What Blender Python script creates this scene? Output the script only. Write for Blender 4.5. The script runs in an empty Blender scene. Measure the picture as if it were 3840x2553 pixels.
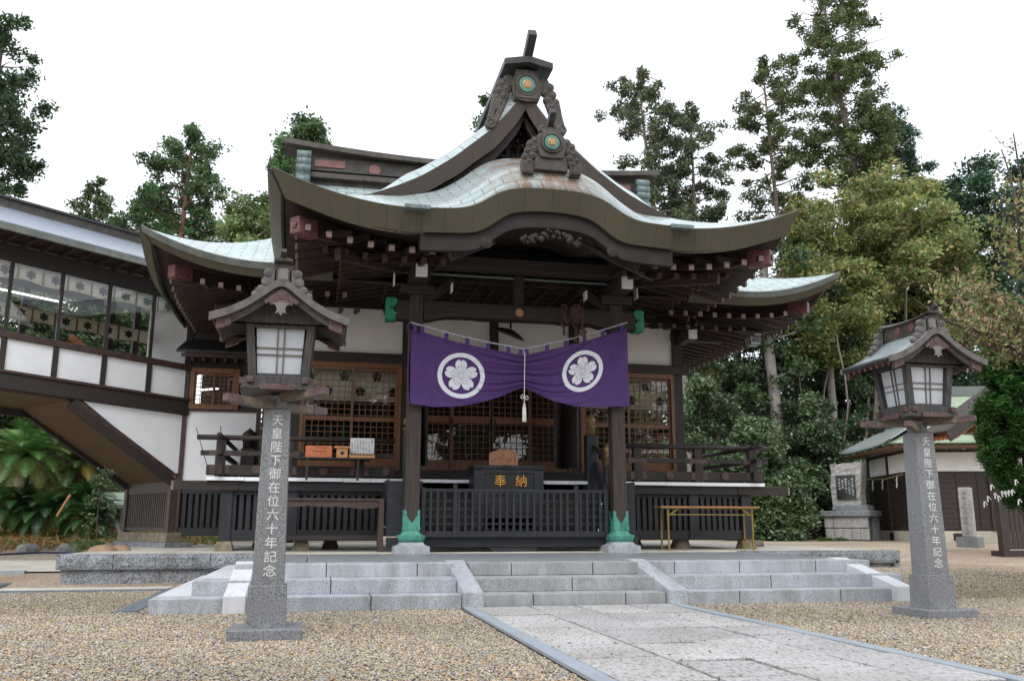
import bpy, math, random
import numpy as np
from mathutils import Vector, Matrix
random.seed(7); rng = np.random.default_rng(7)
R = math.radians
SC = bpy.context.scene; COL = SC.collection
# ---------------------------------------------------------------- camera
cam = bpy.data.cameras.new('camera'); co = bpy.data.objects.new('camera', cam); COL.objects.link(co)
PITCH, ROLL, YAW = R(11.757), R(-0.0694), R(12.226)
FPX = 3330.0
cam.sensor_width = 36; cam.lens = FPX / 3840 * 36; cam.clip_end = 2000; cam.clip_start = .05
CAM = Vector((-3.51, 0, .95))
co.location = CAM
co.rotation_mode = 'XYZ'
Mr = Matrix.Rotation(-YAW, 3, 'Z') @ Matrix.Rotation(R(90) + PITCH, 3, 'X') @ Matrix.Rotation(-ROLL, 3, 'Z')
co.rotation_euler = Mr.to_euler()
SC.camera = co
# ---------------------------------------------------------------- light: overcast day
w = bpy.data.worlds.new('World'); SC.world = w; w.use_nodes = True
nt = w.node_tree; nt.nodes.clear()
out = nt.nodes.new('ShaderNodeOutputWorld')
sky = nt.nodes.new('ShaderNodeTexSky'); sky.sky_type = 'NISHITA'; sky.sun_disc = False
sky.sun_elevation = R(52); sky.sun_rotation = R(200)
bg1 = nt.nodes.new('ShaderNodeBackground'); bg1.inputs[1].default_value = .06
bg2 = nt.nodes.new('ShaderNodeBackground'); bg2.inputs[0].default_value = (.955, .975, 1, 1); bg2.inputs[1].default_value = 1.08
ad = nt.nodes.new('ShaderNodeAddShader')
_n = nt.nodes.new('ShaderNodeTexNoise'); _n.inputs['Scale'].default_value = 2.2; _n.inputs['Detail'].default_value = 4
_t = nt.nodes.new('ShaderNodeTexCoord'); nt.links.new(_t.outputs['Generated'], _n.inputs[0])
_c = nt.nodes.new('ShaderNodeValToRGB'); _c.color_ramp.elements[0].position = .3; _c.color_ramp.elements[0].color = (.84, .87, .92, 1); _c.color_ramp.elements[1].position = .6; _c.color_ramp.elements[1].color = (1, 1, 1, 1)
nt.links.new(_n.outputs[0], _c.inputs[0]); nt.links.new(_c.outputs[0], bg2.inputs[0])
nt.links.new(sky.outputs[0], bg1.inputs[0]); nt.links.new(bg1.outputs[0], ad.inputs[0]); nt.links.new(bg2.outputs[0], ad.inputs[1])
nt.links.new(ad.outputs[0], out.inputs[0])
sl = bpy.data.lights.new('sun', 'SUN'); sl.energy = .9; sl.angle = R(22); sl.color = (1, .97, .92)
so = bpy.data.objects.new('sun', sl); COL.objects.link(so)
so.rotation_euler = (R(38), 0, R(-20)); so.location = (-10, -10, 30)
SC.view_settings.view_transform = 'Standard'; SC.view_settings.look = 'None'
SC.view_settings.exposure = .37; SC.view_settings.gamma = 1
SC.cycles.max_bounces = 6; SC.cycles.transparent_max_bounces = 16; SC.cycles.use_denoising = True

def ray(px, py):
    v = Mr @ Vector((px - 1920, -(py - 1276.5), -FPX)); return v
def at(px, py, Y):                     # point of the picture ray at depth Y
    v = ray(px, py); return CAM + v * (Y / v.y)
# ---------------------------------------------------------------- materials
MATS = {}
def M(name, base, rough=.6, var=.2, scale=4, st=(1, 1, 1), bump=.15, metal=0, spec=.5, uv=False, col2=None, detail=6):
    if name in MATS: return MATS[name]
    m = bpy.data.materials.new(name); m.use_nodes = True; n = m.node_tree; N = n.nodes; L = n.links
    b = N['Principled BSDF']; b.inputs['Roughness'].default_value = rough; b.inputs['Metallic'].default_value = metal
    b.inputs['Specular IOR Level'].default_value = spec
    tc = N.new('ShaderNodeTexCoord'); mp = N.new('ShaderNodeMapping'); mp.inputs['Scale'].default_value = st
    L.new(tc.outputs['UV' if uv else 'Object'], mp.inputs[0])
    no = N.new('ShaderNodeTexNoise'); no.inputs['Scale'].default_value = scale; no.inputs['Detail'].default_value = detail; no.inputs['Roughness'].default_value = .65
    L.new(mp.outputs[0], no.inputs[0])
    cr = N.new('ShaderNodeValToRGB'); c2 = col2 or tuple(min(1, c * (1 + var * 1.6)) for c in base); c1 = tuple(c * (1 - var) for c in base)
    cr.color_ramp.elements[0].position = .32; cr.color_ramp.elements[1].position = .68
    cr.color_ramp.elements[0].color = (*c1, 1); cr.color_ramp.elements[1].color = (*c2, 1)
    L.new(no.outputs[0], cr.inputs[0]); L.new(cr.outputs[0], b.inputs['Base Color'])
    if bump:
        bp = N.new('ShaderNodeBump'); bp.inputs['Strength'].default_value = bump; bp.inputs['Distance'].default_value = .01
        L.new(no.outputs[0], bp.inputs['Height']); L.new(bp.outputs[0], b.inputs['Normal'])
    MATS[name] = m; return m
woodV = M('weathered_wood_upright', (.029, .0205, .0175), .62, .45, 3, (14, 14, .8), .3)
woodH = M('weathered_wood_level', (.027, .0195, .0168), .62, .45, 3, (.8, 14, 14), .3)
woodR = M('dark_eave_wood', (.030, .0175, .013), .65, .4, 3, (3, 3, 3), .2)
woodB = M('blue_grey_stained_wood', (.021, .0225, .027), .5, .35, 3, (10, 10, 1), .25)
woodBH = M('blue_grey_stained_board', (.020, .021, .0245), .5, .35, 3, (1, 10, 10), .25)
woodS = M('brown_soffit_board', (.085, .050, .028), .6, .35, 2, (1, 16, 16), .2)
woodPost = M('portico_post_wood', (.043, .030, .026), .65, .45, 3, (12, 12, .7), .3)
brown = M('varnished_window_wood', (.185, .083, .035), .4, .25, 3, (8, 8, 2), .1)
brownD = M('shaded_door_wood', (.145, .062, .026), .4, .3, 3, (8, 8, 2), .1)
orangew = M('fresh_cedar_wood', (.50, .20, .075), .55, .25, 4, (2, 10, 10), .1)
orangeL = M('pale_cedar_wood', (.55, .27, .11), .55, .2, 4, (2, 10, 10), .1)
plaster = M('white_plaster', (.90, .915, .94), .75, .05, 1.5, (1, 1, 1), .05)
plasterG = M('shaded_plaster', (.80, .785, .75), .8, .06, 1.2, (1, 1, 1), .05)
whitep = M('white_paint', (.92, .93, .95), .5, .04, 6, bump=.03)
cream = M('cream_cloth', (.88, .84, .66), .9, .10, 3, (3, 3, .5), .1)
darkem = M('dark_emblem_print', (.012, .022, .020), .8, .2, 5, bump=0)
stripeb = M('brown_stripe_print', (.22, .13, .07), .8, .2, 5, bump=0)
pinkc = M('red_copper_cap', (.135, .052, .046), .5, .35, 14, bump=.5)
pinkl = M('pale_copper_cap', (.20, .135, .112), .5, .25, 14, bump=.4)
green = M('verdigris_green', (.058, .28, .20), .55, .3, 7, (1, 1, .4), .35, col2=(.11, .39, .30))
greenL = M('bright_green_cap', (.02, .22, .115), .5, .2, 7, bump=.3)
gold = M('gilt_metal', (.40, .235, .115), .45, .25, 20, bump=.3, metal=.3)
goldp = M('brass_finial', (.25, .165, .07), .45, .3, 8, bump=.2, metal=.3)
bronze = M('brown_copper', (.060, .050, .041), .5, .4, 5, (1, 1, .6), .4, metal=.2)
bronzeD = M('dark_copper', (.036, .036, .036), .5, .4, 5, bump=.3, metal=.2)
patina = M('pale_patina_copper', (.13, .175, .17), .45, .3, 4, (3, 3, .6), .3, metal=.1)
iron = M('dark_iron', (.03, .028, .03), .5, .3, 8, bump=.2, metal=.5)
rust = M('rusty_chain_iron', (.085, .045, .035), .7, .35, 14, bump=.4, metal=.2)
purple = M('purple_cotton', (.090, .038, .165), .85, .12, 18, bump=.12)
purpleD = M('purple_line', (.14, .10, .22), .9, 0, 5, bump=0)
whitec = M('white_print', (.88, .88, .92), .85, .05, 15, bump=.06)
ropew = M('white_cord', (.78, .76, .68), .85, .1, 30, bump=.2)
mustard = M('mustard_painted_steel', (.27, .185, .035), .4, .15, 8, bump=.05)
tabletop = M('laminate_tabletop', (.45, .22, .09), .35, .15, 4, (1, 8, 8), .03)
benchw = M('red_brown_bench_wood', (.070, .042, .037), .6, .35, 3, (1, 12, 12), .3)
paper = M('white_paper', (.80, .80, .78), .8, .04, 6, bump=0)
ink = M('black_ink', (.02, .02, .025), .7, 0, 5, bump=0)
redink = M('red_ink', (.35, .04, .02), .7, 0, 5, bump=0)
dirtyC = M('pale_concrete', (.52, .49, .42), .85, .18, 1.6, bump=.3, detail=9)
oliveStone = M('brown_foundation_stone', (.20, .165, .11), .85, .35, 6, bump=.6)
rockm = M('grey_garden_rock', (.24, .23, .22), .85, .3, 4, bump=.8)
barkG = M('grey_brown_bark', (.19, .155, .125), .9, .35, 5, (4, 4, .6), .6)
barkR = M('reddish_bark', (.22, .125, .085), .9, .35, 5, (5, 5, .5), .6)
barkD = M('dark_bark', (.06, .048, .038), .9, .35, 5, (5, 5, .5), .6)
barkL = M('pale_bark', (.26, .24, .21), .9, .3, 5, (4, 4, .6), .5)
hose = M('blue_hose', (.03, .04, .10), .4, .1, 5, bump=0)
steel = M('drain_grate_steel', (.20, .24, .28), .45, .3, 30, bump=.3, metal=.5)
pane_white = M('frosted_white_pane', (.53, .57, .61), .45, .05, 2, bump=0)
lampin = M('dull_ceiling_board', (.10, .085, .07), .7, .2, 4)
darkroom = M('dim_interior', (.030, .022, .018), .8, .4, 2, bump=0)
redcloth = M('red_interior_cloth', (.16, .03, .025), .8, .3, 2, bump=0)

capD = M('dark_copper_cap', (.085, .048, .042), .5, .25, 14, bump=.4)
def granite(name, base, dark, fleck=260, rough=.6, dirt=.25):
    m = bpy.data.materials.new(name); m.use_nodes = True; n = m.node_tree; N = n.nodes; L = n.links
    b = N['Principled BSDF']; b.inputs['Roughness'].default_value = rough
    tc = N.new('ShaderNodeTexCoord')
    n1 = N.new('ShaderNodeTexNoise'); n1.inputs['Scale'].default_value = fleck; n1.inputs['Detail'].default_value = 2
    n2 = N.new('ShaderNodeTexNoise'); n2.inputs['Scale'].default_value = 1.7; n2.inputs['Detail'].default_value = 8
    mq = N.new('ShaderNodeMapping'); mq.inputs['Scale'].default_value = (2.6, 1, .8); L.new(tc.outputs['Object'], mq.inputs[0]); n2.inputs['Roughness'].default_value = .72
    L.new(tc.outputs['Object'], n1.inputs[0]); L.new(mq.outputs[0], n2.inputs[0])
    cr = N.new('ShaderNodeValToRGB'); e = cr.color_ramp.elements
    e[0].position = .36; e[0].color = (*dark, 1); e[1].position = .56; e[1].color = (*base, 1)
    L.new(n1.outputs[0], cr.inputs[0])
    mx = N.new('ShaderNodeMix'); mx.data_type = 'RGBA'; mx.blend_type = 'MULTIPLY'; mx.inputs[0].default_value = 1
    c2 = N.new('ShaderNodeValToRGB'); c2.color_ramp.elements[0].position = .3; c2.color_ramp.elements[1].position = .62
    v = 1 - dirt; c2.color_ramp.elements[0].color = (v, v * .97, v * .93, 1); c2.color_ramp.elements[1].color = (1, 1, 1, 1)
    L.new(n2.outputs[0], c2.inputs[0]); L.new(cr.outputs[0], mx.inputs[6]); L.new(c2.outputs[0], mx.inputs[7]); L.new(mx.outputs[2], b.inputs['Base Color'])
    bp = N.new('ShaderNodeBump'); bp.inputs['Strength'].default_value = .25; bp.inputs['Distance'].default_value = .004
    L.new(n1.outputs[0], bp.inputs['Height']); L.new(bp.outputs[0], b.inputs['Normal'])
    MATS[name] = m; return m
gran = granite('pale_granite', (.58, .61, .65), (.25, .27, .30), 135, .6, .42)
granC = granite('worn_granite', (.48, .50, .50), (.19, .20, .21), 135, .65, .4)
granW = granite('bright_granite', (.78, .80, .83), (.44, .46, .49), 130, .6, .15)
granD = granite('speckled_dark_granite', (.31, .32, .335), (.07, .075, .085), 130, .45, .15)
granR = granite('rough_cut_granite', (.34, .36, .38), (.11, .12, .13), 45, .8, .45)
granS = granite('white_field_stone', (.52, .51, .49), (.30, .29, .27), 30, .85, .35)
lip = granite('grey_paving_slab', (.33, .36, .38), (.23, .25, .27), 90, .4, .3)

def tiles(name, cols, bw, bh, mortar=.012, mcol=(.06, .07, .07), rough=.38, off=.5, stain=None, spec=.5, metal=.0, blot=.4, xmask=None):
    m = bpy.data.materials.new(name); m.use_nodes = True; n = m.node_tree; N = n.nodes; L = n.links
    b = N['Principled BSDF']; b.inputs['Roughness'].default_value = rough; b.inputs['Metallic'].default_value = metal
    b.inputs['Specular IOR Level'].default_value = spec
    tc = N.new('ShaderNodeTexCoord'); br = N.new('ShaderNodeTexBrick'); br.offset = off
    br.inputs['Scale'].default_value = 1; br.inputs['Mortar Size'].default_value = mortar; br.inputs['Brick Width'].default_value = bw; br.inputs['Row Height'].default_value = bh
    br.inputs['Mortar Smooth'].default_value = .3; br.inputs['Bias'].default_value = 0
    br.inputs['Color1'].default_value = (*cols[0], 1); br.inputs['Color2'].default_value = (*cols[1], 1); br.inputs['Mortar'].default_value = (*mcol, 1)
    L.new(tc.outputs['UV'], br.inputs[0])
    no = N.new('ShaderNodeTexNoise'); no.inputs['Scale'].default_value = 2.2; no.inputs['Detail'].default_value = 8; no.inputs['Roughness'].default_value = .7
    mp = N.new('ShaderNodeMapping'); mp.inputs['Scale'].default_value = (2.5, .8, 1)
    L.new(tc.outputs['UV'], mp.inputs[0]); L.new(mp.outputs[0], no.inputs[0])
    cr = N.new('ShaderNodeValToRGB'); cr.color_ramp.elements[0].position = .38; cr.color_ramp.elements[1].position = .6
    st = stain or tuple(c * .55 for c in cols[0]); cr.color_ramp.elements[0].color = (*st, 1); cr.color_ramp.elements[1].color = (1, 1, 1, 1)
    mx = N.new('ShaderNodeMix'); mx.data_type = 'RGBA'; mx.blend_type = 'MIX'
    fc = N.new('ShaderNodeValToRGB'); fc.color_ramp.elements[0].position = .40; fc.color_ramp.elements[0].color = (blot,) * 3 + (1,); fc.color_ramp.elements[1].position = .62; fc.color_ramp.elements[1].color = (0, 0, 0, 1)
    L.new(no.outputs[0], fc.inputs[0])
    if xmask:
        sx_ = N.new('ShaderNodeSeparateXYZ'); L.new(tc.outputs['Object'], sx_.inputs[0]); ab = N.new('ShaderNodeMath'); ab.operation = 'ABSOLUTE'; L.new(sx_.outputs[0], ab.inputs[0])
        mr = N.new('ShaderNodeMapRange'); mr.inputs[1].default_value = xmask * .35; mr.inputs[2].default_value = xmask; mr.inputs[3].default_value = 1; mr.inputs[4].default_value = .12; L.new(ab.outputs[0], mr.inputs[0])
        mu = N.new('ShaderNodeMath'); mu.operation = 'MULTIPLY'; L.new(mr.outputs[0], mu.inputs[0]); L.new(fc.outputs[0], mu.inputs[1]); L.new(mu.outputs[0], mx.inputs[0])
    else: L.new(fc.outputs[0], mx.inputs[0])
    L.new(br.outputs[0], mx.inputs[6]); mx.inputs[7].default_value = (*st, 1)
    L.new(mx.outputs[2], b.inputs['Base Color'])
    bp = N.new('ShaderNodeBump'); bp.inputs['Strength'].default_value = .6; bp.inputs['Distance'].default_value = .012; bp.invert = True
    L.new(br.outputs['Fac'], bp.inputs['Height']); L.new(bp.outputs[0], b.inputs['Normal'])
    MATS[name] = m; return m
roofm = tiles('patina_copper_tiles', ((.42, .52, .51), (.50, .60, .585)), .42, .155, .012, (.15, .19, .18), .30, stain=(.22, .25, .24))
karam = tiles('stained_copper_tiles', ((.38, .47, .47), (.31, .36, .36)), .40, .22, .011, (.15, .17, .16), .30, stain=(.24, .13, .07), blot=.95, xmask=1.15)
fasm = tiles('olive_copper_fascia', ((.088, .079, .050), (.098, .088, .056)), .46, 3.0, .004, (.035, .034, .028), .55, off=0, stain=(.070, .064, .052), spec=.3)
bargem = tiles('brown_copper_bargeboard', ((.070, .054, .043), (.078, .060, .048)), .46, 3.0, .004, (.03, .028, .026), .5, off=0, stain=(.07, .06, .055), spec=.3)
corrm = tiles('blue_grey_roof_sheet', ((.27, .32, .38), (.30, .35, .41)), 2.2, .085, .010, (.07, .08, .10), .33, stain=(.24, .28, .33))
annexm = tiles('sage_green_roof_sheet', ((.33, .42, .28), (.36, .45, .31)), 3.2, .22, .012, (.12, .16, .11), .45, stain=(.30, .36, .26))
lampm = tiles('lantern_copper_tiles', ((.26, .33, .33), (.36, .43, .43)), .25, .055, .005, (.05, .06, .06), .33, stain=(.16, .18, .18))

def glass(name, ior=1.75, tint=(1, 1, 1)):
    m = bpy.data.materials.new(name); m.use_nodes = True; n = m.node_tree; N = n.nodes; L = n.links
    N.remove(N['Principled BSDF']); o = N['Material Output']
    t = N.new('ShaderNodeBsdfTransparent'); t.inputs[0].default_value = (*tint, 1)
    g = N.new('ShaderNodeBsdfGlossy'); g.inputs['Roughness'].default_value = .015
    f = N.new('ShaderNodeFresnel'); f.inputs[0].default_value = ior; x = N.new('ShaderNodeMixShader')
    no = N.new('ShaderNodeTexNoise'); no.inputs['Scale'].default_value = 1.6; tc = N.new('ShaderNodeTexCoord'); L.new(tc.outputs['Object'], no.inputs[0])
    bp = N.new('ShaderNodeBump'); bp.inputs['Strength'].default_value = .12; bp.inputs['Distance'].default_value = .02; L.new(no.outputs[0], bp.inputs['Height']); L.new(bp.outputs[0], g.inputs['Normal'])
    L.new(f.outputs[0], x.inputs[0]); L.new(t.outputs[0], x.inputs[1]); L.new(g.outputs[0], x.inputs[2]); L.new(x.outputs[0], o.inputs[0])
    MATS[name] = m; return m
glassm = glass('window_glass', 1.55)
tube_m = bpy.data.materials.new('lit_tube'); tube_m.use_nodes = True
tube_m.node_tree.nodes['Principled BSDF'].inputs['Emission Color'].default_value = (1, .98, .92, 1); tube_m.node_tree.nodes['Principled BSDF'].inputs['Emission Strength'].default_value = 2.2

def leafmat(name, rough=.5, trans=.3):
    m = bpy.data.materials.new(name); m.use_nodes = True; n = m.node_tree; N = n.nodes; L = n.links
    b = N['Principled BSDF']; o = N['Material Output']; b.inputs['Roughness'].default_value = rough
    a = N.new('ShaderNodeAttribute'); a.attribute_name = 'Col'; L.new(a.outputs[0], b.inputs['Base Color'])
    t = N.new('ShaderNodeBsdfTranslucent'); L.new(a.outputs[0], t.inputs[0]); x = N.new('ShaderNodeMixShader'); x.inputs[0].default_value = trans
    L.new(b.outputs[0], x.inputs[1]); L.new(t.outputs[0], x.inputs[2]); L.new(x.outputs[0], o.inputs[0])
    MATS[name] = m; return m
leafm = leafmat('leaf_foliage'); glossleaf = leafmat('glossy_leaf_foliage', .32, .15)
pebm = bpy.data.materials.new('pebbles'); pebm.use_nodes = True
_a = pebm.node_tree.nodes.new('ShaderNodeAttribute'); _a.attribute_name = 'Col'
pebm.node_tree.links.new(_a.outputs[0], pebm.node_tree.nodes['Principled BSDF'].inputs['Base Color']); pebm.node_tree.nodes['Principled BSDF'].inputs['Roughness'].default_value = .7

def gravelmat():
    m = bpy.data.materials.new('gravel'); m.use_nodes = True; n = m.node_tree; N = n.nodes; L = n.links
    b = N['Principled BSDF']; b.inputs['Roughness'].default_value = .85
    tc = N.new('ShaderNodeTexCoord')
    v = N.new('ShaderNodeTexVoronoi'); v.inputs['Scale'].default_value = 34; L.new(tc.outputs['Object'], v.inputs[0])
    cr = N.new('ShaderNodeValToRGB'); cr.color_ramp.interpolation = 'CONSTANT'
    cols = [(.38, .29, .19), (.44, .37, .27), (.27, .26, .24), (.50, .45, .37), (.40, .29, .18), (.34, .33, .32), (.47, .40, .28), (.24, .23, .22)]
    e = cr.color_ramp.elements; e[0].color = (*cols[0], 1); e[1].position = .125; e[1].color = (*cols[1], 1)
    for i in range(2, 8):
        x = e.new(i / 8); x.color = (*cols[i], 1)
    sep = N.new('ShaderNodeSeparateColor'); L.new(v.outputs['Color'], sep.inputs[0]); L.new(sep.outputs[0], cr.inputs[0])
    no = N.new('ShaderNodeTexNoise'); no.inputs['Scale'].default_value = .35; no.inputs['Detail'].default_value = 7; L.new(tc.outputs['Object'], no.inputs[0])
    c2 = N.new('ShaderNodeValToRGB'); c2.color_ramp.elements[0].position = .4; c2.color_ramp.elements[0].color = (.86, .74, .66, 1); c2.color_ramp.elements[1].position = .6; c2.color_ramp.elements[1].color = (1.1, 1.07, 1, 1)
    L.new(no.outputs[0], c2.inputs[0]); mx = N.new('ShaderNodeMix'); mx.data_type = 'RGBA'; mx.blend_type = 'MULTIPLY'; mx.inputs[0].default_value = 1
    L.new(cr.outputs[0], mx.inputs[6]); L.new(c2.outputs[0], mx.inputs[7]); L.new(mx.outputs[2], b.inputs['Base Color'])
    bp = N.new('ShaderNodeBump'); bp.inputs['Strength'].default_value = .9; bp.inputs['Distance'].default_value = .012; bp.invert = True
    L.new(v.outputs['Distance'], bp.inputs['Height']); L.new(bp.outputs[0], b.inputs['Normal'])
    return m
gravelm = gravelmat()
def pathmat():
    m = bpy.data.materials.new('worn_paving_stone'); m.use_nodes = True; n = m.node_tree; N = n.nodes; L = n.links
    b = N['Principled BSDF']; b.inputs['Roughness'].default_value = .75
    tc = N.new('ShaderNodeTexCoord')
    n1 = N.new('ShaderNodeTexNoise'); n1.inputs['Scale'].default_value = 34; n1.inputs['Detail'].default_value = 10; n1.inputs['Roughness'].default_value = .8
    mp = N.new('ShaderNodeMapping'); mp.inputs['Scale'].default_value = (1.25, .42, 1); L.new(tc.outputs['Object'], mp.inputs[0]); L.new(mp.outputs[0], n1.inputs[0])
    cr = N.new('ShaderNodeValToRGB'); e = cr.color_ramp.elements; e[0].position = .42; e[0].color = (.19, .175, .165, 1); e[1].position = .50; e[1].color = (.47, .47, .475, 1)
    L.new(n1.outputs[0], cr.inputs[0])
    n2 = N.new('ShaderNodeTexNoise'); n2.inputs['Scale'].default_value = 1.1; n2.inputs['Detail'].default_value = 6; L.new(tc.outputs['Object'], n2.inputs[0])
    c2 = N.new('ShaderNodeValToRGB'); c2.color_ramp.elements[0].position = .35; c2.color_ramp.elements[0].color = (.84, .82, .80, 1); c2.color_ramp.elements[1].position = .62; c2.color_ramp.elements[1].color = (1.06, 1.06, 1.06, 1)
    L.new(n2.outputs[0], c2.inputs[0]); mx = N.new('ShaderNodeMix'); mx.data_type = 'RGBA'; mx.blend_type = 'MULTIPLY'; mx.inputs[0].default_value = 1
    L.new(cr.outputs[0], mx.inputs[6]); L.new(c2.outputs[0], mx.inputs[7])
    ge = N.new('ShaderNodeNewGeometry'); c3 = N.new('ShaderNodeValToRGB'); c3.color_ramp.elements[0].color = (.90, .89, .88, 1); c3.color_ramp.elements[1].color = (1.1, 1.08, 1.05, 1); L.new(ge.outputs['Random Per Island'], c3.inputs[0])
    m3 = N.new('ShaderNodeMix'); m3.data_type = 'RGBA'; m3.blend_type = 'MULTIPLY'; m3.inputs[0].default_value = 1; L.new(mx.outputs[2], m3.inputs[6]); L.new(c3.outputs[0], m3.inputs[7]); L.new(m3.outputs[2], b.inputs['Base Color'])
    bp = N.new('ShaderNodeBump'); bp.inputs['Strength'].default_value = .5; bp.inputs['Distance'].default_value = .006
    L.new(n1.outputs[0], bp.inputs['Height']); L.new(bp.outputs[0], b.inputs['Normal'])
    return m
pathm = pathmat()
# ---------------------------------------------------------------- object helpers
def wl(o):
    v = Vector((0, 0, 0))
    while o: v += o.location; o = o.parent
    return v
def tag(o, label=None, cat=None, group=None, kind=None):
    if label: o['label'] = label
    if cat: o['category'] = cat
    if group: o['group'] = group
    if kind: o['kind'] = kind
    return o
def thing(name, loc, label, cat, group=None):
    o = bpy.data.objects.new(name, None); COL.objects.link(o); o.location = loc; o.empty_display_size = .2
    return tag(o, label, cat, group)
class MB:
    def __init__(s): s.v = []; s.f = []; s.uv = None
    def add(s, vs, fs):
        k = len(s.v); s.v += [tuple(p) for p in vs]; s.f += [tuple(i + k for i in f) for f in fs]; return s
    def box(s, x0, x1, y0, y1, z0, z1):
        vs = [(x, y, z) for z in (z0, z1) for y in (y0, y1) for x in (x0, x1)]
        return s.add(vs, [(0, 2, 3, 1), (4, 5, 7, 6), (0, 1, 5, 4), (2, 6, 7, 3), (0, 4, 6, 2), (1, 3, 7, 5)])
    def bar(s, a, b, w, h, up=(0, 0, 1), w2=None, h2=None):      # box section beam from a to b
        a, b = Vector(a), Vector(b); d = (b - a).normalized(); u = Vector(up); r = d.cross(u)
        if r.length < 1e-4: r = d.cross(Vector((0, 1, 0)))
        r.normalize(); u = r.cross(d); vs = []
        for p, ww, hh in ((a, w, h), (b, w2 or w, h2 or h)):
            for i, j in ((-1, -1), (1, -1), (1, 1), (-1, 1)): vs.append(p + r * ww / 2 * i + u * hh / 2 * j)
        return s.add(vs, [(3, 2, 1, 0), (4, 5, 6, 7), (0, 1, 5, 4), (1, 2, 6, 5), (2, 3, 7, 6), (3, 0, 4, 7)])
    def tube(s, pts, rad, n=8, cap=True):
        pts = [Vector(p) for p in pts]; rs = rad if isinstance(rad, (list, tuple)) else [rad] * len(pts); vs = []; fs = []
        for i, p in enumerate(pts):
            d = (pts[min(i + 1, len(pts) - 1)] - pts[max(i - 1, 0)]).normalized()
            r = d.cross(Vector((0, 0, 1)) if abs(d.z) < .95 else Vector((1, 0, 0))).normalized(); u = r.cross(d)
            for k in range(n):
                t = 2 * math.pi * k / n; vs.append(p + (r * math.cos(t) + u * math.sin(t)) * rs[i])
        for i in range(len(pts) - 1):
            for k in range(n):
                a = i * n + k; b = i * n + (k + 1) % n; fs.append((a, b, b + n, a + n))
        if cap: fs.append(tuple(range(n - 1, -1, -1))); fs.append(tuple(range((len(pts) - 1) * n, len(pts) * n)))
        return s.add(vs, fs)
    def lathe(s, c, prof, n=16, ax='z'):                          # prof: (r, h)
        vs = []; fs = []; c = Vector(c)
        for r, h in prof:
            for k in range(n):
                t = 2 * math.pi * k / n; a, b = r * math.cos(t), r * math.sin(t)
                vs.append(c + (Vector((a, b, h)) if ax == 'z' else Vector((a, h, b))))
        for i in range(len(prof) - 1):
            for k in range(n):
                a = i * n + k; b = i * n + (k + 1) % n; fs.append((a, b, b + n, a + n))
        fs.append(tuple(range(n - 1, -1, -1))); fs.append(tuple(range((len(prof) - 1) * n, len(prof) * n)))
        return s.add(vs, fs)
    def prism(s, poly, y0, y1, star=None):                        # poly in (x,z), extruded along y
        n = len(poly); vs = [(x, y0, z) for x, z in poly] + [(x, y1, z) for x, z in poly]
        fs = [(i, (i + 1) % n, (i + 1) % n + n, i + n) for i in range(n)]
        if star:
            vs += [(star[0], y0, star[1]), (star[0], y1, star[1])]
            fs += [(i, 2 * n, (i + 1) % n) for i in range(n)] + [(i + n, (i + 1) % n + n, 2 * n + 1) for i in range(n)]
        else: fs += [tuple(range(n - 1, -1, -1)), tuple(range(n, 2 * n))]
        return s.add(vs, fs)
    def strip(s, top, bot, y0, y1):                               # curved board between two (x,z) rows, y thickness
        n = len(top); vs = []
        for (x, z), (x2, z2) in zip(top, bot): vs += [(x, y0, z), (x2, y0, z2), (x2, y1, z2), (x, y1, z)]
        fs = []
        for i in range(n - 1):
            a = 4 * i; b = a + 4
            for k in range(4): fs.append((a + k, a + (k + 1) % 4, b + (k + 1) % 4, b + k))
        fs += [(3, 2, 1, 0), tuple(4 * (n - 1) + k for k in range(4))]
        return s.add(vs, fs)
    def map(s, fn, k0=0):
        s.v[k0:] = [tuple(fn(Vector(p))) for p in s.v[k0:]]; return s
    def build(s, name, mat, parent=None, smooth=False, bevel=0, **kw):
        me = bpy.data.meshes.new(name); o_ = wl(parent)
        me.from_pydata([(a - o_.x, b - o_.y, c - o_.z) for a, b, c in s.v], [], s.f)
        if s.uv:
            l = me.uv_layers.new(name='UVMap'); d = [0.0] * (2 * len(me.loops))
            for i, lp in enumerate(me.loops):
                u = s.uv[lp.vertex_index]; d[2 * i], d[2 * i + 1] = u
            l.data.foreach_set('uv', d)
        me.materials.append(mat)
        if smooth: me.polygons.foreach_set('use_smooth', [True] * len(me.polygons))
        me.update(); o = bpy.data.objects.new(name, me); COL.objects.link(o); o.parent = parent
        if bevel:
            b = o.modifiers.new('bevel', 'BEVEL'); b.width = bevel; b.segments = 2; b.limit_method = 'ANGLE'
        return tag(o, **kw) if kw else o
def surf(name, fn, nu, nv, mat, parent, uax=None, thick=0, smooth=True, uvs=1):
    """curved sheet fn(s,t) -> point; real thickness by solidify"""
    m = MB(); P = [[Vector(fn(i / nu, j / nv)) for i in range(nu + 1)] for j in range(nv + 1)]
    m.v = [tuple(p) for row in P for p in row]; uv = []
    vl = [0]; mid = nu // 2
    for j in range(nv): vl.append(vl[-1] + (P[j + 1][mid] - P[j][mid]).length)
    for j, row in enumerate(P):
        ul = 0
        for i, p in enumerate(row):
            if i: ul += (p - row[i - 1]).length
            uv.append(((p[uax] if uax is not None else ul) * uvs, vl[j] * uvs))
    m.uv = uv
    W_ = nu + 1; m.f = [(j * W_ + i, j * W_ + i + 1, (j + 1) * W_ + i + 1, (j + 1) * W_ + i) for j in range(nv) for i in range(nu)]
    o = m.build(name, mat, parent, smooth)
    if thick:
        s = o.modifiers.new('thickness', 'SOLIDIFY'); s.thickness = thick; s.offset = -1
    return o
def copy_tree(o, parent=None):
    c = o.copy(); COL.objects.link(c); c.parent = parent
    for ch in o.children: copy_tree(ch, c)
    return c
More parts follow.
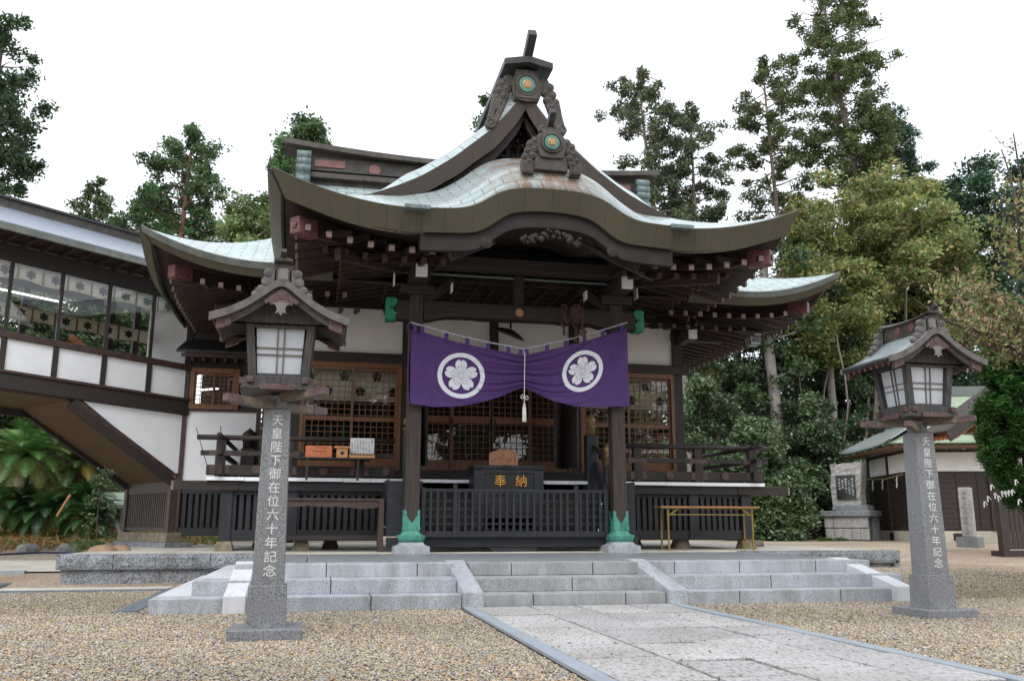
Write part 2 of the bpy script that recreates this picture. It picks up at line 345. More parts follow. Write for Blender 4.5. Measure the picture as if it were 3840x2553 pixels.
_tx = {}
def glyphs(ch):
    if ch not in _tx:
        c = bpy.data.curves.new('glyph', 'FONT'); c.body = ch; c.size = 1; c.resolution_u = 3
        o = bpy.data.objects.new('glyph', c); COL.objects.link(o)
        me = bpy.data.meshes.new_from_object(o.evaluated_get(bpy.context.evaluated_depsgraph_get()))
        vs = [(v.co.x, v.co.y) for v in me.vertices]; fs = [tuple(p.vertices) for p in me.polygons]
        bpy.data.objects.remove(o); bpy.data.curves.remove(c); bpy.data.meshes.remove(me); _tx[ch] = (vs, fs)
    return _tx[ch]
def column(m, text, x, ztop, y, size, step, xs=1.0):              # vertical writing facing -y
    for i, ch in enumerate(text):
        vs, fs = glyphs(ch); zc = ztop - (i + .5) * step
        m.add([(x + (a - .52) * size * xs, y, zc + (b - .38) * size) for a, b in vs], fs)
    return m
def sakura(r, n=5, notch=.84, rot=0, seg=8):
    pts = []
    prof = [(0, notch), (.14, 1), (.38, .955), (.62, .87), (.85, .70), (.97, .50), (1, .42)]
    for k in range(n):
        c = math.pi / 2 + rot + k * 2 * math.pi / n; h = math.pi / n
        side = []
        for i in range(seg + 1):
            t = i / seg; rr = np.interp(t, [p[0] for p in prof], [p[1] for p in prof]); side.append((t, rr))
        for t, rr in reversed(side): pts.append((math.cos(c + h * t) * rr * r, math.sin(c + h * t) * rr * r))
        for t, rr in side[1:-1]: pts.append((math.cos(c - h * t) * rr * r, math.sin(c - h * t) * rr * r))
    # order: for each petal from +h to -h ; petals run counter clockwise so reverse each block direction
    out_ = []
    blk = len(pts) // n
    for k in range(n): out_ += list(reversed(pts[k * blk:(k + 1) * blk]))
    return out_
def emblem(m, x, z, y, r, th=.006, n=5, notch=.84, rot=0):
    p = sakura(r, n, notch, rot); m.prism([(x + a, z + b) for a, b in p], y - th, y, star=(x, z)); return m
# ---------------------------------------------------------------- ground
def sm(a, b, x):
    t = min(1, max(0, (x - a) / (b - a))); return t * t * (3 - 2 * t)
def gz(x, Y):
    l = .13 * sm(15.0, 16.6, Y) + .15 * sm(16.4, 19.5, Y) + .40 * sm(19, 29, Y)
    r = .20 * sm(12.5, 15.5, Y) + .22 * sm(15.5, 24, Y) + .16 * sm(27, 40, Y)
    k = sm(-5, 5, x); return l * (1 - k) + r * k
xs = sorted(set([-90, -60, -40, -30] + [i * 1.0 for i in range(-22, 41)] + [50, 70, 100, 140]))
ys = sorted(set([-60, -30, -15, -6] + [i * 1.0 for i in range(0, 46)] + [55, 70, 100, 150]))
g = MB(); g.v = [(x, y, gz(x, y) - .012) for y in ys for x in xs]
W_ = len(xs); g.f = [(j * W_ + i, j * W_ + i + 1, (j + 1) * W_ + i + 1, (j + 1) * W_ + i) for j in range(len(ys) - 1) for i in range(W_ - 1)]
g.build('ground', gravelm, None, True, kind='structure')
# loose pebbles lying in the near part of the court (nobody could count them)
def pebbles(regions):
    V = []; F = []; C = []; pal = np.array([(.36, .24, .12), (.42, .33, .21), (.19, .185, .19), (.55, .50, .42), (.40, .23, .11), (.29, .29, .30), (.48, .39, .25), (.12, .125, .14), (.33, .29, .24), (.45, .40, .33)])
    base = np.array([(1, 0, 0), (.3, .95, 0), (-.8, .6, 0), (-.8, -.6, 0), (.3, -.95, 0), (0, 0, 1), (0, 0, -.6)], float)
    tri = np.array([(0, 1, 5), (1, 2, 5), (2, 3, 5), (3, 4, 5), (4, 0, 5), (1, 0, 6), (2, 1, 6), (3, 2, 6), (4, 3, 6), (0, 4, 6)])
    k = 0
    for x0, x1, y0, y1, n in regions:
        x = rng.uniform(x0, x1, n); y = rng.uniform(y0, y1, n)
        keep = ~((x > -1.83) & (x < .89) & (y < 10.6)); x, y = x[keep], y[keep]; n = len(x)
        r = rng.uniform(.008, .0145, n) * (1 + .35 * (rng.random(n) < .12)); a = rng.uniform(0, 6.283, n); ti = rng.uniform(-.35, .35, n)
        P = base[None] * np.stack([r * rng.uniform(1, 1.35, n), r * rng.uniform(.75, 1, n), r * rng.uniform(.45, .8, n)], 1)[:, None]
        P = P + rng.normal(0, .0012, P.shape)
        X = P[..., 0] * np.cos(a)[:, None] - P[..., 1] * np.sin(a)[:, None]; Y = P[..., 0] * np.sin(a)[:, None] + P[..., 1] * np.cos(a)[:, None]
        Z = P[..., 2] + X * ti[:, None]
        zz = np.array([gz(p, q) for p, q in zip(x[::50], y[::50])]); zg = np.repeat(zz, 50)[:n]
        Pt = np.stack([X + x[:, None], Y + y[:, None], Z + (zg + rng.uniform(-.006, .006, n))[:, None]], -1)
        V.append(Pt.reshape(-1, 3)); F.append((tri[None] + (np.arange(n) * 7)[:, None, None] + k).reshape(-1, 3)); k += n * 7
        c = (pal[rng.integers(0, len(pal), n)] * .85 + np.array([.085, .075, .055])) * rng.uniform(.82, 1.2, (n, 1)) * (1 + .16 * np.sin(x * .9 + 1.3 * np.sin(y * .7)) * np.sin(y * 1.1 + x * .4))[:, None]; C.append(np.repeat(c, 7, 0))
    V = np.concatenate(V); F = np.concatenate(F); C = np.concatenate(C)
    return fastmesh('pebbles', V, F, C, pebm, 3)
def fastmesh(name, V, F, C, mat, nv, smooth=False):
    me = bpy.data.meshes.new(name); me.vertices.add(len(V)); me.vertices.foreach_set('co', V.astype(np.float32).ravel())
    me.loops.add(F.size); me.loops.foreach_set('vertex_index', F.astype(np.int32).ravel())
    me.polygons.add(len(F)); me.polygons.foreach_set('loop_start', np.arange(0, F.size, nv, dtype=np.int32))
    me.polygons.foreach_set('loop_total', np.full(len(F), nv, np.int32))
    if smooth: me.polygons.foreach_set('use_smooth', np.ones(len(F), bool))
    if C is not None:
        a = me.color_attributes.new('Col', 'FLOAT_COLOR', 'POINT'); a.data.foreach_set('color', np.c_[C, np.ones(len(C))].astype(np.float32).ravel())
    me.materials.append(mat); me.update(calc_edges=True); me.validate()
    return me
pm = pebbles([(-6.2, -1.8, 4.9, 8.2, 56000), (-7.5, -1.8, 8.2, 10.6, 36000), (-9.2, -5.3, 10.4, 15.0, 26000), (.85, 5.2, 4.9, 8.2, 56000), (.85, 7.6, 8.2, 10.7, 42000), (4.3, 11.5, 10.6, 15.0, 46000)])
po = bpy.data.objects.new('gravel_pebbles', pm); COL.objects.link(po); tag(po, 'loose tan and grey pebbles covering the court', 'gravel', kind='stuff')
# ---------------------------------------------------------------- approach path
m = MB(); m.box(-1.80, .86, -30, 10.58, -.03, .004); m.build('path', M('path_bedding', (.045, .038, .028), .95, .3, 20, bump=.6), None, kind='structure')
m = MB(); cw = [(-1.665, -1.01), (-1.01, -.45), (-.45, .21), (.21, .73)]
for i, (a, b) in enumerate(cw):
    y = 10.57
    while y > -6:
        L_ = random.choice([.62, .75, .9, 1.05, .5]) * (1.15 if i != 1 else .9); h = .024 + random.uniform(-.003, .004)
        j = [random.uniform(-.006, .006) for _ in range(4)]
        k = len(m.v); m.box(a + .011 + j[0], b - .011 + j[1], y - L_ + .050 + j[2] * 1.5, y + j[3] * 1.5, 0, h)
        for q_ in range(k + 4, k + 8): v_ = m.v[q_]; m.v[q_] = (v_[0], v_[1], v_[2] + random.uniform(-.006, .005))
        y -= L_
m.build('path_slabs', pathm, None, bevel=.006, kind='structure')
edgem = granite('blue_grey_kerb_stone', (.37, .42, .47), (.28, .32, .36), 140, .6, .2)
m = MB()
for x0, x1 in ((-1.80, -1.672), (.737, .862)):
    y = 10.57 if x0 < 0 else 10.59
    while y > -8: m.box(x0, x1, y - 1.795, y, 0, .030); y -= 1.8
m.build('path_kerb', edgem, None, bevel=.004, kind='structure')
# ---------------------------------------------------------------- stone platform and steps
jointm = M('mossy_joint', (.055, .050, .040), .95, .4, 12)
def slabrow(m, x0, x1, y0, y1, z0, z1, cuts, gap=.006):
    c = [x0] + cuts + [x1]
    if cuts and y1 < 13:
        for q_ in cuts: MB().box(q_ - .0055, q_ + .0055, y0 + .004, y1, z0 + .003, z1 - .003).build('joint', jointm, st)
    for a, b in zip(c[:-1], c[1:]): m.box(a + gap, b - gap, y0, y1, z0, z1)
plat = thing('stone_platform', (0, 15, 0), 'wide raised stone platform with rough cut front blocks carrying the shrine', 'platform')
m = MB(); m.box(-7.4, 7.35, 15.6, 25.5, .02, .485); m.build('core', dirtyC, plat)
m = MB()
for x in np.arange(-7.38, 7.3, 1.47): m.box(x + .01, min(7.33, x + 1.46), 15.75, 25.4, .484, .494)
m.build('pale_floor', dirtyC, plat)
def rough(m, x0, x1, y0, z0, z1, seed, d=.03):                     # split-faced block front
    rs = random.Random(seed); nx = max(3, int((x1 - x0) / .07)); nz = max(3, int((z1 - z0) / .05)); k = len(m.v)
    vs = []; fs = []
    for j in range(nz + 1):
        for i in range(nx + 1):
            e = i in (0, nx) or j in (0, nz); vs.append((x0 + (x1 - x0) * i / nx, y0 - (0 if e else rs.uniform(.3, 1) * d), z0 + (z1 - z0) * j / nz))
    W_ = nx + 1; fs = [(j * W_ + i, j * W_ + i + 1, (j + 1) * W_ + i + 1, (j + 1) * W_ + i) for j in range(nz) for i in range(nx)]
    m.add(vs, fs); m.box(x0, x1, y0 + .001, y0 + .3, z0, z1)
for k, (a, b) in enumerate([(-7.45, -6.62), (-6.61, -5.15), (-5.14, -4.2), (4.2, 5.6), (5.61, 7.4)]): m = MB(); rough(m, a, b, 15.50, .262, .495, k); m.build('coping_block', granR, plat)
for k, (a, b) in enumerate([(-7.38, -5.92), (-5.91, -4.2), (4.2, 5.8), (5.81, 7.33)]): m = MB(); rough(m, a, b, 15.58, -.03, .255, 20 + k); m.build('base_block', granR, plat)
# right and left end faces of the coping
MB().box(7.33, 7.45, 15.5, 25.4, .2, .493).build('side_coping', granR, plat); MB().box(-7.45, -7.38, 15.8, 25.4, .2, .493).build('side_coping', granR, plat)
st = thing('stone_steps', (0, 10.6, 0), 'three broad pale granite steps with four sloping cheek stones below the shrine', 'steps')
for nm, x0, x1, y0, y1, z0, z1, cuts, mt in [
    ('left_lower_step', -5.25, -1.80, 10.62, 11.05, 0, .16, [-4.2, -3.95, -2.85], gran), ('left_middle_step', -4.86, -1.80, 11.02, 11.65, .16, .322, [-4.2, -3.3], gran),
    ('left_upper_step', -4.45, -1.75, 11.60, 12.1, .322, .478, [-4.2, -3.35, -2.22], gran),
    ('centre_lower_step', -1.57, .72, 10.60, 11.05, 0, .158, [-.95, .2], granC), ('centre_middle_step', -1.57, .74, 11.02, 11.65, .16, .318, [-.35], granC),
    ('centre_upper_step', -1.55, .74, 11.60, 12.1, .322, .476, [-1.0, .1], granC),
    ('right_lower_step', .95, 4.33, 10.62, 11.05, 0, .16, [1.7, 3.1], gran), ('right_middle_step', .95, 4.29, 11.02, 11.65, .16, .322, [2.35], gran),
    ('right_upper_step', .95, 4.20, 11.60, 12.1, .322, .478, [1.25, 2.2, 3.35], gran)]:
    m = MB(); slabrow(m, x0, x1, y0, y1, z0, z1, cuts); m.build('step', mt, st, bevel=.006, label=None)
for b_ in ((-5.247, -4.2, 10.9, 15.5, 0, .158), (-4.857, -4.2, 11.3, 15.5, .158, .320), (4.0, 4.327, 10.9, 15.4, 0, .158), (4.0, 4.287, 11.3, 15.4, .158, .320)): MB().box(*b_).build('side_step', granW, st)
m = MB(); slabrow(m, -4.45, 4.20, 12.1, 15.52, .05, .477, [-3.6, -2.5, -1.3, -.2, .9, 2.0, 3.1]); m.build('landing', lip, st, bevel=.003)
m = MB()
for x in (-4.0, -1.9, .3, 1.6, 3.3): m.box(x, x + .7, 12.8, 13.4, .476, .4785)
for x0 in (-4.46, -1.80, .725, 3.83):
    m = MB(); w_ = .235
    pr = [(10.50, -.02), (10.50, .19), (10.56, .20), (11.95, .50), (12.12, .50), (12.12, .02)]
    vs = [(x0, y, z) for y, z in pr] + [(x0 + w_, y, z) for y, z in pr]; n = len(pr)
    m.add(vs, [(i, i + n, (i + 1) % n + n, (i + 1) % n) for i in range(n)] + [tuple(range(n)), tuple(range(2 * n - 1, n - 1, -1))])
    m.build('cheek_stone', granW if x0 in (-4.46, 3.83) else gran, st, bevel=.006)
# drain grates and concrete aprons on the left
m = MB(); m.box(-8.1, -5.3, 14.35, 14.5, -.01, .022); m.build('side_grate', steel, None)
dg = bpy.data.objects['side_grate']; dg.name = 'drain_grate'; tag(dg, 'steel drain grate in the gravel in front of the rough platform wall', 'drain grate', 'drain grates left of the steps')
d2 = MB().box(-5.62, -5.40, 10.9, 14.34, -.01, .022).build('drain_grate', steel, None); tag(d2, 'steel drain grate running back beside the left end of the granite steps', 'drain grate', 'drain grates left of the steps')
d3 = MB().box(-8.34, -8.12, 14.35, 16.7, -.01, .06).build('drain_grate', steel, None); tag(d3, 'steel drain grate running back past the corner of the rough platform wall', 'drain grate', 'drain grates left of the steps')
MB().box(-8.1, -5.65, 14.52, 15.55, -.02, .012).build('concrete_apron', dirtyC, None, kind='structure')
m = MB()
for i in range(12):
    x0 = -22 + i * 1.2; m.add([(x0, 17.1 , gz(x0, 17.1) + .02), (x0 + 1.2, 17.1, gz(x0 + 1.2, 17.1) + .02), (x0 + 1.2, 19.0, gz(x0 + 1.2, 19) + .02), (x0, 19.0, gz(x0, 19) + .02)], [(0, 1, 2, 3)])
m.build('concrete_path', dirtyC, None, kind='structure')
m = MB()
m.box(-21, -8.3, 16.95, 17.08, .10, .19); m.build('path_kerb', edgem, None, kind='structure')
# ---------------------------------------------------------------- SHRINE HALL
H = thing('shrine_hall', (0, 18, .48), 'dark timber shrine hall with sweeping pale copper roofs and white plaster panels', 'shrine')
HW, YW = 4.13, 18.05
posts = [(-4.02, YW + .12), (-1.80, YW + .12), (1.78, YW + .12), (4.13, YW + .12)]
for x, y in posts:
    MB().box(x - .11, x + .11, y - .12, y + .1, .62, 5.35).build('post', woodV, H, bevel=.008)
for x in (.02, ):
    MB().box(x - .095, x + .095, YW + .02, YW + .2, 4.2, 5.35).build('post', woodV, H)
for x0, x1 in ((-3.91, -1.91), (-1.69, -.075), (.115, 1.67), (1.89, 4.02)):
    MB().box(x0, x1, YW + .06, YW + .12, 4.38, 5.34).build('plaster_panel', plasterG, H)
MB().box(-4.3, 4.36, YW - .05, YW + .05, 4.19, 4.39).build('lintel', woodH, H, bevel=.006)
MB().box(-4.1, 4.1, YW - .02, YW + .06, 5.33, 5.62).build('wall_plate', woodH, H)
MB().box(-4.2, 4.25, YW - .06, YW + .12, 1.82, 2.03).build('sill', woodH, H)
for x in (-1.8, .02, 1.78):                                        # bracket arms under the eave beam
    pr = [(x - .55, 5.32), (x - .50, 5.22), (x - .38, 5.17), (x + .38, 5.17), (x + .50, 5.22), (x + .55, 5.32)]
    MB().prism(pr, YW - .16, YW + .02).build('bracket', woodH, H)
# glazed lattice screens
def screen(x0, x1, z0, z1, y, ncol, nrow, fr=brown, stile=.05, kick=0, parent=H, bars=.014, mid=None):
    m = MB(); m.box(x0, x0 + stile, y, y + .04, z0, z1); m.box(x1 - stile, x1, y, y + .04, z0, z1)
    m.box(x0 + stile, x1 - stile, y + .002, y + .038, z1 - stile, z1); m.box(x0 + stile, x1 - stile, y + .002, y + .038, z0, z0 + max(stile, kick))
    if mid: m.box(x0 + stile, x1 - stile, y + .002, y + .038, mid[0], mid[1])
    o = m.build('sash', fr, parent, bevel=.003); m = MB(); a, b = x0 + stile, x1 - stile; c, d = z0 + max(stile, kick), z1 - stile
    for i in range(1, ncol):
        x = a + (b - a) * i / ncol; m.box(x - bars / 2, x + bars / 2, y + .012, y + .026, c, d)
    for j in range(1, nrow):
        z = c + (d - c) * j / nrow; m.box(a, b, y + .009, y + .023, z - bars / 2, z + bars / 2)
    m.build('lattice', fr, o); MB().box(a, b, y + .028, y + .032, c, d).build('pane', glassm, o)
    return o
for x0, x1 in ((-3.91, -1.91), (1.89, 4.02)):
    m = MB(); m.box(x0, x0 + .07, YW - .02, YW + .1, 2.03, 4.19); m.box(x1 - .07, x1, YW - .02, YW + .1, 2.03, 4.19); m.box(x0 + .07, x1 - .07, YW - .02, YW + .1, 4.09, 4.19); m.box(x0 + .07, x1 - .07, YW - .03, YW + .1, 2.03, 2.12)
    m.build('window_frame', brown, H)
    c = (x0 + x1) / 2 + .02
    screen(x0 + .07, c + .025, 2.12, 4.09, YW + .005, 7, 15, kick=.2, mid=(3.0, 3.09)); screen(c - .02, x1 - .07, 2.12, 4.09, YW + .05, 7, 15, kick=.2, mid=(3.0, 3.09))
m = MB(); m.box(-1.69, -1.63, YW + .0, YW + .1, 2.03, 4.19); m.box(1.63, 1.67, YW + .0, YW + .1, 2.03, 4.19); m.build('door_frame', brownD, H)
dx = [-1.63, -.86, -.03, .80, 1.63]
for i in range(4):
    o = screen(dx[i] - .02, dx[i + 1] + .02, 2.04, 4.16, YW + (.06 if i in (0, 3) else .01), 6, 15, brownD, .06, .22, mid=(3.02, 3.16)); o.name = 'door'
for x in (-.07, .03, -.88):
    MB().box(x, x + .035, YW - .002, YW + .012, 2.86, 3.10).build('door_pull', iron, H)
# folded dark shutters either side of the doors
for sx, xa, xb, xc in ((1, 1.14, 1.38, 1.62), (-1, -1.66, -1.56, -1.46)):
    for a, b in ((xa, xb), (xb, xc)):
        m = MB(); n0 = 0; y0, y1 = (17.35, 17.75) if sx > 0 else (17.3, 17.7)
        m.bar((a, y0 if a == xa else y1, 3.02), (b, y1 if a == xa else y0, 3.02), .045, 1.86)
        o = m.build('shutter', woodV, H)
        for z in (2.2, 2.62, 3.3, 3.8): m = MB(); m.bar((a - .005, (y0 if a == xa else y1) - .03, z), (b + .005, (y1 if a == xa else y0) - .03, z), .05, .07); m.build('shutter_rail', woodH, o)
# room behind the glass
m = MB(); m.box(-4.05, 4.05, 21.9, 22.0, 1.8, 5.4); m.box(-4.2, -4.05, 18.3, 22, 1.8, 5.4); m.box(4.06, 4.2, 21.0, 22, 1.8, 5.4); m.box(-4.05, 4.05, 18.3, 21.9, 5.3, 5.4); m.box(-4.05, 4.05, 18.25, 21.9, 1.75, 1.85)
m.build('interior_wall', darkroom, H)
m = MB(); m.box(4.06, 4.2, 18.3, 18.5, 1.8, 5.4); m.box(4.06, 4.2, 18.5, 21.0, 4.2, 5.4); m.box(4.06, 4.2, 18.5, 21.0, 1.8, 2.1); m.build('side_wall', woodV, H)
m = MB()
for y in (18.5, 19.3, 20.1, 20.9): m.box(4.12, 4.16, y - .025, y + .025, 2.1, 4.2)
m.box(4.12, 4.16, 18.5, 21, 2.1, 2.2); m.box(4.12, 4.16, 18.5, 21, 3.0, 3.1); m.box(4.12, 4.16, 18.5, 21, 4.15, 4.2)
o = m.build('side_sash', brown, H); m = MB()
for i in range(1, 19): m.box(4.135, 4.149, 18.5 + i * .13, 18.514 + i * .13, 2.2, 4.15)
for j in range(1, 15): m.box(4.133, 4.147, 18.52, 20.9, 2.2 + j * .13, 2.214 + j * .13)
m.build('lattice', brown, o)
m = MB()
for x0, x1 in ((-3.82, -1.98), (1.98, 3.94)):
    n = 30; vs = []
    for i in range(n + 1):
        x = x0 + (x1 - x0) * i / n; y = YW + .2 + .015 * math.sin(i * 1.7); vs += [(x, y, 3.42), (x, y, 4.08), (x, y + .004, 4.08), (x, y + .004, 3.42)]
    m.add(vs, [(4 * i + k, 4 * i + (k + 1) % 4, 4 * i + 4 + (k + 1) % 4, 4 * i + 4 + k) for i in range(n) for k in range(4)])
cu = m.build('window_valance', cream, H, True)
m = MB()
for x0 in (-3.72, 2.12):
    for i in range(6): emblem(m, x0 + i * .33, 3.93 if i % 2 == 0 else 3.62, YW + .175, .105, notch=.8)
m.build('valance_emblem', darkem, cu)
m = MB()
for x, c in ((-3.62, 0), (-3.4, 0), (-3.1, 0)): m.box(x, x + .12, 19.2, 19.25, 2.1, 3.0)
m.build('hanging_cloth', M('green_cloth', (.02, .10, .07), .8), H)
m = MB()
for x in (-3.75, -3.30): m.box(x, x + .06, 19.2, 19.25, 2.1, 3.0)
m.build('hanging_cloth', M('blue_cloth', (.02, .06, .25), .8), H)
m = MB(); m.box(-1.4, .9, 20.2, 20.9, 1.86, 2.5); m.build('altar_cloth', redcloth, H)
m = MB(); m.box(2.15, 2.5, 19.4, 19.7, 1.86, 2.42); m.box(2.9, 3.3, 19.4, 19.7, 1.86, 2.42); m.box(-3.3, -2.4, 18.9, 19.3, 1.86, 2.3); m.build('stool', orangeL, H)
# veranda deck, white edge boards, skirts
m = MB(); m.box(-5.46, 5.46, 16.93, 18.0, 1.74, 1.797); m.box(-5.46, -4.2, 18.0, 20.2, 1.74, 1.797); m.box(4.25, 5.46, 18.0, 24, 1.74, 1.797); m.build('veranda_deck', woodBH, H)
xx = -5.46
while xx < 5.45:
    L_ = random.choice([.5, .6, .66, .72, 1.1]); x2 = min(5.46, xx + L_)
    MB().box(xx + .003, x2 - .003, 16.90, 17.06, 1.738 + random.uniform(-.003, .003), 1.802).build('white_edge_board', whitep, H); xx = x2
MB().box(-5.55, 5.55, 17.0, 17.16, 1.57, 1.735).build('deck_beam', woodBH, H)
for sx in (-1, 1):
    MB().box(*sorted((sx * 4.9, sx * 6.02)), 16.98, 17.17, 1.565, 1.736).build('beam_end', woodH, H, bevel=.01)
    MB().box(*sorted((sx * 6.02, sx * 6.06)), 16.99, 17.16, 1.57, 1.73).build('beam_end_grain', oliveStone, H)
    # slatted skirt
    a, b = sorted((sx * 2.32, sx * 5.18))
    MB().box(a, b, 17.08, 17.20, .67, .86).build('ground_beam', woodBH, H, bevel=.006)
    MB().box(a, b, 17.09, 17.15, 1.50, 1.565).build('skirt_rail', woodBH, H)
    m = MB(); x = a + .05
    while x < b - .1: m.box(x, x + .075, 17.10, 17.14, .86, 1.50); x += .125
    m.build('skirt_slats', woodB, H)
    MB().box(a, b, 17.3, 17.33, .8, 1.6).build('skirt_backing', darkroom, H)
    for x in (sx * 5.1, sx * 3.95): MB().box(x - .1, x + .1, 17.05, 17.25, .67, 1.57).build('skirt_post', woodB, H)
    a2 = sorted((sx * 5.06, sx * 5.18)); MB().box(a2[0], a2[1], 17.25, 20, .67, .86).build('ground_beam', woodBH, H)
    m = MB(); y = 17.3
    while y < 20: m.box(a2[0] + .03, a2[1] - .03, y, y + .075, .86, 1.56); y += .125
    m.build('skirt_slats', woodB, H)
    for x, y in ((sx * 5.1, 17.15), (sx * 3.75, 17.3), (sx * 3.2, 18.6), (sx * 4.6, 19.4)):
        q = MB(); q.add([(x - .17, y - .15, .49), (x + .17, y - .15, .49), (x + .17, y + .17, .49), (x - .17, y + .17, .49), (x - .12, y - .1, .67), (x + .12, y - .1, .67), (x + .12, y + .12, .67), (x - .12, y + .12, .67)],
              [(0, 1, 5, 4), (1, 2, 6, 5), (2, 3, 7, 6), (3, 0, 4, 7), (4, 5, 6, 7), (3, 2, 1, 0)]); q.build('foundation_stone', oliveStone, H, bevel=.015)
# railing
def railing(sx):
    e = sx * 5.25; i0 = sx * 2.1; a, b = sorted((i0, sx * 5.68))
    MB().tube([(a, 17.02, 2.52), (b, 17.02, 2.52)], .047, 12).build('top_rail', woodH, H, True)
    MB().box(*sorted((i0, sx * 5.60)), 16.98, 17.06, 2.19, 2.28).build('middle_rail', woodH, H, bevel=.006)
    MB().box(*sorted((i0, sx * 5.48)), 16.95, 17.09, 1.84, 2.02).build('bottom_rail', woodH, H, bevel=.008)
    MB().tube([(e, 16.6, 2.53), (e, 20.0, 2.53)], .047, 12).build('top_rail', woodH, H, True)
    MB().box(e - .04, e + .04, 16.72, 20, 2.20, 2.285).build('middle_rail', woodH, H); MB().box(e - .07, e + .07, 16.8, 20, 1.845, 2.022).build('bottom_rail', woodH, H)
    for k, x in enumerate((sx * 5.25, sx * 4.05, sx * 2.75)):
        MB().box(x - .085, x + .085, 16.935, 17.105, 1.82, 2.19).build('rail_post', woodV, H)
        MB().box(x - .08, x + .08, 16.96, 17.08, 2.28, 2.475).build('rail_post', woodV, H)
        m = MB(); m.box(x - .2, x + .2, 16.972, 16.978, 2.185, 2.285); o = m.build('metal_plate', M('rail_metal', (.075, .05, .045), .5, .35, 14, bump=.5), H)
        m = MB(); m.box(x - .17, x + .17, 16.94, 16.948, 1.855, 2.005); m.build('metal_plate', M('rail_metal', (), ), H)
    for x in (sx * 3.4, sx * 2.25, sx * 4.6):
        o = MB().lathe((x, 16.945, 1.93), [(.085, 0), (.085, -.02), (.07, -.03)], 10, 'y').build('rosette', M('rail_metal', ()), H)
        emblem(MB(), x, 1.93, 16.915, .06).build('rosette_flower', capD, o)
railing(-1); railing(1)
for (x, y, z0, z1, r_, mt) in ((1.78, 17.0, .9, 2.72, .115, woodB), (-1.84, 17.0, .9, 2.60, .115, woodB), (1.90, 16.25, .6, 2.08, .10, woodB), (-1.80, 16.25, .6, 2.08, .10, woodB), (-4.97, 19.8, 1.8, 2.55, .15, woodV)):
    o = MB().box(x - r_, x + r_, y - r_, y + r_, z0, z1).build('newel_post', mt, H, bevel=.03)
    MB().lathe((x, y, z1), [(r_ * .85, 0), (r_ * .85, .14), (r_ * .95, .145), (r_ * .95, .17), (r_ * .62, .18), (r_ * .55, .21), (r_ * .95, .26), (r_ * .98, .31), (r_ * .6, .37), (r_ * .12, .42), (.003, .45)], 16).build('finial', goldp if y < 19 else woodV, o, True)
for sx in (-1, 1):
    m = MB(); m.tube([(sx * 1.80, 16.95, 2.5), (sx * 1.88, 16.6, 2.30), (sx * 1.9, 16.25, 1.85)], .045, 10); m.build('stair_handrail', woodH, H, True)
    m = MB(); m.bar((sx * 1.84, 16.95, 2.12), (sx * 1.88, 16.25, 1.35), .06, .22); m.build('stair_string', woodB, H)
# stair casing and stairs behind the low barrier
for sx in (-1, 1):
    for k in range(6): MB().box(sx * 2.28 - .02, sx * 2.28 + .02, 15.95, 17.05, .76 + k * .165, .92 + k * .165).build('side_board', woodBH, H)
    MB().box(*sorted((sx * 1.68, sx * 2.28)), 15.92, 15.95, .76, 1.72).build('casing_panel', woodBH, H)
for k in range(6):
    y = 16.02 + k * .17; MB().box(-1.64, 1.64, y, y + .2, .66 + k * .18, .72 + k * .18).build('stair_tread', woodBH, H); MB().box(-1.64, 1.64, y + .17, y + .19, .55 + k * .18, .84 + k * .18).build('stair_riser', darkroom, H)
MB().box(-2.3, 2.3, 15.84, 15.92, .575, .745).build('casing_sill', woodBH, H, bevel=.006)
MB().prism([(-.5, .58), (-.42, .50), (.33, .50), (.41, .58)], 15.86, 15.91).build('sill_foot', woodBH, H)
MB().box(-1.6, 1.6, 17.0, 17.05, 1.5, 1.74).build('deck_front', woodBH, H)
